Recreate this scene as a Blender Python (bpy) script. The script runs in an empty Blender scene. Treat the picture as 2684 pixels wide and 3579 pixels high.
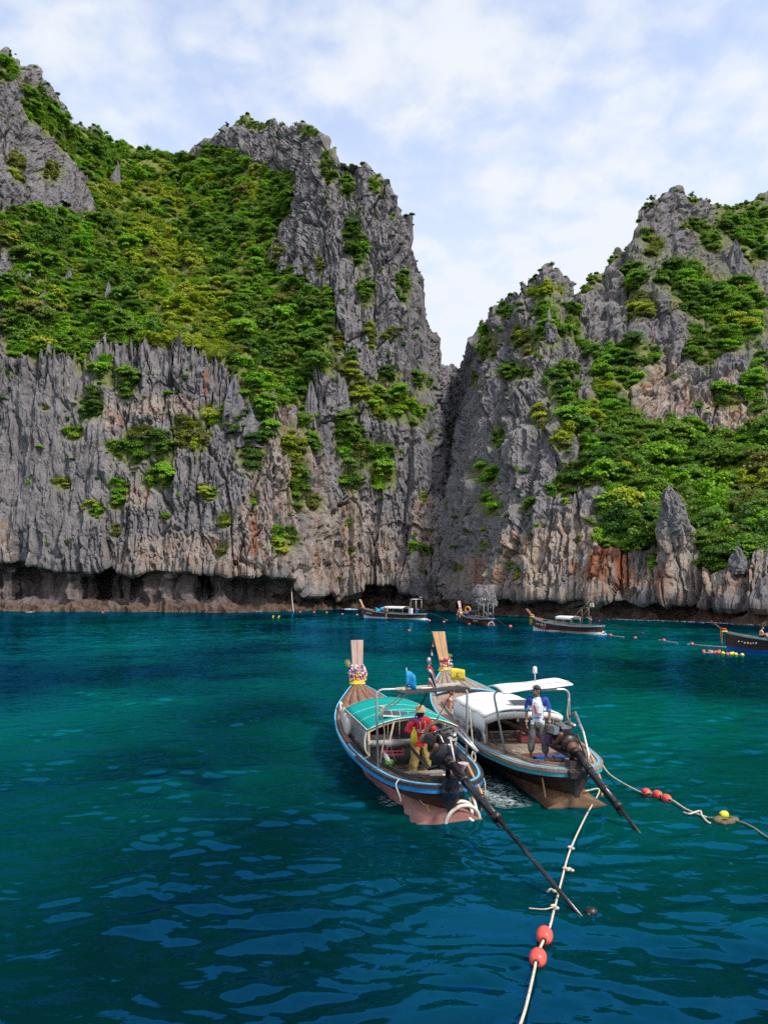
import bpy, bmesh, math, random
import numpy as np
from mathutils import Vector, Matrix, Quaternion
R = math.radians
scene = bpy.context.scene
col = scene.collection

# ------------------------------------------------------------------ camera, sky, sun, exposure
CAM_H = 5.05
TILT = math.atan(260.5 / 2650.0)
cam_data = bpy.data.cameras.new('camera')
cam = bpy.data.objects.new('camera', cam_data)
col.objects.link(cam)
cam.location = (0, 0, CAM_H)
cam.rotation_euler = (math.pi / 2 + TILT, 0, 0)
cam_data.sensor_fit = 'VERTICAL'
cam_data.sensor_height = 36.0
cam_data.lens = 36.0 * 2650.0 / 3579.0
cam_data.clip_start = 0.2
cam_data.clip_end = 4000
scene.camera = cam

SUN_EL, SUN_AZ = R(48), R(130)          # azimuth clockwise from the view direction: behind the camera, to the right
world = bpy.data.worlds.new('World')
scene.world = world
world.use_nodes = True
nt = world.node_tree
nt.nodes.clear()
def wn(t, **kw):
    n = nt.nodes.new(t)
    for k, v in kw.items(): setattr(n, k, v)
    return n
wout = wn('ShaderNodeOutputWorld'); wbg = wn('ShaderNodeBackground'); wbg.inputs['Strength'].default_value = 0.115
sky = wn('ShaderNodeTexSky', sky_type='NISHITA', sun_disc=False, sun_elevation=SUN_EL, sun_rotation=SUN_AZ)
sky.air_density = 1.0; sky.dust_density = 0.6; sky.ozone_density = 1.5
tc = wn('ShaderNodeTexCoord')
sep = wn('ShaderNodeSeparateXYZ'); nt.links.new(tc.outputs['Generated'], sep.inputs[0])
# thin altocumulus sheet: the view direction is projected onto a flat layer overhead
def wmath(op, a, b=None, c=None):
    n = wn('ShaderNodeMath', operation=op)
    for i, v in enumerate((a, b, c)):
        if v is None: continue
        if isinstance(v, (int, float)): n.inputs[i].default_value = v
        else: nt.links.new(v, n.inputs[i])
    return n.outputs[0]
zz = wmath('ADD', wmath('MAXIMUM', sep.outputs[2], 0.0), 0.22)
cu = wmath('DIVIDE', sep.outputs[0], zz); cv = wmath('DIVIDE', sep.outputs[1], zz)
comb = wn('ShaderNodeCombineXYZ'); nt.links.new(cu, comb.inputs[0]); nt.links.new(cv, comb.inputs[1])
def wnoise(scale, detail, rough, dist=0.0, off=0.0):
    n = wn('ShaderNodeTexNoise'); n.inputs['Scale'].default_value = scale; n.inputs['Detail'].default_value = detail
    n.inputs['Roughness'].default_value = rough; n.inputs['Distortion'].default_value = dist
    m = wn('ShaderNodeVectorMath', operation='ADD'); m.inputs[1].default_value = (off, off * 1.7, off * .3)
    nt.links.new(comb.outputs[0], m.inputs[0]); nt.links.new(m.outputs[0], n.inputs['Vector'])
    return n.outputs['Fac']
n1 = wnoise(4.2, 6, 0.55, 0.25, 5.2)
n2 = wnoise(13.0, 4, 0.5, 0.2, 1.0)
cl = wmath('ADD', wmath('MULTIPLY', n1, 0.62), wmath('MULTIPLY', n2, 0.38))
ramp = wn('ShaderNodeMapRange'); ramp.interpolation_type = 'SMOOTHSTEP'
ramp.inputs['From Min'].default_value = 0.36; ramp.inputs['From Max'].default_value = 0.64
ramp.inputs['To Min'].default_value = 0.24; ramp.inputs['To Max'].default_value = 0.97
nt.links.new(cl, ramp.inputs['Value'])
# thicker veil low in the sky
low = wn('ShaderNodeMapRange'); low.inputs['From Min'].default_value = 0.62; low.inputs['From Max'].default_value = 0.12
low.inputs['To Min'].default_value = 0.0; low.inputs['To Max'].default_value = 0.75; nt.links.new(sep.outputs[2], low.inputs['Value'])
cf = wmath('MINIMUM', wmath('ADD', ramp.outputs[0], low.outputs[0]), 1.0)
mixc = wn('ShaderNodeMix', data_type='RGBA')
nt.links.new(cf, mixc.inputs['Factor'])
tint = wn('ShaderNodeMix', data_type='RGBA', blend_type='MULTIPLY'); tint.inputs['Factor'].default_value = 1.0
nt.links.new(sky.outputs[0], tint.inputs['A']); tint.inputs['B'].default_value = (3.5, 3.1, 2.95, 1)
nt.links.new(tint.outputs['Result'], mixc.inputs['A'])
mixc.inputs['B'].default_value = (7.6, 8.0, 8.6, 1)
nt.links.new(mixc.outputs['Result'], wbg.inputs['Color'])
nt.links.new(wbg.outputs[0], wout.inputs['Surface'])

sun_d = bpy.data.lights.new('sun', 'SUN'); sun = bpy.data.objects.new('sun', sun_d); col.objects.link(sun)
sun_d.energy = 4.2; sun_d.angle = R(9.0); sun_d.color = (1.0, 0.95, 0.87)
SUN_DIR = Vector((math.sin(SUN_AZ) * math.cos(SUN_EL), math.cos(SUN_AZ) * math.cos(SUN_EL), math.sin(SUN_EL)))
sun.rotation_euler = SUN_DIR.to_track_quat('Z', 'Y').to_euler()
sun.location = (60, -60, 90)

scene.render.engine = 'CYCLES'
scene.view_settings.view_transform = 'Standard'
scene.view_settings.look = 'None'
scene.view_settings.exposure = 0.0
scene.view_settings.gamma = 1.0
scene.view_settings.use_curve_mapping = False
scene.cycles.max_bounces = 6
scene.cycles.diffuse_bounces = 3
scene.cycles.transparent_max_bounces = 8
scene.cycles.caustics_reflective = False
scene.cycles.caustics_refractive = False
scene.cycles.use_denoising = False

# ------------------------------------------------------------------ surveying: photograph measurements to places in the world
_F = 2650.0; _c, _s = math.cos(TILT), math.sin(TILT)
def at_dist(x, y, D):
    "world point seen at measurement (x, y), D metres ahead"
    x = np.asarray(x, float); y = np.asarray(y, float); D = np.asarray(D, float)
    r = (x - 1342.0) / _F; u = (1789.5 - y) / _F
    k = D / (_c - u * _s)
    return np.stack([r * k, D + 0 * r, CAM_H + (_s + u * _c) * k], -1)
def at_height(x, y, z):
    r = (x - 1342.0) / _F; u = (1789.5 - y) / _F
    k = (z - CAM_H) / (_s + u * _c)
    return Vector((r * k, (_c - u * _s) * k, z))
def project(P):
    X, Y, Z = P[..., 0], P[..., 1], P[..., 2]
    d = _c * Y + _s * (Z - CAM_H); u = -_s * Y + _c * (Z - CAM_H)
    return 1342.0 + _F * X / d, 1789.5 - _F * u / d

# ------------------------------------------------------------------ helpers
def tag(o, label=None, cat=None, group=None, kind=None):
    if label: o['label'] = label
    if cat: o['category'] = cat
    if group: o['group'] = group
    if kind: o['kind'] = kind
    return o
def empty(name, loc=(0, 0, 0), rz=0.0):
    o = bpy.data.objects.new(name, None); col.objects.link(o)
    o.location = loc; o.rotation_euler = (0, 0, rz); o.empty_display_size = 0.2
    return o
def new_mesh_obj(name, me, parent=None):
    o = bpy.data.objects.new(name, me); col.objects.link(o)
    if parent is not None: o.parent = parent
    return o
def copy_tree(o, parent=None):
    c = o.copy(); col.objects.link(c)
    if parent is not None: c.parent = parent
    for ch in [k for k in bpy.data.objects if k.parent == o]: copy_tree(ch, c)
    return c
def grid_mesh(name, P, smooth=True):
    "P: (nv, nu, 3) -> mesh"
    nv, nu = P.shape[:2]
    me = bpy.data.meshes.new(name)
    idx = np.arange(nv * nu).reshape(nv, nu)
    q = np.stack([idx[:-1, :-1], idx[:-1, 1:], idx[1:, 1:], idx[1:, :-1]], -1).reshape(-1, 4)
    me.vertices.add(nv * nu); me.vertices.foreach_set('co', P.reshape(-1).astype(np.float32))
    me.loops.add(q.size); me.loops.foreach_set('vertex_index', q.reshape(-1).astype(np.int32))
    me.polygons.add(len(q)); me.polygons.foreach_set('loop_start', np.arange(0, q.size, 4, dtype=np.int32))
    me.polygons.foreach_set('loop_total', np.full(len(q), 4, np.int32))
    me.polygons.foreach_set('use_smooth', np.full(len(q), smooth))
    me.update(); me.validate()
    return me
def quads_mesh(name, V, Fq, smooth=False):
    me = bpy.data.meshes.new(name)
    V = np.asarray(V, np.float32); Fq = np.asarray(Fq, np.int32); k = Fq.shape[1]
    me.vertices.add(len(V)); me.vertices.foreach_set('co', V.reshape(-1))
    me.loops.add(Fq.size); me.loops.foreach_set('vertex_index', Fq.reshape(-1))
    me.polygons.add(len(Fq)); me.polygons.foreach_set('loop_start', np.arange(0, Fq.size, k, dtype=np.int32))
    me.polygons.foreach_set('loop_total', np.full(len(Fq), k, np.int32))
    me.polygons.foreach_set('use_smooth', np.full(len(Fq), smooth))
    me.update()
    return me
def fattr(me, name, arr):
    a = me.attributes.new(name, 'FLOAT', 'POINT'); a.data.foreach_set('value', np.asarray(arr, np.float32).reshape(-1))

# numpy noise
_rng = np.random.RandomState(7)
_perm = np.tile(_rng.permutation(256), 3)
_grad = _rng.normal(size=(256, 3)); _grad /= np.linalg.norm(_grad, axis=1)[:, None]
def perlin(p):
    p = np.asarray(p, float); sh = p.shape[:-1]; p = p.reshape(-1, 3)
    i = np.floor(p).astype(int); f = p - i; i &= 255
    w = f * f * f * (f * (f * 6 - 15) + 10)
    out = 0
    for dx in (0, 1):
        for dy in (0, 1):
            for dz in (0, 1):
                h = _perm[_perm[_perm[i[:, 0] + dx] + i[:, 1] + dy] + i[:, 2] + dz]
                g = _grad[h]
                d = g[:, 0] * (f[:, 0] - dx) + g[:, 1] * (f[:, 1] - dy) + g[:, 2] * (f[:, 2] - dz)
                wt = (w[:, 0] if dx else 1 - w[:, 0]) * (w[:, 1] if dy else 1 - w[:, 1]) * (w[:, 2] if dz else 1 - w[:, 2])
                out = out + d * wt
    return (out * 1.5).reshape(sh)
def fbm(p, octaves=4, gain=0.5, lac=2.03):
    a, t, o = 1.0, 0.0, 0
    for k in range(octaves):
        o = o + a * perlin(p * lac ** k + 17.3 * k); t += a; a *= gain
    return o / t
def worley2(u, v, seed=0):
    "returns F1, F2, cell random, offset from the cell centre (u, v), second random"
    sh = np.shape(u); u = np.ravel(u); v = np.ravel(v)
    iu = np.floor(u).astype(int); iv = np.floor(v).astype(int)
    f1 = np.full(u.shape, 9.0); f2 = np.full(u.shape, 9.0); rid = np.zeros(u.shape); ou = np.zeros(u.shape); ov = np.zeros(u.shape); r2 = np.zeros(u.shape)
    for dx in (-1, 0, 1):
        for dy in (-1, 0, 1):
            a, b = iu + dx, iv + dy
            h = _perm[_perm[(a + seed * 31) & 255] + (b & 255)]; h2 = _perm[h + 91]; h3 = _perm[h + 45]
            cu_ = u - (a + 0.1 + 0.8 * h / 255.0); cv_ = v - (b + 0.1 + 0.8 * h2 / 255.0)
            d = np.hypot(cu_, cv_)
            m = d < f1
            f2 = np.where(m, f1, np.minimum(f2, d)); rid = np.where(m, h3 / 255.0, rid); f1 = np.where(m, d, f1)
            ou = np.where(m, cu_, ou); ov = np.where(m, cv_, ov); r2 = np.where(m, h2 / 255.0, r2)
    return [a.reshape(sh) for a in (f1, f2, rid, ou, ov, r2)]
def blur(a, sig, axis):
    if sig <= 0.2: return a
    r = int(sig * 3) + 1; k = np.exp(-0.5 * (np.arange(-r, r + 1) / sig) ** 2); k /= k.sum()
    pad = [(0, 0)] * a.ndim; pad[axis] = (r, r)
    b = np.pad(a, pad, mode='edge')
    out = 0
    for j, w in enumerate(k):
        sl = [slice(None)] * a.ndim; sl[axis] = slice(j, j + a.shape[axis]); out = out + w * b[tuple(sl)]
    return out
def sstep(a, lo, hi):
    t = np.clip((a - lo) / (hi - lo), 0, 1); return t * t * (3 - 2 * t)
def in_poly(x, y, poly):
    c = np.zeros(np.shape(x), bool); n = len(poly)
    for i in range(n):
        x0, y0 = poly[i]; x1, y1 = poly[(i + 1) % n]
        if y0 == y1: continue
        c ^= ((y0 > y) != (y1 > y)) & (x < (x1 - x0) * (y - y0) / (y1 - y0) + x0)
    return c

# ------------------------------------------------------------------ materials
class NT:
    def __init__(s, name):
        s.m = bpy.data.materials.new(name); s.m.use_nodes = True; s.t = s.m.node_tree; s.t.nodes.clear()
        s.out = s.t.nodes.new('ShaderNodeOutputMaterial')
    def n(s, typ, ins=None, **kw):
        n = s.t.nodes.new(typ)
        for k, v in kw.items(): setattr(n, k, v)
        for k, v in (ins or {}).items(): s.set(n.inputs[k], v)
        return n
    def set(s, sock, v):
        if isinstance(v, bpy.types.NodeSocket): s.t.links.new(v, sock)
        elif isinstance(v, bpy.types.Node): s.t.links.new(v.outputs[0], sock)
        else:
            if sock.type == 'RGBA' and len(v) == 3: v = (*v, 1)
            sock.default_value = v
    def math(s, op, a, b=0.0, c=0.0, clamp=False):
        n = s.n('ShaderNodeMath', operation=op, use_clamp=clamp)
        for i, v in enumerate((a, b, c)): s.set(n.inputs[i], v)
        return n.outputs[0]
    def mix(s, f, a, b, blend='MIX'):
        n = s.n('ShaderNodeMix', data_type='RGBA', blend_type=blend)
        s.set(n.inputs['Factor'], f); s.set(n.inputs['A'], a); s.set(n.inputs['B'], b)
        return n.outputs['Result']
    def noise(s, vec, scale, detail=4, rough=0.55, dist=0.0):
        n = s.n('ShaderNodeTexNoise', {'Scale': scale, 'Detail': detail, 'Roughness': rough, 'Distortion': dist})
        if vec is not None: s.set(n.inputs['Vector'], vec)
        return n.outputs['Fac']
    def mapr(s, v, a, b, c=0.0, d=1.0):
        return s.n('ShaderNodeMapRange', {'Value': v, 'From Min': a, 'From Max': b, 'To Min': c, 'To Max': d}).outputs[0]
    def scalev(s, vec, sc):
        n = s.n('ShaderNodeMapping'); n.inputs['Scale'].default_value = sc; s.set(n.inputs['Vector'], vec); return n.outputs[0]
    def attr(s, name): return s.n('ShaderNodeAttribute', attribute_name=name).outputs['Fac']
    def bump(s, h, strength=0.5, dist=0.1, normal=None):
        n = s.n('ShaderNodeBump', {'Height': h, 'Strength': strength, 'Distance': dist})
        if normal is not None: s.set(n.inputs['Normal'], normal)
        return n.outputs[0]
    def bsdf(s, base, rough=0.6, metal=0.0, normal=None, **kw):
        n = s.n('ShaderNodeBsdfPrincipled', {'Base Color': base, 'Roughness': rough, 'Metallic': metal})
        for k, v in kw.items(): s.set(n.inputs[k.replace('_', ' ')], v)
        if normal is not None: s.set(n.inputs['Normal'], normal)
        s.t.links.new(n.outputs[0], s.out.inputs[0]); return n
# ------------------------------------------------------------------ the cliffs
def make_rock_material():
    k = NT('limestone')
    pos = k.n('ShaderNodeNewGeometry').outputs['Position']
    streak = k.noise(k.scalev(pos, (0.9, 0.9, 0.07)), 1.0, 6, 0.6, 0.4)
    big = k.noise(k.scalev(pos, (0.06, 0.06, 0.03)), 1.0, 4, 0.5)
    mott = k.noise(pos, 1.3, 6, 0.62)
    fine = k.noise(k.scalev(pos, (2.6, 2.6, 0.34)), 1.0, 6, 0.66, 0.5)
    c = k.mix(k.mapr(streak, 0.34, 0.66), (0.098, 0.093, 0.104), (0.255, 0.243, 0.26))
    c = k.mix(k.mapr(fine, 0.36, 0.5, 0.6, 0.0), c, (0.085, 0.079, 0.088))
    c = k.mix(k.mapr(fine, 0.58, 0.72, 0.0, 0.6), c, (0.42, 0.40, 0.40))
    c = k.mix(k.mapr(mott, 0.35, 0.7), c, k.mix(0.7, c, (0.22, 0.205, 0.205)))
    c = k.mix(k.mapr(big, 0.52, 0.7, 0, 0.5), c, (0.30, 0.28, 0.27))
    black = k.noise(k.scalev(pos, (0.5, 0.5, 0.035)), 1.0, 5, 0.65, 0.3)
    c = k.mix(k.mapr(black, 0.60, 0.74, 0, 0.75), c, (0.062, 0.060, 0.066))
    # tan and rusty stains near the water and in the scars
    t1 = k.noise(k.scalev(pos, (0.45, 0.45, 0.13)), 1.0, 6, 0.62, 0.5)
    tan = k.math('MULTIPLY', k.attr('tan'), k.mapr(t1, 0.33, 0.52))
    t2 = k.noise(k.scalev(pos, (0.25, 0.25, 0.2)), 1.7, 4, 0.6, 0.5)
    tcol = k.mix(k.mapr(t2, 0.45, 0.62), (0.47, 0.385, 0.31), (0.37, 0.20, 0.11))
    c = k.mix(k.math('MULTIPLY', tan, 0.85), c, tcol)
    rust = k.math('MULTIPLY', k.attr('rust'), k.mapr(t1, 0.36, 0.55))
    c = k.mix(rust, c, (0.27, 0.10, 0.05))
    # tidal band: wet brown algae-covered rock
    wet = k.math('MULTIPLY', k.attr('wet'), k.mapr(mott, 0.2, 0.5, 0.75, 1.0))
    wc = k.mix(k.mapr(streak, 0.4, 0.6), (0.075, 0.048, 0.036), (0.17, 0.11, 0.08))
    c = k.mix(wet, c, wc)
    # thin soil and grass on the gentle ground
    g1 = k.noise(pos, 0.5, 5, 0.6)
    gc = k.mix(k.mapr(g1, 0.4, 0.6), (0.10, 0.135, 0.02), (0.21, 0.235, 0.038))
    veg = k.math('MULTIPLY', k.attr('veg'), k.mapr(mott, 0.32, 0.45))
    c = k.mix(veg, c, gc)
    f1 = k.noise(k.scalev(pos, (2.2, 2.2, 0.42)), 1.0, 8, 0.68, 0.2)
    f2 = k.noise(k.scalev(pos, (1, 1, 0.6)), 4.5, 5, 0.6)
    n = k.bump(f1, 1.0, 0.55)
    n = k.bump(f2, 0.9, 0.16, n)
    k.bsdf(c, 0.9, normal=n, Specular_IOR_Level=0.25)
    return k.m
M_ROCK = make_rock_material()

RINGS = []     # massif grids kept for planting: (P, N, px, py)
def poly_interp(pts, x):
    a = np.array(pts, float); return np.interp(x, a[:, 0], a[:, 1])
def massif(name, cols, sil, lip, base, caves, nu, nv, veg_fn, tan_fn, seed, label, amp_fn, back=True, kink=None):
    cols = [np.array(c, float) for c in cols]
    # each column: (x, y, D) from the lip to the ridge, resampled on a fixed fraction of its height
    fr = np.linspace(0, 1, 60)
    CX, CD, CY0, CY1 = [], [], [], []
    for c in cols:
        f = (c[0, 1] - c[:, 1]) / (c[0, 1] - c[-1, 1])
        CX.append(np.interp(fr, f, c[:, 0])); CD.append(np.interp(fr, f, c[:, 2])); CY0.append(c[0, 1]); CY1.append(c[-1, 1])
    CX, CD = np.array(CX), np.array(CD)
    w = np.hypot(np.diff(CX[:, 10]) * CD[1:, 10] / _F, np.diff(CD[:, 10]) * 0.5)
    arc = np.concatenate([[0], np.cumsum(w)]); uu = np.linspace(0, arc[-1], nu)
    vv = np.linspace(0, 1, nv)
    def rs(A):
        B = np.stack([np.interp(uu, arc, A[:, j]) for j in range(A.shape[1])], 0)     # (60, nu)
        return np.stack([np.interp(vv, fr, B[:, i]) for i in range(nu)], 1)           # (nv, nu)
    X = rs(CX); D = rs(CD)
    su = nu / arc[-1]
    D = blur(blur(D, 2.2 * su, 1), nv * 0.022, 0)
    ylip = poly_interp(lip, X[0]) if lip is not None else np.interp(uu, arc, CY0)
    yr = np.interp(uu, arc, CY1)
    if sil is not None:
        ys = poly_interp(sil, X[-1]); m = (X[-1] >= sil[0][0]) & (X[-1] <= sil[-1][0]); yr = np.where(m, ys, yr)
    Y = ylip[None] + (yr - ylip)[None] * vv[:, None]
    wall = at_dist(X, Y, D)
    # even out the spacing of rows along each column
    seg = np.linalg.norm(np.diff(wall, axis=0), axis=2); cum = np.concatenate([np.zeros((1, nu)), np.cumsum(seg, 0)], 0)
    mean = cum.mean(1) / cum[-1].mean()
    tt = np.interp(np.linspace(0, 1, nv), mean, np.linspace(0, nv - 1, nv)); i0 = np.clip(tt.astype(int), 0, nv - 2); ff = (tt - i0)[:, None]
    g = lambda A: A[i0] * (1 - ff.reshape(-1, *[1] * (A.ndim - 1))) + A[i0 + 1] * ff.reshape(-1, *[1] * (A.ndim - 1))
    wall = g(wall)
    lipP = wall[0]
    # the tidal notch below the lip
    Dw = poly_interp(base, X[0]) if base is not None else D[0]
    cave = np.zeros(nu)
    for cx, cw, cd in caves: cave = np.maximum(cave, cd * np.exp(-(np.abs(X[0] - cx + 14 * np.sin(X[0] * .11)) / cw) ** 2.4))
    ux = X[0]; rows = []
    dirx = (ux - 1342.0) / _F
    lz = np.maximum(lipP[:, 2], 1.2); lD = lipP[:, 1]
    nz = 1.5 * fbm(np.stack([ux * .02, ux * 0 + seed, ux * 0], -1), 3)
    prof = [(-4.0, 'w', -1.0, 0.0), (-0.6, 'w', -0.6, 0.0), (0.5, 'w', 0.2, 0.0), (1.3, 'w', 0.9, .1), (1.9, 'w', 1.8, .5), (2.4, 'm', 0, 1.0), (-1, 'f', 0.75, 1.0), (-1, 'f', 0.96, .8), (-1, 'l', 1.0, .15)]
    keyP = []
    notch = np.clip((lz - 1.2) * 0.5 * (0.62 + 2.0 * fbm(np.stack([ux * .013, ux * 0 + seed + 3, ux * 0], -1), 3)), 0.15, 3.2)
    for z, kind, a, cv in prof:
        if kind == 'w': zz_ = np.full(nu, z); dd = Dw + a * 1.0 + nz * .5
        elif kind == 'm': zz_ = np.minimum(np.full(nu, z), lz * .6); dd = np.maximum(Dw + 1.2, lD - 1.0) + notch * .6 + nz
        elif kind == 'f': zz_ = lz * a; dd = lD + notch * (1.0 if a < .9 else 0.75) + nz * .6
        else: zz_ = lz * 0.97; dd = lD + 0.5
        dd = dd + cave * cv
        keyP.append(np.stack([dirx * dd, dd, zz_], -1))
    keyP.append(lipP)
    nb = 7
    for a, b in zip(keyP[:-1], keyP[1:]):
        for t in np.linspace(0, 1, nb, endpoint=False): rows.append(a + (b - a) * t)
    nbase = len(rows)
    P = np.concatenate([np.array(rows), wall], 0)
    if back:
        top = wall[-1]; bk = []
        for t in np.linspace(0, 1, 14)[1:]:
            q = top.copy(); q[:, 1] += 30 * t; q[:, 0] *= q[:, 1] / top[:, 1]; q[:, 2] -= 3 * t + 35 * t * t; bk.append(q)
        P = np.concatenate([P, np.array(bk)], 0)
    # smooth normals of the carrier surface
    Ps = blur(blur(P, 2.5, 0), 2.5, 1)
    du = np.gradient(Ps, axis=1); dv = np.gradient(Ps, axis=0)
    N = np.cross(du, dv); N /= np.linalg.norm(N, axis=2)[..., None] + 1e-9
    px, py = project(P)
    wallm = np.zeros(P.shape[0]); wallm[nbase:] = 1
    isw = np.repeat(wallm[:, None], nu, 1)
    veg = veg_fn(px, py) * isw; veg = blur(blur(veg, 1.5, 0), 1.5, 1)
    amp, flute, block = amp_fn(px, py)
    # --- relief
    Q = P.copy(); q = Q + 0.7 * np.stack([perlin(Q * .21 + 5), perlin(Q * .21 + 35), perlin(Q * .17 + 65)], -1)
    S = lambda a, b: q / np.array([a, a, b])
    d = 2.0 * (1 - 2.2 * np.abs(perlin(S(12, 60) + seed)))
    d += 1.15 * flute * (0.6 - 2.0 * np.abs(perlin(S(4.6, 34) + seed + 9)))
    d += 0.8 * flute * (0.55 - 2.0 * np.abs(perlin(S(1.7, 14) + seed + 19)))
    d += 0.34 * flute * (0.5 - 2.0 * np.abs(perlin(S(0.8, 6.5) + seed + 29)))
    d += 0.16 * (0.5 - 2.0 * np.abs(perlin(S(0.42, 2.2) + seed + 39)))
    sdir = np.repeat((uu * 1.0)[None], P.shape[0], 0)
    su_ = sdir + 0.8 * perlin(S(7, 16) + 71) + .3 * perlin(S(1.6, 5) + 7); sz_ = P[..., 2] + 1.5 * perlin(S(4, 6) + 81) + .5 * perlin(S(1.3, 2) + 8)
    for a, b, h, tl, ck, sd in ((6.5, 24.0, 1.4, 1.5, 1.3, 1), (2.4, 13.0, 0.75, 0.9, 0.9, 2), (1.0, 5.2, 0.42, 0.6, 0.4, 3), (0.6, 1.6, 0.22, 0.35, 0.0, 4)):
        f1, f2, rid, ou, ov, r2 = worley2(su_ / a + seed, sz_ / b, sd)
        crack = (1 - sstep(f2 - f1, 0.0, 0.09)) * (perlin(S(9, 14) + sd * 5) > -.12)
        d += block * (h * (rid - .5) + tl * ou * (r2 - .5) * 2 - tl * .75 * ov * np.abs(rid - .3) - ck * crack)
    f1, f2, rid, ou, ov, r2 = worley2(su_ / 1.5 + 9.1, sz_ / 2.3, 6)          # solution pits
    d -= block * 0.9 * (rid > .8) * (1 - sstep(f1, 0.12, 0.34))
    d *= amp * (1 - 0.72 * veg)
    # pitted, knobbly rock in the tidal notch
    dn = 1.5 * (.5 - 2 * np.abs(perlin(q / np.array([6.5, 6.5, 5.0]) + 31))) + 0.9 * fbm(q / np.array([3, 3, 2.0]), 3) + 0.5 * (0.5 - 2 * np.abs(perlin(q / np.array([1.6, 1.6, 2.2]) + 3)))
    fade = np.ones(P.shape[0]); fade[nbase - 10:nbase + 6] = 1
    d = np.where(isw > 0, d, dn)
    dm = blur(d, 1.0, 0); d = np.where((np.abs(np.arange(P.shape[0]) - nbase) < 6)[:, None], dm, d)
    P2 = P + N * d[..., None]
    if kink is not None:
        # the wall breaks off in a row of blades where the slope begins
        ky = poly_interp(kink, px); mpp = P[..., 1] / _F; up_ = (ky - py) * mpp      # metres above the break
        sp = 2.6 * np.maximum(0, .55 - 2.2 * np.abs(perlin(np.stack([uu / 2.6, uu * 0 + 3.3, uu * 0], -1)))) + 3.4 * np.maximum(0, .42 - 2.4 * np.abs(perlin(np.stack([uu / 1.3, uu * 0 + 9.1, uu * 0], -1)))) + 2.2 * perlin(np.stack([uu / 7.0, uu * 0 + 5.5, uu * 0], -1))
        w_ = sstep(up_, -6.0, .2) * (1 - sstep(up_, .2, 1.6)) * ((px > -100) & (px < kink[-1][0]) & (isw > 0)) * (1 - sstep(px, kink[-1][0] - 120, kink[-1][0]))
        P2[..., 2] += np.maximum(sp, -.5)[None] * w_ * 1.5
    # broken crest
    cr = nbase + nv - 1
    jag = 1.1 * np.abs(perlin(np.stack([uu / 2.1, uu * 0 + seed, uu * 0], -1))) + 2.0 * np.maximum(0, perlin(np.stack([uu / 1.1, uu * 0 + seed + 4, uu * 0], -1)) - .12) + 1.6 * np.maximum(0, perlin(np.stack([uu / 3.7, uu * 0 + seed + 8, uu * 0], -1)))
    wv = np.exp(-((np.arange(P.shape[0]) - cr) / 7.0) ** 2)
    P2[..., 2] += wv[:, None] * (jag - .9)[None] * 1.3
    me = grid_mesh(name, P2.astype(np.float32), False)
    me.materials.append(M_ROCK)
    fattr(me, 'veg', veg)
    tan, rust = tan_fn(px, py)
    fattr(me, 'tan', tan); fattr(me, 'rust', rust)
    wet = 1 - sstep(P2[..., 2] - 0.9 * perlin(P2 / 6.0), 1.2, 3.2)
    wet = np.maximum(wet, (1 - isw) * 0.55)
    fattr(me, 'wet', wet)
    o = new_mesh_obj(name, me)
    tag(o, label, None, None, 'structure')
    N2 = np.cross(np.gradient(P2, axis=1), np.gradient(P2, axis=0)); N2 /= np.linalg.norm(N2, axis=2)[..., None] + 1e-9
    RINGS.append(dict(P=P2, N=N, px=px, py=py, nbase=nbase, nv=nv))
    return o

SIL_A = [(-300,120),(0,183),(27,199),(54,220),(98,253),(141,272),(146,307),(152,296),(163,288),(184,318),(222,367),(228,416),(271,436),(342,452),(374,497),(434,496),(467,519),(543,527),(597,533),(629,550),(651,528),(673,512),(711,490),(743,500),(792,468),(819,454),(831,422),(856,410),(928,429),(945,420),(954,417),(974,439),(1020,449),(1061,431),(1107,449),(1136,483),(1143,524),(1169,545),(1225,560),(1276,582),(1307,621),(1338,642),(1379,683),(1394,744),(1415,762),(1422,801),(1425,862),(1451,924),(1466,990),(1481,1093),(1517,1154),(1527,1175),(1530,1231),(1533,1313)]
LIP_A = [(-300,1960),(0,1969),(103,1958),(200,1996),(325,1996),(374,1972),(461,2007),(542,1994),(705,1999),(814,2007),(908,2005),(1022,2022),(1050,2080),(1120,2084),(1147,2030),(1174,2103),(1190,2080),(1250,2065),(1261,2032),(1397,2043),(1467,2081),(1505,2098),(1560,2075),(1700,2090)]
BASE_A = [(-750,171),(-300,161),(0,157),(450,153.5),(800,148.5),(1050,157),(1170,171),(1300,175),(1420,171),(1530,164),(1700,160)]
def ell(px, py, pts, soft=0.35):
    o = np.zeros(px.shape)
    for e in pts:
        cx, cy, rx, ry = e[:4]
        r = np.hypot((px - cx) / rx, (py - cy) / ry); o = np.maximum(o, 1 - sstep(r, 1 - soft, 1 + soft))
    return o
SLOPE_A = [(70,300),(150,330),(235,440),(430,500),(640,550),(800,520),(900,600),(1020,640),(1040,760),(960,800),(1000,900),(1070,1000),(1170,1050),(1170,1130),(1140,1220),(1170,1300),(1100,1330),(1050,1420),(960,1450),(880,1330),(800,1320),(700,1290),(620,1210),(500,1240),(380,1210),(280,1270),(180,1250),(60,1260),(20,1200),(0,1000),(60,950),(30,850),(-200,800),(-200,740),(200,740),(330,760),(300,640),(230,560),(130,430),(80,330)]
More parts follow.
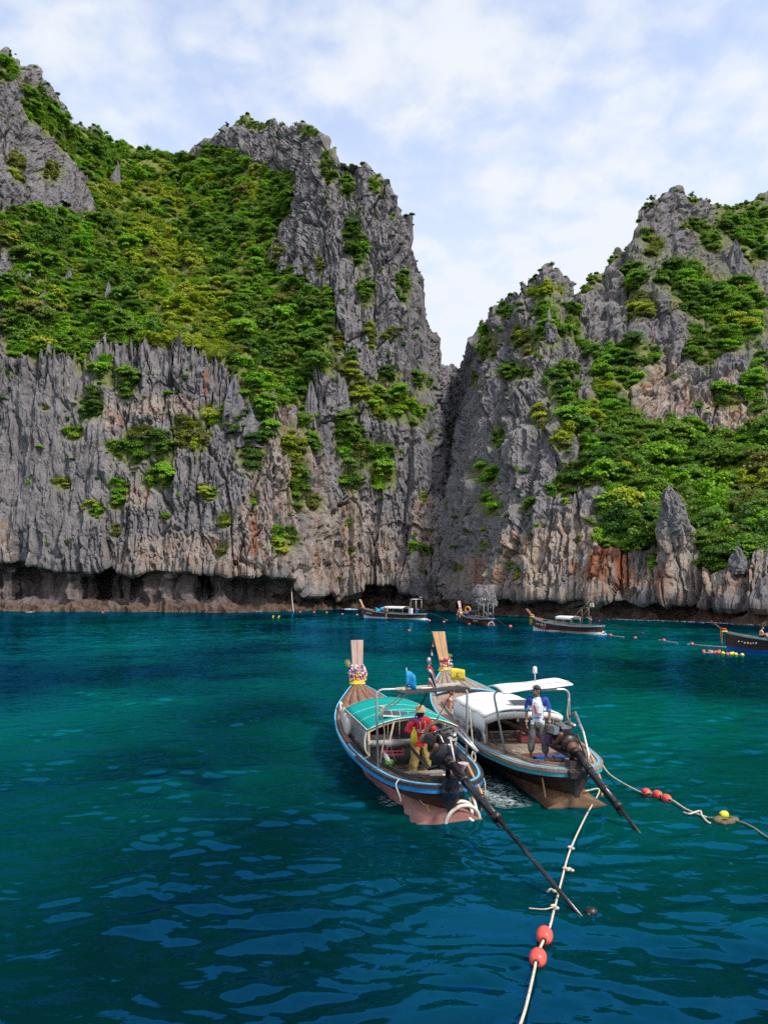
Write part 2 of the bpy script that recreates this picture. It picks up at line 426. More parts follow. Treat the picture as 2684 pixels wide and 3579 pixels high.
PATCH_A = [(323,1424,50,60,0),(267,1521,38,28,2),(375,1330,45,32,2),(445,1358,40,45,1),(400,1570,30,20,2),(470,1595,70,40,1),(558,1674,60,42,2),(580,1590,45,50,1),(430,1715,32,30,2),(418,1765,30,30,2),(348,1793,26,25,2),(226,1695,34,24,3),(744,1456,52,38,2),(875,1560,52,110,0),(830,1480,60,40,1),(696,1530,45,60,4),(736,1739,32,20,2),(885,1755,16,26,2),(970,1900,28,55,2),(1005,1885,25,40,1),(1035,1720,28,75,1),(1020,1560,45,60,4),(1360,1424,85,60,2),(1435,1455,40,45,2),(1300,1385,45,50,3),(1205,1520,45,100,1),(1295,1600,75,60,1),(1340,1680,50,45,2),(1221,1683,42,50,1),(1260,1590,40,35,4),(1360,1316,50,26,0),(1245,1370,40,55,4),(1235,837,30,85,0),(1256,888,32,60,1),(1281,1021,28,60,1),(1404,1011,26,62,1),(1300,1170,20,60,4),(1353,1175,34,16,4),(1180,1210,22,50,4),(30,255,40,45,1),(110,380,40,60,1),(60,590,28,70,4),(170,610,35,40,4),(20,820,40,60,4),(1075,1470,30,60,2),(1090,1540,22,60,2),(1000,640,50,40,1),(900,445,45,16,1),(1090,460,45,24,1),(860,430,36,18,1),(1150,590,24,60,1),(1210,640,30,50,1),(1310,660,26,40,1),(1230,500,26,24,1),(1062,945,18,16,4),(1120,930,14,40,4),(880,1380,55,70,2),(960,1380,60,60,2),(920,1500,40,60,1),(640,1500,40,40,4),(500,1530,70,35,4),(60,1235,36,28,2),(140,1215,60,60,2),(290,1270,32,60,2),(1220,1930,14,10,2),(585,1812,17,12,2),(1210,1300,30,55,4),(1230,1250,14,40,1),(1460,1350,30,30,1),(1480,1540,14,20,3),(1470,1750,12,18,3),(790,1830,26,30,3),(40,1312,24,9,3),(170,1437,14,9,3),(780,1930,26,26,4),(410,1860,18,28,4),(640,1540,26,40,4),(1080,1760,26,40,4),(1030,1640,26,50,4),(1210,1835,14,12,3)]
PATCH_E = [(1545,1850,42,85,2),(1470,1935,34,26,2),(1510,1940,45,22,1),(1545,1760,24,50,0)]
def veg_A(px, py):
    v = in_poly(px + 30 * perlin(np.stack([px / 70, py / 70, px * 0], -1)), py + 30 * perlin(np.stack([px / 70, py / 70 + 9, px * 0], -1)), SLOPE_A).astype(float)
    return np.maximum(v, 0.85 * ell(px, py, PATCH_A))
def tan_A(px, py):
    t = 0.75 * ell(px, py, [(1150,1920,200,170),(1300,2000,200,60),(700,1930,300,60),(850,1960,120,60),(560,1960,140,70),(1400,1960,120,90),(30,1900,40,80),(560,1430,120,40),(650,1440,60,40),(900,1850,60,130),(500,1740,60,50),(390,1460,40,50),(1000,1700,120,260),(1480,1840,50,120),(1240,1850,60,160)])
    t = np.maximum(.8 * t, 0.05 + 0 * px)
    r = 0.9 * ell(px, py, [(1190,1830,10,60),(395,1465,9,26),(430,1475,10,22),(720,1370,10,45),(1075,1930,12,60),(885,1880,14,70)])
    return t, r
def amp_A(px, py):
    a = np.ones(px.shape); smoothcol = ell(px, py, [(150,1650,260,360)], .4)
    return a, 0.85 + 0.4 * smoothcol, 1.0 - 0.72 * smoothcol
COLS_A = [
 [(-750,1960,172),(-750,1300,177),(-750,1000,186),(-750,700,194),(-750,400,208),(-750,180,222)],
 [(-300,1960,162),(-300,1300,166),(-300,1000,176),(-300,700,184),(-300,400,200),(-300,120,215)],
 [(0,1969,159),(0,1300,164),(0,1000,174),(0,760,181),(0,700,183),(0,400,196),(0,183,210)],
 [(140,1980,158),(140,1270,165),(140,1000,182),(140,780,192),(140,700,194),(140,500,204),(140,280,216)],
 [(230,1996,157),(230,1290,165),(230,1000,188),(230,760,206),(230,600,222),(230,418,240)],
 [(430,2000,156),(430,1250,167),(430,900,205),(430,650,243),(430,494,270)],
 [(640,1999,153),(640,1230,168),(640,900,208),(640,650,246),(640,527,274)],
 [(800,2005,150),(800,1340,166),(800,1000,200),(800,700,234),(800,560,247),(800,460,254)],
 [(960,2010,152),(960,1450,164),(960,1100,190),(960,850,211),(960,640,228),(960,425,240)],
 [(1060,2080,158),(1060,1500,167),(1060,1150,186),(1060,800,203),(1060,600,214),(1060,430,224)],
 [(1150,2060,168),(1150,1500,172),(1150,1150,181),(1150,800,193),(1150,530,206)],
 [(1300,2040,173),(1300,1500,178),(1300,1100,185),(1300,800,193),(1300,615,202)],
 [(1420,2060,170),(1420,1500,181),(1420,1100,190),(1420,810,200)],
 [(1480,2090,165),(1480,1500,185),(1480,1200,196),(1481,1093,202)],
 [(1530,2090,162),(1530,1500,187),(1530,1250,203)],
 [(1545,2085,166),(1540,1500,206),(1533,1313,220)],
 [(1580,2085,190),(1560,1500,245),(1545,1350,250)]]
CAVES_A = [(385,50,12),(735,26,9),(905,110,5),(1040,14,8),(1150,14,9),(1310,40,7),(1400,50,6),(1590,22,7),(490,26,4),(120,60,3)]
massif('left_cliff', COLS_A, SIL_A, LIP_A, BASE_A, CAVES_A, 720, 860, veg_A, tan_A, 3.3, 'high grey limestone cliff with a green slope and a sheer tower beside the gap', amp_A, True, [(-300,1300),(0,1300),(140,1272),(230,1290),(430,1252),(640,1236),(740,1285),(800,1340),(880,1400),(960,1450),(1060,1490)])

SIL_B = [(1660,1290),(1680,1215),(1700,1160),(1722,1115),(1750,1075),(1816,1020),(1829,994),(1868,968),(1890,950),(1914,929),(1943,938),(1953,979),(1985,994),(1992,1040),(2004,1036),(2018,1027),(2044,994),(2077,955),(2123,948),(2142,889),(2201,870),(2216,800),(2230,752),(2244,720),(2280,708),(2302,687),(2340,690),(2364,671),(2391,693),(2440,704),(2489,713),(2508,720),(2580,706),(2640,684),(2684,664),(3060,610)]
LIP_B = [(1550,2090),(1603,2098),(1640,2112),(1731,2093),(1894,2093),(1966,2099),(2064,2086),(2156,2093),(2253,2112),(2358,2093),(2469,2132),(2580,2125),(2684,2139),(3060,2150)]
BASE_B = [(1550,161),(1640,149),(1750,131.5),(1900,125),(2100,118),(2300,112),(2500,106),(2684,97.5),(3060,87)]
GULLY_B = [(2110,1560),(2180,1500),(2300,1540),(2400,1490),(2480,1540),(2550,1560),(2640,1480),(2800,1500),(2900,1900),(2684,1920),(2560,2000),(2440,1990),(2420,1850),(2330,1750),(2300,1920),(2180,1960),(2090,1920),(2110,1750),(2030,1560)]
PATCH_B = [(1900,1030,65,28,3),(1907,1090,45,42,1),(1927,1162,42,62,1),(1999,1155,35,75,1),(1855,1214,42,48,4),(1815,1188,28,42,4),(1705,1188,45,35,2),(1700,1230,25,50,1),(1776,1097,26,34,1),(1735,1240,16,34,4),(1960,1352,60,82,1),(1815,1312,68,34,1),(1770,1300,20,22,3),(2120,1270,55,60,1),(2142,1330,90,75,1),(2200,1330,50,42,2),(2116,1371,55,30,3),(2220,1247,95,50,1),(2057,1208,24,22,1),(2234,1083,50,55,4),(2384,985,120,75,1),(2430,1060,100,60,1),(2515,1060,160,100,1),(2580,1120,110,120,2),(2450,1220,66,85,1),(2548,1208,40,50,1),(2600,763,110,110,1),(2482,842,55,60,1),(2410,700,30,40,1),(2632,860,60,90,1),(2280,874,34,48,4),(2214,972,44,66,1),(2645,1352,36,130,1),(2420,800,60,22,1),(2257,835,22,34,1),(2140,900,24,30,1),(2050,1000,34,40,1),(2090,975,30,30,1),(2055,1640,36,100,3),(2018,1500,70,45,2),(1985,1690,40,65,0),(1711,1661,50,42,2),(1718,1766,36,48,2),(1750,1537,26,48,1),(1933,1720,20,20,1),(1855,1772,32,26,1),(1825,2014,20,24,2),(1792,1980,20,14,2),(2168,1517,80,60,1),(2300,1962,32,26,2),(2508,1990,40,30,1),(1985,1780,8,20,3),(1895,1470,40,40,4),(1960,1560,30,40,4),(1640,1330,30,30,1),(1666,1330,30,28,1),(2440,1430,20,14,1),(2540,1400,50,40,1),(2080,1425,20,22,3),(1905,1850,10,8,3),(2000,1440,80,30,1),(2140,1440,80,60,1),(2290,1500,30,26,1),(2470,1555,40,20,1),(2560,1580,30,50,1),(1890,1445,20,18,3),(1700,1910,10,14,3),(1615,1990,22,16,3),(1660,1870,12,10,3)]
def veg_B(px, py):
    v = in_poly(px + 26 * perlin(np.stack([px / 60, py / 60, px * 0], -1)), py + 26 * perlin(np.stack([px / 60, py / 60 + 9, px * 0], -1)), GULLY_B).astype(float)
    return np.maximum(v, 0.85 * ell(px, py, PATCH_B))
def tan_B(px, py):
    t = 0.95 * ell(px, py, [(2020,1960,180,130),(2230,1990,180,90),(2480,2000,200,100),(2040,1880,80,40),(2300,1400,120,150),(2370,1880,50,110),(2560,1450,120,120),(1700,2010,80,70),(2100,2040,500,50),(1850,1930,90,60)])
    t = np.maximum(t, 0.07 + 0 * px)
    r = 1.0 * ell(px, py, [(2150,2010,70,60),(2120,1960,30,70),(2330,2030,30,60),(1690,2000,26,60),(2580,1990,20,60),(2080,1990,14,60)])
    return t, r
def amp_B(px, py):
    low = ell(px, py, [(2150,2000,600,120)], .3)
    return 0.85 + 0 * px, 0.9 - 0.45 * low, 1.05 + 0.1 * low
COLS_B = [
 [(1600,2090,200),(1594,1788,216),(1625,1598,228),(1660,1463,234),(1685,1343,238),(1715,1230,240)],
 [(1575,2095,160),(1562,1788,172),(1590,1598,184),(1624,1463,190),(1662,1343,194),(1692,1175,197)],
 [(1640,2112,148),(1645,1800,156),(1678,1500,168),(1700,1300,177),(1730,1092,186)],
 [(1750,2093,131),(1755,1900,135),(1785,1600,148),(1812,1300,163),(1825,1130,172),(1829,994,180)],
 [(1890,2093,124),(1890,1900,127),(1900,1600,139),(1905,1300,156),(1910,1100,166),(1914,929,176)],
 [(2000,2095,121),(2000,1900,123),(2010,1600,135),(2000,1300,156),(1996,1150,168),(1995,1040,178)],
 [(2080,2086,118),(2080,1900,121),(2085,1650,133),(2080,1300,158),(2077,1100,172),(2077,955,186)],
 [(2200,2100,115),(2200,1960,118),(2200,1750,128),(2200,1500,146),(2200,1250,160),(2200,1000,176),(2201,870,190)],
 [(2300,2100,112),(2300,1950,116),(2300,1750,129),(2300,1500,148),(2300,1350,157),(2300,1000,172),(2302,687,194)],
 [(2364,2093,110),(2364,1950,113),(2364,1750,128),(2364,1500,147),(2364,1350,156),(2364,1000,172),(2364,671,197)],
 [(2500,2130,105),(2500,1980,109),(2500,1750,128),(2500,1550,146),(2500,1350,154),(2500,1050,172),(2500,850,190),(2508,720,205)],
 [(2684,2139,99),(2684,1960,104),(2684,1700,125),(2684,1500,142),(2684,1300,154),(2684,1000,178),(2684,664,220)],
 [(3060,2150,90),(3060,1960,96),(3060,1700,116),(3060,1500,133),(3060,1300,145),(3060,1000,178),(3060,610,225)]]
CAVES_B = [(2095,26,6),(2360,60,9),(2200,60,4),(2480,50,5),(1780,120,3),(2580,40,4)]
massif('right_cliff', COLS_B, SIL_B, LIP_B, BASE_B, CAVES_B, 520, 680, veg_B, tan_B, 11.7, 'grey limestone cliff with a wooded gully and a stained foot to the right of the gap', amp_B)

# the wall that closes the gap far back
SIL_C = [(1500,1330),(1538,1313),(1558,1293),(1584,1269),(1599,1279),(1614,1267),(1650,1180),(1690,1100)]
COLS_C = [[(1450,2080,205),(1470,1700,232),(1500,1330,240)],[(1538,2080,205),(1538,1700,232),(1538,1313,240)],[(1599,2080,205),(1599,1700,234),(1599,1279,242)],[(1690,2080,205),(1690,1700,232),(1690,1100,240)]]
massif('gap_cliff', COLS_C, SIL_C, None, None, [], 70, 240, lambda x, y: 0 * x, lambda x, y: (0 * x, 0 * x), 21.1, 'dark grey rock wall closing the narrow gap between the cliffs', lambda x, y: (0.8 + 0 * x, 1 + 0 * x, 1 + 0 * x))
# ------------------------------------------------------------------ the water
def make_water_material():
    k = NT('sea_water')
    pos = k.n('ShaderNodeNewGeometry').outputs['Position']
    patch = k.noise(k.scalev(pos, (0.05, 0.035, 1)), 1.0, 3, 0.5)
    c = k.mix(k.mapr(patch, 0.40, 0.62), (0.0003, 0.017, 0.019), (0.0004, 0.120, 0.095))
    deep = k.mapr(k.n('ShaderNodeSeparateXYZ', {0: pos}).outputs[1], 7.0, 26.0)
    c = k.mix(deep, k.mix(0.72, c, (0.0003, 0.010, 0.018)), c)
    b1 = k.noise(k.scalev(pos, (0.8, 1.1, 1)), 1.0, 3, 0.5, 0.4)
    b2 = k.noise(k.scalev(pos, (3.2, 4.4, 1)), 1.0, 3, 0.55, 0.3)
    n = k.bump(b1, 0.6, 0.08)
    g = k.mapr(k.noise(k.scalev(pos, (0.22, 0.30, 1)), 1.0, 3, 0.5), .38, .62, .05, .6)
    n = k.bump(b2, g, 0.022, n)
    diff = k.n('ShaderNodeBsdfDiffuse', {'Color': c, 'Normal': n})
    gl = k.n('ShaderNodeBsdfGlossy', {'Color': (0.035, 0.40, 1.0, 1), 'Roughness': 0.02, 'Normal': n})
    fr = k.n('ShaderNodeFresnel', {'IOR': 1.7, 'Normal': n})
    mx = k.n('ShaderNodeMixShader', {0: fr.outputs[0], 1: diff.outputs[0], 2: gl.outputs[0]})
    k.t.links.new(mx.outputs[0], k.out.inputs[0])
    return k.m
M_WATER = make_water_material()
def wave_height(X, Y):
    z = np.zeros(X.shape); w_ = np.stack([X / 2.6, Y / 2.0, X * 0 + 31.5], -1); X = X + .55 * perlin(w_); Y = Y + .45 * perlin(w_ + 19.7)
    for wl, amp, st, ang, sd in ((4.2, 0.075, 0.5, 12, 1), (1.3, 0.040, 0.5, -16, 2), (0.56, 0.066, 0.48, 24, 3), (0.25, 0.036, 0.5, -12, 4)):
        a = R(ang); u = (X * math.cos(a) + Y * math.sin(a)) / wl * st; v = (-X * math.sin(a) + Y * math.cos(a)) / wl
        gust = 1.0 if wl > 3 else np.clip(.62 + 1.5 * perlin(np.stack([X / (wl * 7), Y / (wl * 5), u * 0 + sd * 3.3], -1)), .12, 1.6)      # ripples come and go in gusts
        z += amp * gust * (perlin(np.stack([u, v, u * 0 + sd * 7.7], -1)) * 1.2)
    return z
def wave_z(x, y): return float(wave_height(np.array([float(x)]), np.array([float(y)]))[0]) * min(1.0, max(.35, 1.25 - y / 260))
def build_water():
    ys = [4.0]
    while ys[-1] < 290: ys.append(ys[-1] + max(0.05, 0.0042 * ys[-1]))
    ys = np.array(ys); nu = 460
    t = np.linspace(-1, 1, nu)
    half = np.minimum(6 + 0.62 * ys, 200)
    X = t[None] * half[:, None]; Y = np.repeat(ys[:, None], nu, 1)
    Z = wave_height(X, Y) * np.clip(1.25 - Y / 260, .35, 1)
    me = grid_mesh('water', np.stack([X, Y, Z], -1)); me.materials.append(M_WATER)
    tag(new_mesh_obj('water', me), 'dark teal sea with small ripples and blue sky reflections', None, None, 'structure')
    # the bay beyond the modelled waves
    me = quads_mesh('sea', [(-1500, -1500, -0.6), (1500, -1500, -0.6), (1500, 1500, -0.6), (-1500, 1500, -0.6)], [(0, 1, 2, 3)]); me.materials.append(M_WATER)
    tag(new_mesh_obj('sea', me), 'open sea around the bay', None, None, 'structure')
build_water()
# ------------------------------------------------------------------ rock spires, boulder, surf
def spire_mesh(seed, flat_=1.0):
    k, n = 30, 22; V = []; t = np.linspace(0, 1, n); a = np.arange(k) * 2 * math.pi / k
    T_, A_ = np.meshgrid(t, a, indexing='ij')
    r = np.clip(1 - T_ ** (2.2 + 1.6 * (seed % 3)), 0, 1) ** .6 * (1 - (.30 + .12 * (seed % 2)) * T_) * .5
    q = np.stack([np.cos(A_) * 1.3, np.sin(A_) * 1.3, T_ * 1.4 + seed * 7.1], -1)
    r = r * (1 + .30 * (1 - 2.4 * np.abs(perlin(q * np.array([1.6, 1.6, .8])))) + .22 * (.5 - 2 * np.abs(perlin(q * np.array([3.6, 3.6, 1.1]) + 9)))) + .02 * perlin(q * 5)
    off = .10 * perlin(np.stack([T_ * 1.5, T_ * 0 + seed, T_ * 0], -1))
    f1, f2, rid, ou, ov, r2 = worley2(A_ * 1.6 + seed, T_ * 4.0, 2); r = r * (1 + .30 * (rid - .5) - .16 * (1 - sstep(f2 - f1, 0, .1)))
    cut = .55 * perlin(np.stack([np.cos(A_) * 1.2 + seed, np.sin(A_) * 1.2, A_ * 0 + 2.5], -1))
    P = np.stack([np.cos(A_) * r + off, np.sin(A_) * r * flat_, T_ * (1 + cut * T_) - .18 + .06 * perlin(q * 2)], -1)
    P = np.concatenate([P, P[:, :1]], 1)
    me = grid_mesh('rock_spire', P, False); me.materials.append(M_ROCK); return me
SPIRES = [spire_mesh(i, .8) for i in range(7)]
rngp = np.random.RandomState(5)
def spire(ring, x, ytop, ybase, wpx, parent, var=None):
    px, py, P = ring['px'], ring['py'], ring['P']; i0, i1 = ring['nbase'], ring['nbase'] + ring['nv']
    d = np.hypot(px[i0:i1] - x, py[i0:i1] - ybase); i, j = np.unravel_index(np.argmin(d), d.shape); p = P[i + i0, j]
    mpp = p[1] / 2650.0; h = (ybase - ytop) * mpp; w_ = wpx * mpp
    o = new_mesh_obj('rock_spire', SPIRES[rngp.randint(7) if var is None else var], parent)
    o.location = (float(p[0]), float(p[1]) + .25 * w_, float(p[2])); o.scale = (w_ * 1.15, w_ * 1.15, h * 1.22); o.rotation_euler = (rngp.normal() * .05, rngp.normal() * .05, rngp.random_sample() * 6.28)
    return o
LC, RC = bpy.data.objects['left_cliff'], bpy.data.objects['right_cliff']
for x, yt, yb, w_ in ((95, 955, 1005, 42), (144, 1020, 1090, 48), (233, 940, 1000, 30), (374, 995, 1070, 34), (374, 1095, 1140, 44), (198, 630, 705, 44), (400, 580, 650, 34), (100, 1115, 1170, 56), (60, 955, 1010, 40), (960, 825, 900, 46), (1000, 875, 950, 56), (1050, 895, 960, 50), (820, 1340, 1480, 110), (865, 1410, 1540, 90), (1085, 1340, 1470, 50), (1185, 1345, 1440, 60)): spire(RINGS[0], x, yt, yb, w_, LC)
for x, yt, yb, w_ in ((1925, 1110, 1190, 50), (2575, 850, 970, 70), (2600, 1940, 2010, 70)): spire(RINGS[1], x, yt, yb, w_, RC)
def pinnacle():
    n, k = 90, 80; t = np.linspace(0, 1, n); a = np.arange(k) * 2 * math.pi / k; T_, A_ = np.meshgrid(t, a, indexing='ij')
    w = np.interp(T_, [0, .25, .42, .5, .56, .62, .75, .86, .94, 1], [1.3, 1.1, .98, 1.0, .84, .86, .72, .46, .2, .02]) * 2.3
    cx = np.interp(T_, [0, .5, 1], [.5, .15, -.7])
    P = np.stack([cx + np.cos(A_) * w, np.sin(A_) * w * .8, T_ * 14.5], -1); N = np.stack([np.cos(A_), np.sin(A_), 0 * A_ + .15], -1)
    q = P + .5 * np.stack([perlin(P * .5 + 5), perlin(P * .5 + 15), perlin(P * .5 + 25)], -1)
    d = .7 * (.5 - 2 * np.abs(perlin(q / np.array([2.2, 2.2, 7]) + 3))) + .4 * (.5 - 2 * np.abs(perlin(q / np.array([.9, .9, 3]) + 13))) + .2 * (.5 - 2 * np.abs(perlin(q / np.array([.4, .4, .9]) + 23)))
    f1, f2, rid, ou, ov, r2 = worley2(A_ * 2.2 + perlin(q * .4), P[..., 2] / 2.6 + perlin(q * .4 + 9), 4); d += .7 * (rid - .5) + .5 * ou * (r2 - .5) - .35 * (1 - sstep(f2 - f1, 0, .1))
    P = P + N * (d * np.clip(w / 1.5, .15, 1))[..., None]; P[..., 2] += .5 * perlin(q * .8) * T_
    P = np.concatenate([P, P[:, :1]], 1)
    me = grid_mesh('rock_pinnacle', P, False); me.materials.append(M_ROCK); fattr(me, 'tan', .8 * (1 - sstep(P[..., 2], 5, 8.5)))
    o = new_mesh_obj('rock_pinnacle', me, RC); p = at_dist(2362, 2010, 113.5); o.location = (float(p[0]), float(p[1]), float(p[2]) - .8)
pinnacle()
def boulder(name, p, sx, sy, sz, seed, label):
    n = 46; t = np.linspace(0.02, math.pi - .02, n); a = np.linspace(0, 2 * math.pi, 2 * n); T_, A_ = np.meshgrid(t, a, indexing='ij')
    D_ = np.stack([np.sin(T_) * np.cos(A_), np.sin(T_) * np.sin(A_), np.cos(T_)], -1)
    f1, f2, rid, ou, ov, r2 = worley2(A_ * 1.3 + .4 * perlin(D_ * 2), T_ * 2.2 + .4 * perlin(D_ * 2 + 5), seed)
    r = 1 + .16 * (rid - .5) - .10 * (1 - sstep(f2 - f1, 0, .12)) + .14 * perlin(D_ * 1.5 + seed) + .05 * perlin(D_ * 5) + .12 * ov * (r2 - .5); r[:, -1] = r[:, 0]
    me = grid_mesh(name, (D_ * r[..., None] * np.array([sx, sy, sz]))[::-1], False); me.materials.append(M_ROCK); o = new_mesh_obj(name, me); o.location = p; tag(o, label, 'boulder'); return o
boulder('boulder', at_dist(1688, 2092, 127), 2.2, 2.0, 2.3, 3, 'big cracked boulder at the cliff foot behind the boat with the dark sunshade')
def foam(label, pts, n, spread, size, seed):
    rng = np.random.RandomState(seed); m = bmesh.new(); V, Fq = [], []
    P = smooth_line([tuple(float(v) for v in p) for p in pts], 8)
    for q in range(n):
        b_ = P[rng.randint(len(P))]; u = rng.random_sample() ** 2
        c = np.array([b_.x + rng.normal() * spread, b_.y - abs(rng.normal()) * spread * .8, 0.0]); c[2] = .05 + .05 * rng.random_sample(); k0 = len(V); kk = 7; r = size * (.3 + rng.random_sample()); a0 = rng.random_sample() * 6
        for j in range(kk): a = a0 + j * 2 * math.pi / kk; rr = r * (.6 + .5 * rng.random_sample()); V.append(c + np.array([math.cos(a) * rr * 1.8, math.sin(a) * rr * .8, .02 * rng.normal()]))
        V.append(c + np.array([0, 0, r * (.15 + .35 * rng.random_sample())]))
        for j in range(kk): Fq.append((k0 + j, k0 + (j + 1) % kk, k0 + kk))
    me = quads_mesh('foam', V, Fq, True); me.materials.append(M_FOAM); return tag(new_mesh_obj('foam', me), label, None, None, 'stuff')
_k = NT('white_foam'); _k.bsdf((.62, .68, .70), .8); M_FOAM = _k.m
# ------------------------------------------------------------------ vegetation
def make_leaf_material(name, c1, c2, c3):
    k = NT(name)
    info = k.n('ShaderNodeObjectInfo')
    pos = k.n('ShaderNodeTexCoord').outputs['Object']
    nz = k.noise(pos, 0.9, 3, 0.6)
    c = k.mix(k.mapr(nz, 0.35, 0.65), c1, c2)
    c = k.mix(k.math('MULTIPLY', info.outputs['Random'], 0.75), c, c3)
    d = k.n('ShaderNodeBsdfPrincipled', {'Base Color': c, 'Roughness': 0.55, 'Specular IOR Level': 0.3})
    t = k.n('ShaderNodeBsdfTranslucent', {'Color': k.mix(0.5, c, (0.16, 0.30, 0.01))})
    m = k.n('ShaderNodeMixShader', {0: 0.42, 1: d.outputs[0], 2: t.outputs[0]})
    k.t.links.new(m.outputs[0], k.out.inputs[0]); return k.m
LEAF = [make_leaf_material('dark_leaves', (0.040, 0.119, 0.021), (0.074, 0.184, 0.029), (0.100, 0.192, 0.026)),
        make_leaf_material('green_leaves', (0.100, 0.240, 0.026), (0.164, 0.327, 0.040), (0.208, 0.303, 0.040)),
        make_leaf_material('bright_leaves', (0.150, 0.431, 0.019), (0.242, 0.500, 0.029), (0.300, 0.500, 0.029)),
        make_leaf_material('lime_leaves', (0.343, 0.500, 0.026), (0.473, 0.500, 0.037), (0.480, 0.500, 0.047)),
        make_leaf_material('olive_leaves', (0.150, 0.188, 0.040), (0.250, 0.256, 0.067), (0.300, 0.247, 0.080)),
        make_leaf_material('straw_grass', (0.343, 0.478, 0.040), (0.480, 0.500, 0.067), (0.480, 0.500, 0.107))]
def bark_material():
    k = NT('bark'); pos = k.n('ShaderNodeTexCoord').outputs['Object']
    nz = k.noise(k.scalev(pos, (3, 3, .6)), 2, 5, .6)
    k.bsdf(k.mix(nz, (0.10, 0.08, 0.06), (0.24, 0.21, 0.18)), 0.9, normal=k.bump(nz, .6, .05)); return k.m
M_BARK = bark_material()
def crown_verts(rng, lobes, n, leaf, flat, droop=0.0):
    "leaf sprays spread through the volume of several flattened lobes"
    V, Fc = [], []
    tot = sum(l[3] ** 2 for l in lobes)
    for (lx, ly, lz, lr) in lobes:
        m = max(12, int(n * lr * lr / tot))
        d = rng.normal(size=(m, 3)); d /= np.linalg.norm(d, axis=1)[:, None]
        low = d[:, 2] < -0.25; d[low, 2] *= -0.6
        r = lr * (0.6 + 0.42 * rng.random_sample(m) ** 0.5) * (1 + 0.18 * rng.normal(size=m))
        P = np.stack([lx + d[:, 0] * r, ly + d[:, 1] * r, lz + d[:, 2] * r * flat], 1)
        nrm = d * np.array([.75, .75, 1.0]) + np.array([0, -.25, .7]) + 0.5 * rng.normal(size=(m, 3)); nrm /= np.linalg.norm(nrm, axis=1)[:, None]
        a = rng.normal(size=(m, 3)); t = np.cross(nrm, a); t /= np.linalg.norm(t, axis=1)[:, None]; b = np.cross(nrm, t)
        s = leaf * (0.55 + 0.9 * rng.random_sample(m))[:, None]
        asp = (0.55 + .5 * rng.random_sample(m))[:, None]
        k0 = len(V) and sum(len(v) for v in V)
        bend = -0.35 * s * nrm
        V.append(np.stack([P - t * s, P - b * s * asp + bend * .4, P + t * s + bend, P + b * s * asp], 1).reshape(-1, 3))
    V = np.concatenate(V); Fc = np.arange(len(V)).reshape(-1, 4)
    return V, Fc
def trunk_mesh(name, rng, h, r, limbs):
    V, Fq = [], []
    def tube(p0, p1, r0, r1, k=6):
        p0, p1 = Vector(p0), Vector(p1); ax = (p1 - p0).normalized(); a = ax.orthogonal().normalized(); b = ax.cross(a)
        i0 = len(V); mid = (p0 + p1) / 2 + Vector(rng.normal(size=3)) * (p1 - p0).length * .06
        for p, rr in ((p0, r0), (mid, (r0 + r1) / 2), (p1, r1)):
            for j in range(k):
                t = 2 * math.pi * j / k; V.append(tuple(p + a * math.cos(t) * rr + b * math.sin(t) * rr))
        for s in range(2):
            for j in range(k): Fq.append((i0 + s * k + j, i0 + s * k + (j + 1) % k, i0 + (s + 1) * k + (j + 1) % k, i0 + (s + 1) * k + j))
    top = (rng.normal() * .1 * h, rng.normal() * .1 * h, h)
    tube((0, 0, -0.8), top, r, r * .6)
    for l in limbs: tube(top, (l[0] * .8, l[1] * .8, l[2]), r * .5, r * .16)
    me = quads_mesh(name, V, Fq, True); me.materials.append(M_BARK); return me
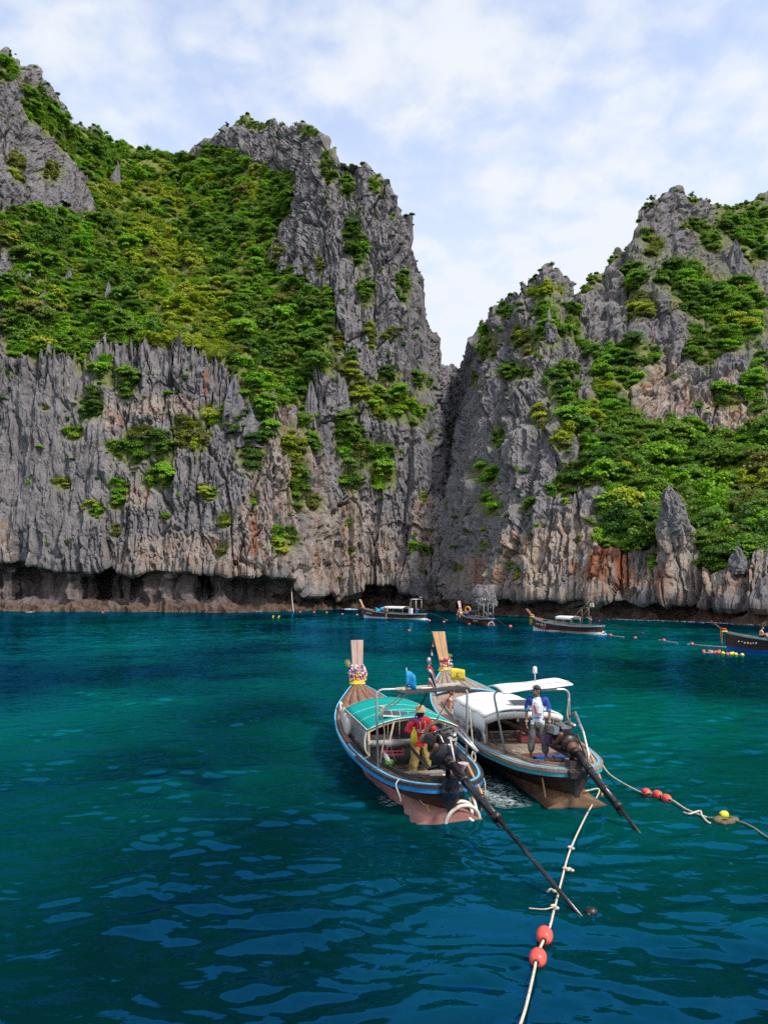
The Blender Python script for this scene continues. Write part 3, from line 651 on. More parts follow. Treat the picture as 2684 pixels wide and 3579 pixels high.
def tree_proto(seed, kind):
    rng = np.random.RandomState(seed)
    if kind == 'tree':            # spreading tree, tiers of foliage
        lobes = [(0, 0, 3.3, 1.5)] + [(math.cos(a) * 1.75, math.sin(a) * 1.75, 2.2 + rng.random_sample() * 1.0, 0.95 + .4 * rng.random_sample()) for a in np.arange(0, 6.28, 1.05) + rng.random_sample()] + [(math.cos(a) * 2.3, math.sin(a) * 2.3, 1.4 + .4 * rng.random_sample(), .7 + .3 * rng.random_sample()) for a in np.arange(0, 6.28, 1.57) + rng.random_sample()]
        V, Fq = crown_verts(rng, lobes, 2000, 0.20, 0.6)
        tr = trunk_mesh('trunk', rng, 1.6, .16, lobes[:6])
    elif kind == 'tall':          # irregular upright crown
        lobes = [(rng.normal() * .5, rng.normal() * .5, 1.2 + .75 * i, 1.35 - .14 * i + .25 * rng.random_sample()) for i in range(5)] + [(rng.normal() * 1.2, rng.normal() * 1.2, 1.5 + 2 * rng.random_sample(), .8) for i in range(5)]
        V, Fq = crown_verts(rng, lobes, 1800, 0.19, 0.75)
        tr = trunk_mesh('trunk', rng, 1.3, .14, lobes[:4])
    elif kind == 'shrub':         # low mound
        lobes = [(0, 0, .7, 1.2)] + [(math.cos(a) * 1.15, math.sin(a) * 1.15, .4 + .5 * rng.random_sample(), .75 + .35 * rng.random_sample()) for a in np.arange(0, 6.28, .9) + rng.random_sample()]
        V, Fq = crown_verts(rng, lobes, 1300, 0.17, 0.8)
        tr = trunk_mesh('stem', rng, .5, .09, lobes[:5])
    elif kind == 'hanging':       # shrub spilling down the rock, two or three clumps one over the other
        lobes = [(rng.normal() * .4, -.3 + rng.normal() * .3, 1.6 - .75 * i, 1.0 - .08 * i) for i in range(4)] + [(rng.normal() * .9, -.2, 1.2 - 1.6 * rng.random_sample(), .65) for i in range(4)]
        V, Fq = crown_verts(rng, lobes, 1100, 0.16, 0.85)
        tr = trunk_mesh('stem', rng, .6, .08, lobes[:3])
    elif kind == 'tuft':          # feathery grass or bamboo clump
        V, Fq = [], []
        for i in range(150):
            a = rng.random_sample() * 6.283; r = rng.random_sample() ** .5 * 1.1; L = 1.0 + 1.1 * rng.random_sample(); w = .07 + .06 * rng.random_sample()
            p = np.array([math.cos(a) * r, math.sin(a) * r, -.2]); o = np.array([math.cos(a), math.sin(a), 0]) * (.5 + .5 * rng.random_sample()); s = np.array([-math.sin(a), math.cos(a), 0]) * w
            q = p + o * L * .35 + np.array([0, 0, L * .7]); e = q + o * L * .6 + np.array([0, 0, L * .05]); k0 = len(V)
            V += [p - s, p + s, q + s, q - s, e + s * .3, e - s * .3]; Fq += [(k0, k0 + 1, k0 + 2, k0 + 3), (k0 + 3, k0 + 2, k0 + 4, k0 + 5)]
        tr = None
    me = quads_mesh('crown' if tr else 'tuft', V, Fq)
    return me, tr
PROTO = {}
for kind, n in (('tree', 4), ('tall', 3), ('shrub', 4), ('hanging', 3), ('tuft', 3)):
    PROTO[kind] = []
    for i in range(n):
        cm, tm = tree_proto(100 * len(PROTO) + i, kind)
        row = []
        for m in LEAF:
            c = cm.copy(); c.materials.append(m); row.append(c)
        bpy.data.meshes.remove(cm)
        PROTO[kind].append((row, tm))
TONE_WORD = ['dark green', 'mid green', 'bright green', 'yellow green', 'olive brown', 'straw coloured']
rngv = np.random.RandomState(11)
STUFF = {}       # name -> list of (point, yaw, scale, lean, proto key, tone)
def side_of(px): return 'left' if px < 1545 else 'right'
def sample(ring, mask, n, rng, weight=None):
    idx = np.argwhere(mask)
    if len(idx) == 0: return []
    return idx[rng.randint(0, len(idx), n)]
plants = []      # (size in the picture, point, kind, variant, tone, scale, yaw, where)
def add_plant(p, kind, tone, sc, where, near_crest=False):
    if near_crest: sc *= .5; kind = {'tree': 'shrub', 'tall': 'shrub'}.get(kind, kind)
    p = np.array(p, float) - np.array([0, 0, .45 * sc if kind in ('tree', 'tall') else 0])
    plants.append([sc * 2650 / p[1], p, kind, rngv.randint(len(PROTO[kind])), tone, sc, rngv.random_sample() * 6.283, where])
def tone_slope(x, y):
    "tone of the growth on the big slopes, drawn from broad drifts"
    n = float(perlin(np.array([x / 170.0, y / 150.0, 4.0])))
    lime = math.exp(-(((x - 560 - (y - 900) * .45) / 120.0) ** 2)) * (1 if 640 < y < 1330 else 0)
    r = rngv.random_sample()
    if x < 1200 and r < lime * .75: return 5 if rngv.random_sample() < .45 else 3
    r = rngv.random_sample() + n * .45
    return 0 if r < .08 else 1 if r < .62 else 2 if r < .87 else 4 if r < .97 else 3
def fill_region(ring, poly, n_big, n_small, where, smin, smax):
    px, py, P = ring['px'], ring['py'], ring['P']
    rows = np.zeros(px.shape, bool); rows[ring['nbase'] + 4:ring['nbase'] + ring['nv'] + 2] = True
    m = in_poly(px, py, poly) & rows & (px > -120) & (px < 2800)
    for (i, j) in sample(ring, m, n_big, rngv):
        p = P[i, j]; x, y = px[i, j], py[i, j]
        t = tone_slope(x, y); kind = 'tuft' if t == 5 else rngv.choice(['tree', 'tall', 'shrub'], p=[.5, .22, .28])
        add_plant(p, kind, t, smin + (smax - smin) * rngv.random_sample() ** 1.4, where, i > ring['nbase'] + ring['nv'] - 22)
    for (i, j) in sample(ring, m, n_small, rngv):
        t = tone_slope(px[i, j], py[i, j]); kind = 'tuft' if t == 5 else rngv.choice(['shrub', 'hanging', 'tall', 'tuft'], p=[.46, .14, .12, .28])
        add_plant(P[i, j], kind, t, .45 + .5 * rngv.random_sample(), where)
def fill_patch(ring, e, where):
    cx, cy, rx, ry, t0 = e
    px, py, P = ring['px'], ring['py'], ring['P']
    rows = np.zeros(px.shape, bool); rows[ring['nbase'] + 2:ring['nbase'] + ring['nv'] + 4] = True
    m = (np.hypot((px - cx) / rx, (py - cy) / ry) < 0.8) & rows
    idx = np.argwhere(m)
    if len(idx) == 0: return
    D = P[idx[len(idx) // 2][0], idx[len(idx) // 2][1], 1]; mpp = D / 2650.0
    W, Ht = 2 * rx * mpp, 2 * ry * mpp
    s = max(.25, min(.85, min(W, Ht) / 5.0))
    n = int(max(1, W * Ht / (s * s * 6.2)))
    lone = n <= 2
    for q in range(n):
        i, j = idx[rngv.randint(len(idx))] if not lone else idx[np.argmin(np.hypot(px[m] - cx, py[m] - cy - ry * .3 + q * ry * .5))]
        t = t0 if (lone or rngv.random_sample() < .62) else max(0, min(4, t0 + rngv.choice([-1, 1])))
        kind = rngv.choice(['shrub', 'hanging', 'tree', 'tuft'], p=[.38, .32, .16, .14]) if t != 4 else rngv.choice(['shrub', 'hanging', 'tuft'], p=[.4, .25, .35])
        add_plant(P[i, j], kind, int(t), s * (.75 + .45 * rngv.random_sample()), where, i > ring['nbase'] + ring['nv'] - 30)
    for q in range(int(n * 0.9)):
        i, j = idx[rngv.randint(len(idx))]
        add_plant(P[i, j], rngv.choice(['tuft', 'shrub', 'hanging']), 4 if rngv.random_sample() < .4 else int(t0), s * .5, where)
A, B = RINGS[0], RINGS[1]
SLOPES = 'the big green slope of the left cliff'; GULLY = 'the wooded gully at the foot of the right cliff'
fill_region(A, SLOPE_A, 560, 2600, SLOPES, 0.45, 1.3)
fill_region(B, GULLY_B, 240, 900, GULLY, 0.5, 1.3)
for e in PATCH_A + PATCH_E: fill_patch(A, e, 'a ledge of the left cliff')
for e in PATCH_B: fill_patch(B, e, 'a ledge of the right cliff')
# loose tufts and seedlings over all the rock, and a fringe along the crests
for ring, w, n in ((A, 'a ledge of the left cliff', 420), (B, 'a ledge of the right cliff', 300)):
    rows = np.zeros(ring['px'].shape, bool); rows[ring['nbase'] + 20:ring['nbase'] + ring['nv']] = True
    nn = perlin(np.stack([ring['px'] / 160, ring['py'] / 160, ring['px'] * 0 + 5], -1))
    for (i, j) in sample(ring, rows & (ring['px'] > -100) & (ring['px'] < 2760) & (nn > .0), n, rngv): add_plant(ring['P'][i, j], rngv.choice(['tuft', 'shrub', 'hanging']), rngv.choice([1, 4, 2, 0]), .22 + .3 * rngv.random_sample() ** 2, w)
    cr = ring['nbase'] + ring['nv'] - 1
    for q in range(150):
        j = rngv.randint(ring['px'].shape[1]); i = cr - rngv.randint(0, 8)
        if float(perlin(np.array([ring['px'][i, j] / 90, 3.3, 0.]))) > -.05 and not (ring is B and ring['px'][i, j] < 1640): add_plant(ring['P'][i, j], rngv.choice(['shrub', 'tuft', 'shrub', 'tall']), rngv.choice([0, 1, 1, 4]), .2 + .25 * rngv.random_sample(), w)
plants.sort(key=lambda a: -a[0])
vis = [p for p in plants if -40 < project(p[1])[0] < 2724]
N_SINGLE = 290
single = vis[:N_SINGLE]; sid = set(id(p) for p in single)
rest = [p for p in plants if id(p) not in sid]
lean = lambda: (rngv.normal() * .12, rngv.normal() * .12)
def spot(x, y, where):
    "where a plant stands, by things one can find in the view"
    if where == SLOPES:
        v = 'atop' if y < 680 else 'high on' if y < 840 else 'halfway up' if y < 1000 else 'low on' if y < 1160 else 'lowest on'
        h = 'under the left peak' if x < 230 else 'left of grass strip' if x < 480 else 'on the grass strip' if x < 720 else 'right of grass strip' if x < 900 else 'beside the grey tower'
        return '%s the slope %s' % (v, h)
    if where == GULLY:
        v = 'high in' if y < 1600 else 'midway up' if y < 1780 else 'low in'
        h = 'by the grey buttress' if x < 2180 else 'behind the spire' if x < 2380 else 'right of the spire' if x < 2530 else 'far right'
        return '%s the wooded gully, %s' % (v, h)
    v = 'low on' if y > 1780 else 'midway up' if y > 1400 else 'high on' if y > 900 else 'atop'
    if 'left' in where: h = 'the fluted left wall' if x < 300 else 'the pitted wall below the slope' if x < 700 else 'the broken rock under the slope' if x < 1050 else 'the grey tower face' if x < 1330 else 'the tower edge by the gap'
    else: h = 'the right cliff by the gap' if x < 1800 else 'the buttress left of the gully' if x < 2050 else 'the rock wall above the gully' if x < 2400 else 'the far right cliff'
    return '%s %s' % (v, h)
from collections import Counter
SIZE_WORD = lambda s: '' if s < 35 else 'broad '
labs = []
for p in single:
    size, pt, kind, var, tone, sc, yaw, where = p
    word = {'tree': 'tree', 'tall': 'tall tree', 'shrub': 'shrub', 'hanging': 'trailing shrub', 'tuft': 'grass tuft'}[kind]
    x, y = project(pt); labs.append('%s %s %s' % (TONE_WORD[tone], word, spot(float(x), float(y), where)))
order = {}
for i, (p, l) in enumerate(zip(single, labs)): order.setdefault(l, []).append((float(project(p[1])[0]), i))
ORD = ['leftmost', 'second-from-left', 'third-from-left', 'fourth-from-left', 'fifth-from-left', 'sixth-from-left', 'seventh-from-left', 'eighth-from-left', 'ninth-from-left', 'tenth-from-left', 'eleventh-from-left', 'twelfth-from-left', 'thirteenth-from-left', 'fourteenth-from-left']
for l, q in order.items():
    if len(q) > 1:
        for k_, (x_, i) in enumerate(sorted(q)): labs[i] = (ORD[k_] + ' ' if k_ < 14 else 'rightmost ') + l
for p, lab in zip(single, labs):
    size, pt, kind, var, tone, sc, yaw, where = p
    row, tm = PROTO[kind][var]
    nm = {'tree': 'tree', 'tall': 'tree', 'shrub': 'shrub', 'hanging': 'shrub', 'tuft': 'grass_tuft'}[kind]
    e = empty(nm, pt, yaw); tag(e, lab, {'tree': 'tree', 'shrub': 'shrub', 'grass_tuft': 'grass'}[nm], {'tree': 'trees on ', 'shrub': 'shrubs on ', 'grass_tuft': 'grass tufts on '}[nm] + where.replace('a ledge', 'ledges'))
    l = lean(); e.rotation_euler = (l[0], l[1], yaw); e.scale = (sc, sc, sc * (.85 + .3 * rngv.random_sample()))
    new_mesh_obj('crown' if kind != 'tuft' else 'blades', row[tone], e)
    if tm: new_mesh_obj('trunk' if nm == 'tree' else 'stem', tm, e)
# the smaller growth: one scattered mass per cliff
def scatter_stuff(name, label, items):
    keys = sorted(set((p[2], p[3], p[4]) for p in items)); kid = {k: i for i, k in enumerate(keys)}
    me = bpy.data.meshes.new(name); me.vertices.add(len(items)); me.vertices.foreach_set('co', np.array([p[1] for p in items], np.float32).reshape(-1))
    def at(nm, typ, arr, key='value'):
        a = me.attributes.new(nm, typ, 'POINT'); a.data.foreach_set(key, np.asarray(arr).reshape(-1))
    at('variant', 'INT', np.array([kid[(p[2], p[3], p[4])] for p in items], np.int32))
    at('turn', 'FLOAT_VECTOR', np.array([(*lean(), p[6]) for p in items], np.float32), 'vector')
    at('size', 'FLOAT', np.array([p[5] for p in items], np.float32))
    o = new_mesh_obj(name, me); tag(o, label, None, None, 'stuff')
    ng = bpy.data.node_groups.new(name + '_nodes', 'GeometryNodeTree')
    ng.interface.new_socket('Geometry', in_out='INPUT', socket_type='NodeSocketGeometry'); ng.interface.new_socket('Geometry', in_out='OUTPUT', socket_type='NodeSocketGeometry')
    N = ng.nodes; L = ng.links
    gi = N.new('NodeGroupInput'); go = N.new('NodeGroupOutput')
    j = N.new('GeometryNodeGeometryToInstance')
    for k in reversed(keys):
        po = bpy.data.objects.new('plant_source', PROTO[k[0]][k[1]][0][k[2]])
        oi = N.new('GeometryNodeObjectInfo'); oi.inputs['Object'].default_value = po; oi.inputs['As Instance'].default_value = True
        L.new(oi.outputs['Geometry'], j.inputs[0])
    # one instance per source, picked by index
    jn = N.new('GeometryNodeJoinGeometry')
    for l in list(ng.links): ng.links.remove(l)
    for n in [n for n in N if n.bl_idname == 'GeometryNodeObjectInfo'][:]: L.new(n.outputs['Geometry'], jn.inputs[0])
    N.remove(j)
    ip = N.new('GeometryNodeInstanceOnPoints'); ip.inputs['Pick Instance'].default_value = True
    def na(nm, typ):
        n = N.new('GeometryNodeInputNamedAttribute'); n.data_type = typ; n.inputs['Name'].default_value = nm; return n.outputs['Attribute']
    L.new(gi.outputs[0], ip.inputs['Points']); L.new(jn.outputs[0], ip.inputs['Instance'])
    L.new(na('variant', 'INT'), ip.inputs['Instance Index'])
    er = N.new('FunctionNodeEulerToRotation'); L.new(na('turn', 'FLOAT_VECTOR'), er.inputs[0]); L.new(er.outputs[0], ip.inputs['Rotation'])
    L.new(na('size', 'FLOAT'), ip.inputs['Scale']); L.new(ip.outputs[0], go.inputs[0])
    md = o.modifiers.new('scatter', 'NODES'); md.node_group = ng
    return o
left = [p for p in rest if 'left' in p[7]]; right = [p for p in rest if 'right' in p[7]]
scatter_stuff('undergrowth', 'dense small bushes and grass covering the slope and ledges of the left cliff', left)
scatter_stuff('undergrowth', 'dense small bushes and grass covering the gully and ledges of the right cliff', right)
# ------------------------------------------------------------------ solid-building kit
class MB:
    def __init__(s): s.v = []; s.f = []; s.mi = []; s.sm = []
    def add(s, V, F, m=0, smooth=True):
        k = len(s.v); s.v += [tuple(p) for p in V]
        for f in F: s.f.append(tuple(i + k for i in f)); s.mi.append(m); s.sm.append(smooth)
        return s
    def box(s, c, size, rot=None, m=0, taper=1.0):
        x, y, z = (a / 2 for a in size); V = [Vector((i * x * (taper if k > 0 else 1), j * y * (taper if k > 0 else 1), k * z)) for k in (-1, 1) for j in (-1, 1) for i in (-1, 1)]
        if rot is not None:
            M = rot if isinstance(rot, Matrix) else Matrix.Rotation(rot[0], 3, 'X') if False else (Matrix.Rotation(rot[2], 3, 'Z') @ Matrix.Rotation(rot[1], 3, 'Y') @ Matrix.Rotation(rot[0], 3, 'X'))
            V = [M @ p for p in V]
        c = Vector(c)
        return s.add([p + c for p in V], [(0, 2, 3, 1), (4, 5, 7, 6), (0, 1, 5, 4), (2, 6, 7, 3), (0, 4, 6, 2), (1, 3, 7, 5)], m, False)
    def beam(s, a, b, w, h, m=0, up=(0, 0, 1)):
        a, b = Vector(a), Vector(b); d = (b - a).normalized(); u = Vector(up)
        if abs(d.dot(u)) > .95: u = Vector((1, 0, 0))
        sd = d.cross(u).normalized(); u = sd.cross(d)
        V = [p + sd * i * w / 2 + u * j * h / 2 for p in (a, b) for i, j in ((-1, -1), (1, -1), (1, 1), (-1, 1))]
        return s.add(V, [(3, 2, 1, 0), (4, 5, 6, 7), (0, 1, 5, 4), (1, 2, 6, 5), (2, 3, 7, 6), (3, 0, 4, 7)], m, False)
    def tube(s, pts, r, k=8, m=0, caps=True):
        pts = [Vector(p) for p in pts]; n = len(pts); rs = [r] * n if isinstance(r, (int, float)) else list(r)
        V, F = [], []; prev = None
        for i, p in enumerate(pts):
            t = (pts[min(i + 1, n - 1)] - pts[max(i - 1, 0)]).normalized()
            a = t.orthogonal().normalized() if prev is None else (prev - t * prev.dot(t)).normalized()
            prev = a; b = t.cross(a)
            for j in range(k): w = 2 * math.pi * j / k; V.append(p + a * math.cos(w) * rs[i] + b * math.sin(w) * rs[i])
        for i in range(n - 1):
            for j in range(k): F.append((i * k + j, i * k + (j + 1) % k, (i + 1) * k + (j + 1) % k, (i + 1) * k + j))
        if caps: F.append(tuple(range(k - 1, -1, -1))); F.append(tuple((n - 1) * k + j for j in range(k)))
        return s.add(V, F, m)
    def lathe(s, c, prof, k=14, m=0, rot=None):
        "prof: (r, z) up the axis"
        V, F = [], []; n = len(prof); c = Vector(c); M = rot if rot is not None else Matrix.Identity(3)
        for r, z in prof:
            for j in range(k): w = 2 * math.pi * j / k; V.append(c + M @ Vector((r * math.cos(w), r * math.sin(w), z)))
        for i in range(n - 1):
            for j in range(k): F.append((i * k + j, i * k + (j + 1) % k, (i + 1) * k + (j + 1) % k, (i + 1) * k + j))
        F.append(tuple(range(k - 1, -1, -1))); F.append(tuple((n - 1) * k + j for j in range(k)))
        return s.add(V, F, m)
    def ball(s, c, r, k=10, m=0, rot=None):
        r = (r, r, r) if isinstance(r, (int, float)) else r; h = k // 2 + 1; V, F = [], []; c = Vector(c); M = rot if rot is not None else Matrix.Identity(3)
        for i in range(h + 1):
            t = math.pi * i / h
            for j in range(k): w = 2 * math.pi * j / k; V.append(c + M @ Vector((r[0] * math.sin(t) * math.cos(w), r[1] * math.sin(t) * math.sin(w), -r[2] * math.cos(t))))
        for i in range(h):
            for j in range(k): F.append((i * k + j, i * k + (j + 1) % k, (i + 1) * k + (j + 1) % k, (i + 1) * k + j))
        return s.add(V, F, m)
    def sheet(s, G, m=0, smooth=True, thick=0.0):
        "G: grid of points [row][col]; thick gives it a back"
        nr, nc = len(G), len(G[0]); V = [Vector(p) for r in G for p in r]
        F = [(i * nc + j, i * nc + j + 1, (i + 1) * nc + j + 1, (i + 1) * nc + j) for i in range(nr - 1) for j in range(nc - 1)]
        if thick:
            N = [Vector((0, 0, 0)) for _ in V]
            for f in F:
                n = (V[f[1]] - V[f[0]]).cross(V[f[3]] - V[f[0]])
                for i in f: N[i] += n
            k = len(V); V = V + [p - n.normalized() * thick for p, n in zip(V, N)]
            F2 = [tuple(i + k for i in reversed(f)) for f in F]
            edge = [j for j in range(nc)] + [i * nc + nc - 1 for i in range(1, nr)] + [(nr - 1) * nc + j for j in range(nc - 2, -1, -1)] + [i * nc for i in range(nr - 2, 0, -1)]
            F3 = [(edge[q], edge[q - 1], edge[q - 1] + k, edge[q] + k) for q in range(len(edge))]
            F = F + F2 + F3
        return s.add(V, F, m, smooth)
    def torus(s, c, R_, r, a0=0, a1=2 * math.pi, n=24, k=8, m=0, rot=None):
        M = rot if rot is not None else Matrix.Identity(3); c = Vector(c)
        pts = [c + M @ Vector((R_ * math.cos(a0 + (a1 - a0) * i / n), R_ * math.sin(a0 + (a1 - a0) * i / n), 0)) for i in range(n + 1)]
        return s.tube(pts, r, k, m)
    def build(s, name, mats, parent=None, label=None):
        me = bpy.data.meshes.new(name); me.from_pydata(s.v, [], s.f)
        for q in (mats if isinstance(mats, (list, tuple)) else [mats]): me.materials.append(q)
        me.polygons.foreach_set('material_index', s.mi); me.polygons.foreach_set('use_smooth', s.sm); me.update()
        o = new_mesh_obj(name, me, parent)
        if label: o['label'] = label
        return o
def smooth_line(pts, n=8):
    "Catmull-Rom through the points"
    P = [Vector(p) for p in pts]; P = [P[0] * 2 - P[1]] + P + [P[-1] * 2 - P[-2]]; out = []
    for i in range(1, len(P) - 2):
        a, b, c, d = P[i - 1:i + 3]
        for q in range(n):
            t = q / n; out.append(0.5 * ((2 * b) + (c - a) * t + (2 * a - 5 * b + 4 * c - d) * t * t + (3 * b - a - 3 * c + d) * t ** 3))
    return out + [P[-2]]
def sag(a, b, d, n=8):
    a, b = Vector(a), Vector(b); return [a.lerp(b, i / n) - Vector((0, 0, d * 4 * (i / n) * (1 - i / n))) for i in range(n + 1)]

def paint(name, c1, c2=None, rough=0.5, scale=(3, 3, 3), metal=0.0, bump=0.3, lo=0.35, hi=0.65, wear=None, wear_amt=0.6, **kw):
    k = NT(name); pos = k.n('ShaderNodeTexCoord').outputs['Object']
    c2 = c2 or tuple(v * 0.72 for v in c1)
    a = k.noise(k.scalev(pos, scale), 1.0, 6, 0.62, 0.4)
    c = k.mix(k.mapr(a, lo, hi), c2, c1)
    if wear:
        w = k.noise(k.scalev(pos, tuple(v * 1.7 for v in scale)), 1.0, 7, 0.7, 0.6)
        c = k.mix(k.mapr(w, 0.53, 0.62, 0, wear_amt), c, wear)
    n = k.bump(a, bump, 0.015)
    k.bsdf(c, rough, metal, n, **kw); return k.m
W_DARK = paint('dark_planking', (0.060, 0.028, 0.016), (0.026, 0.013, 0.009), 0.42, (0.5, 5, 14), wear=(0.11, 0.06, 0.035), wear_amt=.5)
W_BROWN = paint('varnished_planking', (0.15, 0.058, 0.028), (0.075, 0.028, 0.016), 0.38, (0.5, 5, 14), wear=(0.22, 0.11, 0.06), wear_amt=.5)
W_DECK = paint('brown_deck_wood', (0.26, 0.135, 0.085), (0.15, 0.075, 0.05), 0.5, (0.6, 12, 12), wear=(0.34, 0.22, 0.16), wear_amt=.5)
W_GREY = paint('weathered_wood', (0.36, 0.29, 0.23), (0.22, 0.165, 0.125), 0.75, (0.7, 14, 14), wear=(0.13, 0.09, 0.07), wear_amt=.6)
W_PALE = paint('pale_prow_wood', (0.52, 0.37, 0.30), (0.40, 0.27, 0.21), 0.6, (9, 9, 0.8), wear=(0.30, 0.19, 0.14), wear_amt=.35)
W_GOLD = paint('golden_prow_wood', (0.56, 0.33, 0.16), (0.42, 0.235, 0.105), 0.5, (9, 9, 0.8), wear=(0.26, 0.13, 0.06), wear_amt=.5)
W_BLACK = paint('blackened_wood', (0.040, 0.030, 0.026), (0.018, 0.014, 0.013), 0.6, (0.7, 10, 10), wear=(0.12, 0.09, 0.07), wear_amt=.6)
W_RED = paint('red_brown_wood', (0.26, 0.085, 0.045), (0.16, 0.05, 0.03), 0.45, (4, 0.8, 8))
BOTTOM = paint('pink_bottom_paint', (0.36, 0.165, 0.135), (0.25, 0.105, 0.085), 0.55, (1.6, 3, 3), wear=(0.15, 0.07, 0.05), wear_amt=.5)
BOTTOM2 = paint('brown_bottom_paint', (0.23, 0.125, 0.06), (0.13, 0.07, 0.035), 0.45, (1.6, 3, 3), wear=(0.07, 0.05, 0.03), wear_amt=.6)
BLUE = paint('blue_strake_paint', (0.02, 0.27, 0.62), (0.015, 0.20, 0.50), 0.4, (0.8, 8, 8), wear=(0.10, 0.09, 0.08), wear_amt=.8)
CYAN = paint('light_blue_paint', (0.16, 0.55, 0.78), (0.10, 0.42, 0.66), 0.45, (0.8, 8, 8), wear=(0.30, 0.29, 0.27), wear_amt=.75)
AQUA = paint('worn_aqua_paint', (0.05, 0.34, 0.44), (0.04, 0.26, 0.34), 0.5, (0.8, 8, 8), wear=(0.24, 0.21, 0.17), wear_amt=.8)
WHITE = paint('white_paint', (0.78, 0.77, 0.74), (0.62, 0.60, 0.57), 0.5)
CREAM = paint('cream_paint', (0.66, 0.60, 0.47), (0.52, 0.46, 0.35), 0.55, wear=(0.32, 0.27, 0.20), wear_amt=.4)
STEEL = paint('stainless_tube', (0.62, 0.60, 0.57), (0.46, 0.44, 0.42), 0.35, metal=.45, bump=.05)
IRON = paint('oily_iron', (0.05, 0.045, 0.042), (0.022, 0.02, 0.02), 0.4, (9, 9, 9), metal=.6, wear=(0.16, 0.075, 0.04), wear_amt=.7)
RUST = paint('rusty_iron', (0.21, 0.10, 0.055), (0.10, 0.055, 0.035), 0.65, (9, 9, 9), metal=.3)
BLACKP = paint('glossy_black', (0.014, 0.013, 0.016), (0.008, 0.008, 0.010), 0.22, (2, 9, 9), wear=(0.07, 0.05, 0.05), wear_amt=.5)
ALU = paint('engine_alloy', (0.56, 0.55, 0.53), (0.34, 0.33, 0.32), 0.38, (8, 8, 8), metal=.85, wear=(0.12, 0.10, 0.09), wear_amt=.6)
TEAL = paint('teal_tarpaulin', (0.003, 0.33, 0.285), (0.002, 0.27, 0.235), 0.75, (1.2, 1.2, 1.2), bump=.7, Specular_IOR_Level=.12)
WCLOTH = paint('white_canvas', (0.80, 0.79, 0.77), (0.66, 0.65, 0.63), 0.75, (1.0, 1.6, 1.6), bump=.7, wear=(0.46, 0.45, 0.43), wear_amt=.3)
GCLOTH = paint('grey_canvas', (0.42, 0.42, 0.41), (0.24, 0.24, 0.24), 0.75, (2, 2, 1.2), bump=.8)
ROPE = paint('pale_rope', (0.66, 0.60, 0.47), (0.44, 0.38, 0.28), 0.85, (18, 18, 18), bump=.8)
PVC = paint('white_hose', (0.74, 0.70, 0.64), (0.60, 0.55, 0.48), 0.4)
CELL = paint('solar_cell', (0.022, 0.024, 0.030), (0.015, 0.016, 0.022), 0.18, bump=.02)
CUSH = paint('grey_cushion', (0.52, 0.48, 0.44), (0.42, 0.38, 0.34), 0.9, (2, 2, 2), bump=.5)
YEL = paint('yellow_plastic', (0.80, 0.66, 0.01), (0.70, 0.56, 0.01), 0.35, bump=.1)
RED = paint('red_plastic', (0.60, 0.03, 0.03), (0.48, 0.02, 0.02), 0.45)
PINK = paint('pink_plastic', (0.62, 0.13, 0.17), (0.50, 0.09, 0.12), 0.45)
BLUEP = paint('blue_plastic', (0.01, 0.10, 0.42), (0.008, 0.07, 0.32), 0.4)
CORAL = paint('coral_float', (0.86, 0.105, 0.075), (0.74, 0.075, 0.055), 0.38, (3, 3, 3), bump=.25, wear=(0.86, 0.25, 0.18), wear_amt=.4)
NAVYC = paint('navy_cloth', (0.012, 0.014, 0.05), rough=.8)
def film_material():
    k = NT('clear_plastic_curtain'); pos = k.n('ShaderNodeTexCoord').outputs['Object']; a = k.noise(k.scalev(pos, (3, 3, 1)), 2, 5, .6, .6)
    g = k.n('ShaderNodeBsdfPrincipled', {'Base Color': (0.36, 0.37, 0.36, 1), 'Roughness': 0.25, 'Normal': k.bump(a, .9, .05)})
    t = k.n('ShaderNodeBsdfTransparent', {'Color': (0.75, 0.77, 0.77, 1)})
    m = k.n('ShaderNodeMixShader', {0: k.mapr(a, .35, .65, .3, .75), 1: t.outputs[0], 2: g.outputs[0]}); k.t.links.new(m.outputs[0], k.out.inputs[0]); return k.m
FILM = film_material()
PETAL = [paint('petal_%s' % n, c, rough=.7, bump=.1) for n, c in (('yellow', (0.85, 0.62, 0.04)), ('pink', (0.80, 0.30, 0.45)), ('white', (0.82, 0.78, 0.72)), ('lilac', (0.52, 0.28, 0.62)), ('red', (0.66, 0.04, 0.04)), ('green', (0.12, 0.42, 0.06)), ('orange', (0.85, 0.35, 0.05)))]

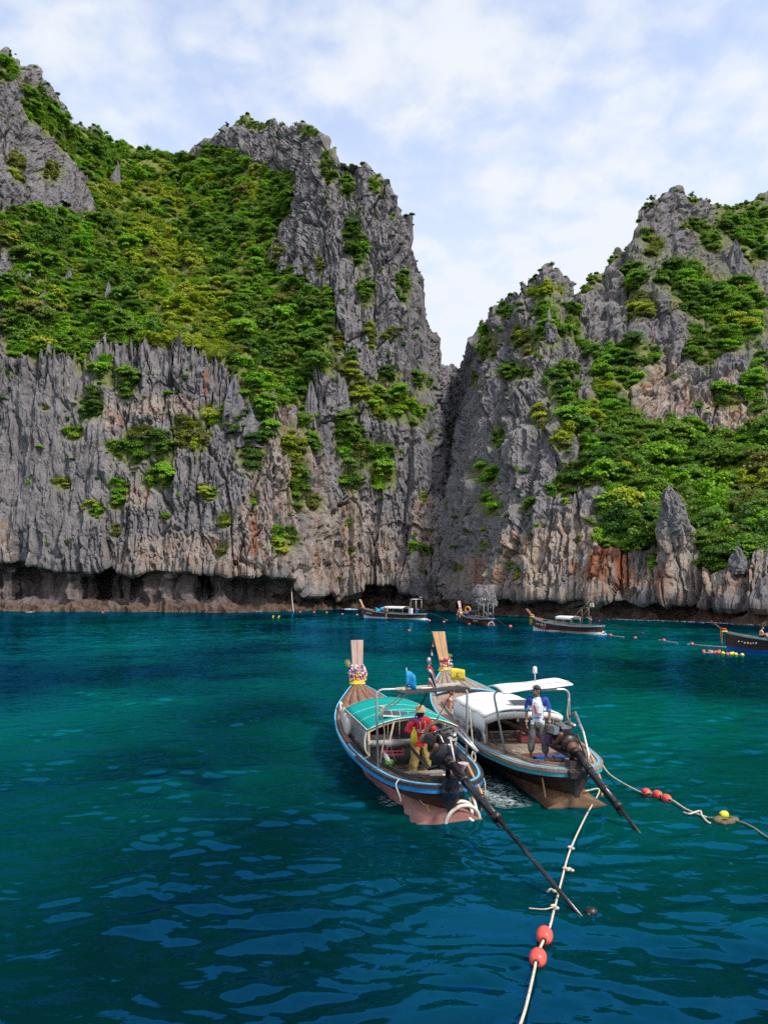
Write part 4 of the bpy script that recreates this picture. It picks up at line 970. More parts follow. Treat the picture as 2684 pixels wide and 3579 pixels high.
# ------------------------------------------------------------------ long-tail boats
class Boat:
    "local frame: x from the stern to the bow, y to port, z up from the waterline"
    def __init__(s, stern, heading, L, beam, sheer, name_label, mats):
        s.L = L; s.beam = beam; s.sheer = sheer; s.root = empty('longtail_boat', (stern[0], stern[1], 0), heading); s.mats = mats
        s.o = Vector((stern[0], stern[1], 0)); s.h = heading; tag(s.root, name_label, 'boat', 'long-tail boats in the bay')
    def w(s, x, y, z): c, n = math.cos(s.h), math.sin(s.h); return Vector((s.o.x + x * c - y * n, s.o.y + x * n + y * c, z))
    def hb(s, x): return float(np.interp(x, s.beam[0], s.beam[1]))
    def zs(s, x): return float(np.interp(x, s.sheer[0], s.sheer[1]))
    def rail(s, inset=0.0, n=70, x0=None, side=0):
        "the gunwale line from port bow round the stern to starboard bow, moved inwards"
        xs = [s.beam[0][0]] + [s.beam[0][0] + (s.L - s.beam[0][0]) * (i / n) ** 1.7 for i in range(1, n + 1)]
        P = [Vector((x, s.hb(x), s.zs(x))) for x in reversed(xs)] + [Vector((x, -s.hb(x), s.zs(x))) for x in xs[1:]]
        for _ in range(3): P = [P[0]] + [Vector(((a.x + 2 * b.x + c.x) / 4, (a.y + 2 * b.y + c.y) / 4, b.z)) for a, b, c in zip(P, P[1:], P[2:])] + [P[-1]]
        out = []
        for i, p in enumerate(P):
            a, b = P[max(i - 1, 0)], P[min(i + 1, len(P) - 1)]; t = Vector((b.x - a.x, b.y - a.y, 0)).normalized(); nn = Vector((t.y, -t.x, 0))
            if nn.dot(Vector((p.x - min(s.L * .45, max(p.x, 1.6)), p.y, 0))) < 0: nn = -nn
            out.append((p, nn))
        return [(p - nn * inset, nn) for p, nn in out]
    def strip(s, name, out0, out1, z0, z1, mat, label=None, xmax=None, inset=0.0, xmin=None):
        "a batten bent round the gunwale: out0..out1 across, z0..z1 relative to the sheer"
        rr = [(p, n) for p, n in s.rail(inset) if xmax is None or p.x <= xmax]
        if xmin is not None:
            for sg in (1, -1): s._strip(name, [(p, n) for p, n in rr if p.x >= xmin and p.y * sg > 0], out0, out1, z0, z1, mat)
            return
        return s._strip(name, rr, out0, out1, z0, z1, mat, label)
    def _strip(s, name, rr, out0, out1, z0, z1, mat, label=None):
        G = [[], [], [], []]
        for p, n in rr:
            for g, (o, z) in zip(G, ((out0, z0), (out1, z0), (out1, z1), (out0, z1))): g.append(p + n * o + Vector((0, 0, z)))
        V = [q for g in G for q in g]; k = len(rr); F = []
        for a in range(4):
            b = (a + 1) % 4
            for i in range(k - 1): F.append((a * k + i, a * k + i + 1, b * k + i + 1, b * k + i))
        F += [(0, k, 2 * k, 3 * k), (k - 1, 4 * k - 1, 3 * k - 1, 2 * k - 1)]
        m = MB(); m.add(V, F, 0, False); return m.build(name, mat, s.root, label)
    def hull(s, skirt=(0.85, 0.02), chine=(0.62, 0.28), top=None, bottom=None, flare=True, lift=1.0):
        L = s.L; xs = [s.beam[0][0]] + [s.beam[0][0] + (L - s.beam[0][0]) * (i / 46.0) ** 1.35 for i in range(1, 47)]
        rail = s.rail(); half = [p for p, n in rail]; port = half[:len(half) // 2 + 1][::-1]
        rx = np.array([p.x for p in port]); ry = np.array([p.y for p in port]); o_ = np.argsort(rx, kind='stable')
        rows = []
        for i, x in enumerate(xs):
            hb = max(0.0, float(np.interp(x, rx[o_], ry[o_]))) if i else 0.0; z = s.zs(x); t = x / L
            rise = max(0, (t - .70) / .30) ** 2 * (z - 0.1)                    # the forefoot lifts to the stem
            yc = max(0.03, hb * np.interp(t, [0, .1, .3, .7, 1], [.35, .55, .74, .70, .5])); zc = float(np.interp(t, [0, .2, .45, 1], [chine[1] + .04, chine[1], .25, .3 - .12 * (1 - lift)])) + rise * .9 * lift
            yw = max(yc * .96 if not flare else 0, hb * float(np.interp(t, [0, .3, .62, .8, 1], [0, .0, .70, .55, .15])))
            if flare: yw = max(yw, float(np.interp(t, [0, .2, .42, .65], [skirt[0], skirt[0] * .96, skirt[0] * 1.15, 0])))
            zw = skirt[1] + rise * .75 * lift; zk = -.38 + rise * .85 * lift
            rows.append([(x, hb, z - .01), (x, hb * .985, z - .16), (x, (hb * .6 + yc * .4), z * .62 + zc * .38), (x, yc, zc), (x - .03, max(yw, .02), zw), (x, max(yw * .8, .01), min(zw - .02, -.20 + rise * .85 * lift)), (x, 0, zk)])
        m = MB(); T, Bm = [], []
        for sg in (1, -1):
            f = lambda p: (p[0], sg * p[1], p[2])
            m.sheet([[f(p) for p in r[:4]] for r in (rows if sg < 0 else rows[::-1])], 0)
            m.sheet([[f(p) for p in r[3:]] for r in (rows if sg < 0 else rows[::-1])], 1)
            m.sheet([[f(p) for p in rows[0][3:6]], [(p[0], 0, p[2]) for p in rows[0][3:6]]], 1, False)
        return m.build('hull', [top or s.mats[0], bottom or s.mats[1]], s.root)
    def inner(s, inset, z_floor, mat, x_to):
        rr = [(p, n) for p, n in s.rail(inset) if p.x <= x_to]; m = MB()
        G = [[p + Vector((0, 0, -.03)) for p, n in rr], [p - n * .06 + Vector((0, 0, -.03 - (p.z - z_floor) * .5)) for p, n in rr], [Vector((p.x - n.x * .16, p.y - n.y * .16, z_floor)) for p, n in rr]]
        m.sheet(G, 0)
        k = len(rr) // 2; A = [Vector((p.x - n.x * .16, p.y - n.y * .16, z_floor)) for p, n in rr]
        for i in range(k):
            if i + 1 <= len(A) - 1 - i - 1: m.add([A[i], A[i + 1], A[-2 - i], A[-1 - i]], [(0, 1, 2, 3)], 0, False)
        return m.build('lining', mat, s.root)
    def side_deck(s, inset, width, mat, xmax, z=-.02, name='side_deck'):
        rr = [(p, n) for p, n in s.rail(inset) if p.x <= xmax]
        m = MB(); m.sheet([[p + Vector((0, 0, z)) for p, n in rr], [p - n * width + Vector((0, 0, z)) for p, n in rr]], 0, False, .03); return m.build(name, mat, s.root)
    def fore_deck(s, x0, n, mat, crown=.12):
        "fan of planks from x0 to the stem, each one a part"
        me = None
        for i in range(n):
            a, b = -1 + 2 * i / n, -1 + 2 * (i + 1) / n; G = []
            for q in range(9):
                x = x0 + (s.L - .12 - x0) * q / 8; h = s.hb(x) - .07; row = []
                for t in (a + .012, (a + b) / 2, b - .012): row.append((x - .35 * (1 - t * t) * (1 - q / 8) * -1, h * t, s.zs(x) + .03 + crown * (1 - t * t) * (1 - .6 * q / 8)))
                G.append(row)
            m = MB(); m.sheet(G, 0, True, .03); m.build('deck_plank', mat, s.root)
    def prow(s, mat, z_top, w0, w1, lean, th=.10, side=0.0, stem_mat=None):
        L = s.L; zb = s.zs(L); m = MB()
        # stem timber curving up out of the water
        st = smooth_line([(L - 2.0, 0, -.25), (L - 1.0, 0, .12), (L - .25, 0, .75), (L + .02, 0, zb), (L + .10, 0, zb + .25)], 5)
        ms = MB()
        for a, b in zip(st, st[1:]): ms.beam(a, b, .12, .16)
        ms.build('stem', stem_mat or s.mats[0], s.root)
        G = []
        for q in range(7):
            t = q / 6; z = zb - .1 + (z_top - zb + .1) * t; x = L + .02 + lean * t + .10 * t * t; w = (w0 + (w1 - w0) * t ** 1.3) / 2; G.append((x, w, z, side * t))
        gap = .006
        for sg in (1, -1):
            k = MB(); rows = [[(x, o + sg * gap, z), (x, o + sg * w, z)] for x, w, z, o in G]
            if sg < 0: rows = [[b, a] for a, b in rows]
            k.sheet([r for r in rows], 0, False, th); k.build('prow_board', mat, s.root)
        return G[-1]

def hoop(s, x, y, z0, z1, r=.17, tube=.028, lean=0.0, name='hoop_frame', mat=None, yc=0.0, splay=0.0, lean_y=0.0):
    pts = [(x, y, z0), (x + lean, y, z1 - r)]
    pts += [(x + lean, y - r + r * math.cos(a), z1 - r + r * math.sin(a)) for a in np.linspace(0.2, math.pi / 2, 6)]
    pts += [(x + lean, -y + r - r * math.sin(a), z1 - r + r * math.cos(a)) for a in np.linspace(0, math.pi / 2 - .2, 6)]
    pts += [(x + lean, -y, z1 - r), (x, -y, z0)]
    pts = [(p[0], p[1] + yc + (lean_y + splay * (1 if p[1] > 0 else -1)) * (p[2] - z0) / (z1 - z0), p[2]) for p in pts]
    m = MB(); m.tube(pts, tube, 8); return m.build(name, mat or STEEL, s.root)

H1 = R(102.5); S1 = (1.401, 16.779)
boat1 = Boat(S1, H1, 10.78,
    ([-.05, .0, .12, .35, .6, .95, 1.6, 2.5, 4.0, 5.2, 6.2, 7.6, 8.7, 9.5, 10.1, 10.5, 10.78], [0, .30, .52, .78, .93, 1.07, 1.22, 1.34, 1.45, 1.45, 1.41, 1.25, 1.02, .74, .47, .28, .13]),
    ([-.05, 1, 2.5, 4, 6, 8, 9.5, 10.78], [.80, .77, .77, .80, .90, 1.08, 1.29, 1.60]),
    'brown wooden long-tail boat with a teal canopy and blue gunwale stripes, nearest the camera', (W_DARK, BOTTOM))
b = boat1
b.hull()
b.strip('strake', 0.0, .035, -.15, -.045, BLUE, None, 6.5)
b.strip('rub_rail', -.02, .055, -.045, .02, W_BLACK)
b.strip('outer_stripe', .035, .075, -.03, .026, CYAN, None, None, 0.0, 3.2)
b.strip('rim_stripe', -.075, -.02, .0, .035, CYAN, None, 4.6)
b.strip('cap_rail', -.17, -.02, .0, .028, W_DECK, None, None, 0.0, 4.61)
b.side_deck(.085, .24, W_BLACK, 8.6, .012)
b.strip('coaming', -.34, -.31, -.12, .10, W_BLACK, None, 7.9)
b.inner(.30, .34, W_BLACK, 8.4)
b.fore_deck(8.25, 6, W_DECK)
m = MB(); m.sheet([[(8.3 + .30 * (1 - t * t), t * (b.hb(8.3) - .1), b.zs(8.3) + .02 + .12 * (1 - t * t)) for t in np.linspace(-1, 1, 11)], [(8.32 + .30 * (1 - t * t), t * (b.hb(8.3) - .12), .45) for t in np.linspace(-1, 1, 11)]], 0, True, .04); m.build('bulkhead', W_RED, b.root)
m = MB(); m.tube([(8.26 + .30 * (1 - t * t), t * (b.hb(8.3) - .08), b.zs(8.3) + .04 + .12 * (1 - t * t)) for t in np.linspace(-1, 1, 13)], .035, 6); m.build('deck_beam', W_RED, b.root)
for sg in (1, -1):
    m = MB(); m.tube(smooth_line([(8.35, sg * .86, 1.2), (7.9, sg * .98, 1.05), (7.0, sg * 1.05, .95), (6.2, sg * 1.08, .9)], 5), .035, 6); m.build('deck_beam', W_DECK, b.root)
b.prow(W_PALE, 3.13, .33, .44, .10)
# stern: closed after-deck, sternpost and splash boards
m = MB(); G = []
for x in (-.02, .12, .35, .6, .85): h = max(.05, b.hb(x) - .28); G.append([(x + .06, t * h, .79) for t in (-1, -.5, 0, .5, 1)])
m.sheet(G, 0, False, .04); m.build('after_deck', W_BLACK, b.root)
m = MB(); m.beam((.12, 0, -.3), (.02, 0, .78), .14, .26, up=(1, 0, 0)); m.build('sternpost', W_BLACK, b.root)
m = MB(); m.box((-.12, 0, .70), (.42, .46, .16), (0, R(-8), 0)); m.box((-.02, 0, .88), (.28, .34, .20)); m.build('engine_bed', BLACKP, b.root)
for y in (.42, -.30): m = MB(); m.beam((.30, y, .33), (-.05, y * .82, .05), .05, .03); m.build('brace', W_GOLD, b.root)
# cross thwart, inner stringers and floor boards
for i, x in enumerate((1.75, 4.6)): m = MB(); m.box((x, 0, .66), (.24, 2.1 if i == 0 else 2.5, .045)); m.build('thwart', W_GREY, b.root)
for i in range(5): m = MB(); m.box((1.45 + i * .27, 0, .375), (.25, 1.75 - .12 * abs(i - 3), .03)); m.build('floor_board', W_GREY if i in (1, 3) else W_BLACK, b.root)
m = MB(); m.box((1.25, .0, .62), (.05, 1.7, .16)); m.build('thwart', W_GREY, b.root)
for i in range(4): m = MB(); x = 5.0 + i * .9; m.beam((x, 1.02, .35), (x, 1.16, .95), .07, .05, up=(1, 0, 0)); m.build('rib', W_BLACK, b.root)
# canopy: arched tarpaulin on a cream frame
x0, x1, hw, ze, cr_ = 3.05, 6.45, 1.18, 1.46, .27
def canopy_z(t, x): return ze + cr_ * (1 - abs(t) ** 2.1) + .03 * math.sin(x * 2.1) * (1 - t * t)
m = MB(); m.sheet([[(x, hw * t, canopy_z(t, x)) for x in np.linspace(x1, x0, 15)] for t in np.linspace(-1, 1, 17)], 0, True, .012); can = m.build('canopy', TEAL, b.root)
for x in (x0 + 1.15, x0 + 2.3): m = MB(); m.tube([(x, hw * t, canopy_z(t, x) + .008) for t in np.linspace(-1, 1, 13)], .010, 5); m.build('seam', PETAL[2], can)
for x in (x0, x1): m = MB(); m.tube([(x, hw * t * 1.005, canopy_z(t, x) + .0) for t in np.linspace(-1, 1, 17)], .014, 6); m.build('hem', WHITE, can)
for sg in (1, -1): m = MB(); m.tube([(x, sg * hw * 1.005, canopy_z(1, x)) for x in np.linspace(x0, x1, 9)], .013, 6); m.build('hem', WHITE, can)
for x in (x0 + .06, x0 + 1.15, x0 + 2.3, x1 - .06):
    m = MB(); G0 = [(x, (hw - .03) * t, canopy_z(t, x) - .05) for t in np.linspace(-1, 1, 13)]
    for a, c in zip(G0, G0[1:]): m.beam(a, c, .05, .055)
    m.build('roof_beam', CREAM, b.root)
    for sg in (1, -1): m = MB(); m.beam((x, sg * (hw - .05), .80), (x, sg * (hw - .04), ze - .01), .055, .055); m.build('roof_post', CREAM, b.root)
m = MB(); m.beam((x0, -hw + .02, 1.15), (x0, hw - .02, 1.15), .05, .09); m.build('cross_bar', CREAM, b.root)
for y in (-.62, .62): m = MB(); m.beam((x0, y, 1.15), (x0, y * .82, canopy_z(.5, x0) - .04), .04, .06, up=(1, 0, 0)); m.build('roof_brace', CREAM, b.root)
m = MB(); m.tube([(x0 - .06, y, 1.12 + .025 * math.sin(y * 9)) for y in np.linspace(hw - .1, -.1, 9)], [.05, .075, .07, .085, .075, .085, .07, .075, .05], 9); m.build('rolled_curtain', GCLOTH, b.root)
for sg in (1, -1):
    m = MB(); m.sheet([[(x, sg * (hw + .012 + .018 * math.sin(x * 7 + z)), z) for x in np.linspace(x0 + .1, x1 - .1, 25)] for z in (ze - .02, 1.2, 1.0, .84)], 0, True, .006); m.build('side_curtain', FILM, b.root)
for i in range(7):
    y = .95 - i * .3; m = MB(); m.tube([(x0 + .02, y, canopy_z(y / hw, x0) - .05), (x0 - .02, y + .02, 1.2)], .006, 4); m.build('tie_cord', ROPE, b.root)
# solar panel strapped to the canopy
m = MB(); C0 = Vector((3.42, .25, 1.755)); rot = Matrix.Rotation(R(-9), 3, 'Z') @ Matrix.Rotation(R(-9), 3, 'Y') @ Matrix.Rotation(R(4), 3, 'X')
pan = MB().box(C0, (.44, .92, .03), rot).build('solar_panel', WHITE, b.root)
for i in range(4): MB().box(C0 + rot @ Vector((.01, -.33 + i * .22, .017)), (.37, .205, .008), rot).build('cell', CELL, pan)
# steel hoop with the little sunshade
hoop(b, 1.78, 1.08, .80, 2.62, .17, .030, yc=.10, splay=.05)
m = MB(); m.tube([(2.9, .02, 1.7), (1.5, .02, 2.64)], .02, 7); m.tube([(3.0, -.6, 1.65), (1.5, -.62, 2.64)], .011, 6); m.build('sunshade_post', BLACKP, b.root)
sh = MB().box((1.12, .04, 2.665), (.86, 1.54, .035), (R(-3), R(4), 0)).build('sunshade', W_BLACK, b.root)
MB().beam((1.56, .80, 2.66), (1.56, -.76, 2.74), .05, .05).build('edge_batten', CREAM, sh)
# rolled mattress behind the canopy
mt = MB()
for i in range(3): mt.ball((5.55 + i * .55, 1.24 - .035 * i, 1.10 + .06 * i), (.36, .12, .25), 14)
mt = mt.build('rolled_mattress', CUSH); mt.location = b.o; mt.rotation_euler = (0, 0, b.h); tag(mt, 'grey rolled mattress wedged along the port rail beside the teal canopy', 'mattress')

H2 = R(99.7); S2 = (4.405, 17.972)
boat2 = Boat(S2, H2, 11.96,
    ([-.05, .0, .12, .35, .6, .95, 1.6, 2.5, 4.0, 5.5, 7.0, 8.5, 9.6, 10.5, 11.2, 11.7, 11.96], [0, .30, .52, .76, .92, 1.06, 1.22, 1.38, 1.50, 1.54, 1.50, 1.36, 1.12, .80, .50, .28, .15]),
    ([-.05, 1, 2.5, 4, 6, 8, 9.5, 10.8, 11.96], [.86, .82, .82, .86, .95, 1.12, 1.32, 1.55, 1.80]),
    'weathered long-tail boat with a white canvas canopy and sunshade, tied up behind the teal boat', (W_DARK, BOTTOM2))
b = boat2
b.hull(skirt=(.72, .05), chine=(.62, .26))
b.strip('strake', 0.0, .035, -.16, -.06, AQUA)
b.strip('rub_rail', -.02, .055, -.06, .015, W_GREY)
b.strip('rim_stripe', -.075, -.02, .0, .032, CYAN, None, 5.0)
b.strip('outer_stripe', .035, .07, -.03, .022, CYAN, None, None, 0.0, 5.0)
b.strip('cap_rail', -.16, -.02, .0, .026, W_GREY, None, None, 0.0, 5.01)
b.side_deck(.085, .22, W_GREY, 8.9, .01)
b.strip('coaming', -.32, -.29, -.12, .09, W_GREY, None, 8.6)
b.inner(.28, .34, W_BLACK, 9.2)
b.fore_deck(9.1, 7, W_GREY, .14)
m = MB(); m.sheet([[(9.15 + .30 * (1 - t * t), t * (b.hb(9.1) - .1), b.zs(9.1) + .03 + .14 * (1 - t * t)) for t in np.linspace(-1, 1, 11)], [(9.17 + .30 * (1 - t * t), t * (b.hb(9.1) - .12), .55) for t in np.linspace(-1, 1, 11)]], 0, True, .04); m.build('bulkhead', W_DECK, b.root)
m = MB(); m.tube([(9.08 + .30 * (1 - t * t), t * (b.hb(9.1) - .06), b.zs(9.1) + .06 + .14 * (1 - t * t)) for t in np.linspace(-1, 1, 13)], .035, 6); m.build('deck_beam', CYAN, b.root)
for x in (7.3, 7.75, 8.2, 8.65): m = MB(); m.box((x, 0, .80), (.42, 2 * b.hb(x) - .75, .04)); m.build('deck_plank', W_GREY, b.root)
b.prow(W_GOLD, 3.27, .34, .50, .20, side=.22)
G = []
for x in (-.02, .12, .35, .6, .95): h = max(.05, b.hb(x) - .26); G.append([(x + .06, t * h, .84) for t in (-1, -.5, 0, .5, 1)])
m = MB(); m.sheet(G, 0, False, .04); m.build('after_deck', W_GREY, b.root)
m = MB(); m.beam((.12, 0, -.3), (.02, 0, .84), .14, .26, up=(1, 0, 0)); m.build('sternpost', W_BLACK, b.root)
m = MB(); m.box((-.06, 0, .80), (.36, .42, .14), (0, R(-8), 0)); m.box((.05, 0, .95), (.26, .32, .18)); m.build('engine_bed', W_BLACK, b.root)
for y in (.62, .36): m = MB(); m.beam((.55, y, .72), (.40, y * .9, .0), .035, .03); m.build('brace', W_GOLD, b.root)
for i in range(4): m = MB(); x = 2.42 + i * .36; m.box((x, .0, .74 + .002 * (i % 2)), (.345, 2 * b.hb(x) - .82, .045)); m.build('platform_plank', W_GREY, b.root)
m = MB(); m.box((2.24, 0, .62), (.03, 2 * b.hb(2.2) - .85, .28)); m.build('platform_front', W_DECK, b.root)
for y in (-.55, -.05): MB().box((2.10, y, .60), (.22, .42, .20)).build('locker', BLUEP, b.root)
for i in range(3): m = MB(); m.box((4.15 + i * .7, .0, .66), (.28, 2.2, .045)); m.build('thwart', W_GREY, b.root)
for y, ln in ((.55, .25), (.05, -.2), (-.1, .12)): m = MB(); m.beam((3.9, y, .45), (4.0, y + ln, 1.02), .04, .11, up=(1, 0, 0)); m.build('seat_back', W_GREY, b.root)
m = MB(); m.beam((4.3, -.9, .70), (5.6, .2, 1.15), .30, .03); m.build('loose_board', W_DECK, b.root)
m = MB(); m.box((3.6, -.25, .86), (.34, .62, .16)); pk = m.build('cool_box', PINK); pk.location = b.o; pk.rotation_euler = (0, 0, b.h); tag(pk, 'faded pink box on the planks under the white canopy', 'box')
x0, x1, hw, ze, cr_, yo = 2.95, 6.35, 1.06, 1.59, .15, .16
def canopy2_z(t, x): return ze + cr_ * (1 - abs(t) ** 2.4) + .025 * math.sin(x * 2.4 + t) * (1 - t * t) + .012 * math.sin(x * 6 + t * 5)
m = MB(); m.sheet([[(x, yo + hw * t, canopy2_z(t, x)) for x in np.linspace(x1, x0, 19)] for t in np.linspace(-1, 1, 19)], 0, True, .012); can = m.build('canopy', WCLOTH, b.root)
for sg in (1, -1): m = MB(); m.tube([(x, yo + sg * hw * 1.005, canopy2_z(1, x)) for x in np.linspace(x0, x1, 15)], .014, 5); m.build('hem', ROPE, can)
m = MB(); m.tube([(x0, yo + hw * t, canopy2_z(t, x0)) for t in np.linspace(-1, 1, 15)], .012, 5); m.build('hem', ROPE, can)
m = MB(); m.tube([(x0 - .04, yo + hw * t, canopy2_z(t, x0) - .10 - .03 * (1 - t * t)) for t in np.linspace(-1.0, 1.0, 15)], .085, 9); m.build('rolled_curtain', WCLOTH, b.root)
m = MB(); m.sheet([[(x, yo + hw + .012 + .02 * math.sin(x * 6 + z * 3), z) for x in np.linspace(x0 + .02, x1 - .05, 30)] for z in (ze - .02, 1.3, 1.12)], 0, True, .008); m.build('side_curtain', WCLOTH, b.root)
m = MB(); m.sheet([[(x, yo + hw + .01 + .03 * math.sin(x * 8 + z * 3), z) for x in np.linspace(x0 + .8, x1 - .05, 26)] for z in (1.13, .98, .86)], 0, True, .008); m.build('side_curtain', GCLOTH, b.root)
m = MB(); m.sheet([[(x0 + .02 + .3 * u, yo + hw + .01, 1.13 - (.34 * (1 - u)) * v) for u in np.linspace(0, 1, 6)] for v in (0, .5, 1)], 0, True, .008); m.build('side_curtain', WCLOTH, b.root)
m = MB(); m.sheet([[(x, yo - hw - .012 - .02 * math.sin(x * 6 + z * 3), z) for x in np.linspace(x0 + .02, x1 - .05, 20)] for z in (ze - .02, 1.3, 1.12)], 0, True, .008); m.build('side_curtain', WCLOTH, b.root)
for x in (x0 + .05, 4.9, x1 - .05):
    for sg in (1, -1): m = MB(); m.beam((x, yo + sg * (hw - .04), .84), (x, yo + sg * (hw - .03), ze), .05, .05); m.build('roof_post', W_GREY, b.root)
    m = MB(); m.beam((x, yo - hw, ze - .05), (x, yo + hw, ze - .05), .05, .05); m.build('roof_beam', W_GREY, b.root)
C0 = Vector((3.6, -.12, 1.80)); rot = Matrix.Rotation(R(-4), 3, 'Z') @ Matrix.Rotation(R(-10), 3, 'Y')
pan = MB().box(C0, (.62, .80, .03), rot).build('solar_panel', ALU, b.root)
for i in range(2):
    for j in range(2): MB().box(C0 + rot @ Vector((-.14 + .28 * j, -.18 + .36 * i, .017)), (.265, .345, .008), rot).build('cell', CELL, pan)
# sunshade of boat 2
hoop(b, 1.95, .86, .82, 2.40, .17, .030, yc=.16, splay=.16, lean_y=.14)
m = MB(); m.sheet([[(x, y, 2.50 + .07 * (1 - ((x - 1.85) / .7) ** 2) - .085 * (y - .4) + .012 * math.sin(y * 5 + x * 4)) for x in np.linspace(2.5, 1.2, 9)] for y in np.linspace(-.52, 1.30, 12)], 0, True, .03); sh = m.build('sunshade', WCLOTH, b.root)
m = MB(); m.tube(smooth_line([(1.3, .55, 2.52), (1.25, .45, 2.62), (1.27, .1, 2.66), (1.28, -.38, 2.69), (1.3, -.46, 2.62)], 5), .018, 7); m.build('rail', STEEL, sh)
# ------------------------------------------------------------------ engines on their long shafts
def place(o, boat): o.location = boat.o; o.rotation_euler = (0, 0, boat.h); return o
def local_root(name, boat, x, y, z):
    return empty(name, boat.w(x, y, z), boat.h)
def longtail_engine(boat, piv, tip_local, thick_end, dark, label, seed):
    rng = random.Random(seed); px_, py_, pz_ = piv
    root = local_root('longtail_engine', boat, *piv); tag(root, label, 'engine', 'long-tail engines on the boats')
    P = lambda x, y, z: (x - px_, y - py_, z - pz_)
    blk = IRON if dark else ALU
    e = MB(); e.box((.62, 0, .34), (.62, .36, .40)); e.box((.62, 0, .58), (.56, .24, .12)); e.box((.40, .0, .12), (.90, .30, .10)); body = e.build('engine_block', IRON, root)
    for i in range(4): MB().box((.42 + i * .14, .02, .67), (.11, .20, .07)).build('cylinder_head', blk, body)
    q_ = 1.0 if dark else .72
    MB().lathe((.20, 0, .32), [(.05, -.06), (.27 * q_, -.05), (.30 * q_, 0), (.27 * q_, .05), (.05, .06)], 20, rot=Matrix.Rotation(R(90), 3, 'Y')).build('flywheel_housing', BLACKP if dark else IRON, root)
    MB().lathe((.03, 0, .26), [(.10, -.06), (.15 if not dark else .11, .02), (.07, .06), (.05, .10)], 14, rot=Matrix.Rotation(R(-90), 3, 'Y')).build('coupling', IRON if dark else RUST, root)
    MB().box((.60, .25, .60), (.40, .14, .18), (0, 0, R(6))).build('air_cleaner', blk, root)
    MB().tube([(.95, -.12, .50), (1.05, -.2, .62), (.9, -.28, .7), (.55, -.30, .66)], [.05, .06, .055, .05], 9).build('intake_pipe', ALU, root)
    MB().tube([(.7, .20, .35), (.45, .28, .30), (.15, .30, .42), (-.05, .30, .62)], [.035, .04, .045, .05], 9).build('exhaust_pipe', RUST, root)
    MB().lathe((.98, .02, .36), [(.05, -.05), (.2, -.04), (.2, .02), (.05, .03)], 18, rot=Matrix.Rotation(R(90), 3, 'Y')).build('fan_pulley', IRON, root)
    MB().box((.55, -.26, .28), (.3, .12, .22)).build('alternator', ALU if dark else RUST, root)
    for i in range(9):
        a = Vector((rng.uniform(.2, 1.0), rng.uniform(-.22, .22), rng.uniform(.25, .65))); c = a + Vector((rng.uniform(-.35, .35), rng.uniform(-.25, .25), rng.uniform(-.2, .25)))
        MB().tube(smooth_line([a, (a + c) / 2 + Vector((0, 0, rng.uniform(.02, .2))), c], 5), rng.choice([.010, .014, .018]), 6).build('hose', rng.choice([BLACKP, BLACKP, ALU, RUST, STEEL]), root)
    # swivel post
    MB().lathe((.1, 0, -.2), [(.06, 0), (.06, .3), (.09, .32), (.09, .38)], 10).build('swivel_post', IRON, root)
    for sg in (1, -1): MB().beam((-.15, sg * .15, .12), (1.0, sg * .15, .12), .045, .07).build('engine_frame', IRON, root)
    # tail: casing, then the bare shaft down to the propeller
    tip = Vector(P(*tip_local)); a = Vector((-.05, 0, .24)); mid = a.lerp(tip, thick_end); d = (tip - a).normalized()
    MB().tube([a, a.lerp(mid, .5), mid], [.085, .075, .07], 12).build('shaft_casing', BLACKP, root)
    for t in (.04, .35, .70, .99): q = a.lerp(mid, t); MB().tube([q - d * .05, q + d * .05], .095, 12).build('collar', IRON, root)
    MB().tube([mid, tip], [.042, .034], 10).build('shaft', BLACKP if dark else IRON, root)
    MB().tube([a + Vector((-.2, 0, -.13)), mid + d * .1 + Vector((0, 0, -.12))], [.035, .03], 8).build('stiffener', BLACKP, root)
    # tiller arm
    ti = [Vector((.15, .12, .15)), Vector((.55, .30, -.02)), Vector((1.30, .52, .30))] if dark else [Vector((.2, .2, .25)), Vector((.9, .35, .2)), Vector((1.35, .42, .45))]
    MB().tube(ti, [.045, .045, .032], 9).build('tiller', BLACKP, root)
    return root, tip
eng1, tip1 = longtail_engine(boat1, (.15, -.05, 1.02), (-4.90, -.57, .02), .44, True, 'oily black long-tail engine at the stern of the teal canopy boat', 3)
eng2, tip2 = longtail_engine(boat2, (.22, -.05, 1.02), (-2.2, -.60, -.18), .62, False, 'rusty long-tail engine with alloy heads at the stern of the white canopy boat', 8)
# steel grab bars leaning over the near engine
MB().tube([(1.35, .20, .55), (.55, -.25, .88), (-.05, -.62, .42)], .035, 9).build('handrail', ALU, eng1)
MB().tube([(1.30, -.1, .62), (.55, -.45, .80), (.0, -.66, .42)], .028, 9).build('handrail', ALU, eng1)
MB().tube([(.95, .15, .40), (.98, .30, .62), (.92, .18, .86), (.95, -.05, .95)], .05, 8).build('air_hose', RUST, eng1)
rg = MB()
for i in range(16):
    a = i * 2.4; rg.ball((.95 + .16 * math.cos(a) * ((i * 7) % 5) / 5, .14 + .2 * math.sin(a), .52 + .02 * (i % 5)), (.11, .09, .07), 7, rot=Matrix.Rotation(a, 3, 'X'))
rg.build('rag_wrapping', paint('brown_rag', (0.24, 0.17, 0.12), (0.12, 0.08, 0.06), .9, (9, 9, 9), bump=.9), eng1)
MB().tube([(.1, -.05, .75), (-.02, -.12, .2), (-.12, -.22, -.4)], .022, 7).build('fuel_hose', STEEL, eng1)
MB().box((.75, .28, .32), (.11, .10, .22), (0, 0, R(10))).build('fuel_can', paint('purple_plastic', (0.16, 0.06, 0.22), rough=.5), eng2)
MB().tube([(1.1, -.32, .75), (.8, -.42, .95), (.35, -.42, .55), (.0, -.38, .1), (-.1, -.30, -.2)], .035, 8).build('handrail', ALU, eng2)
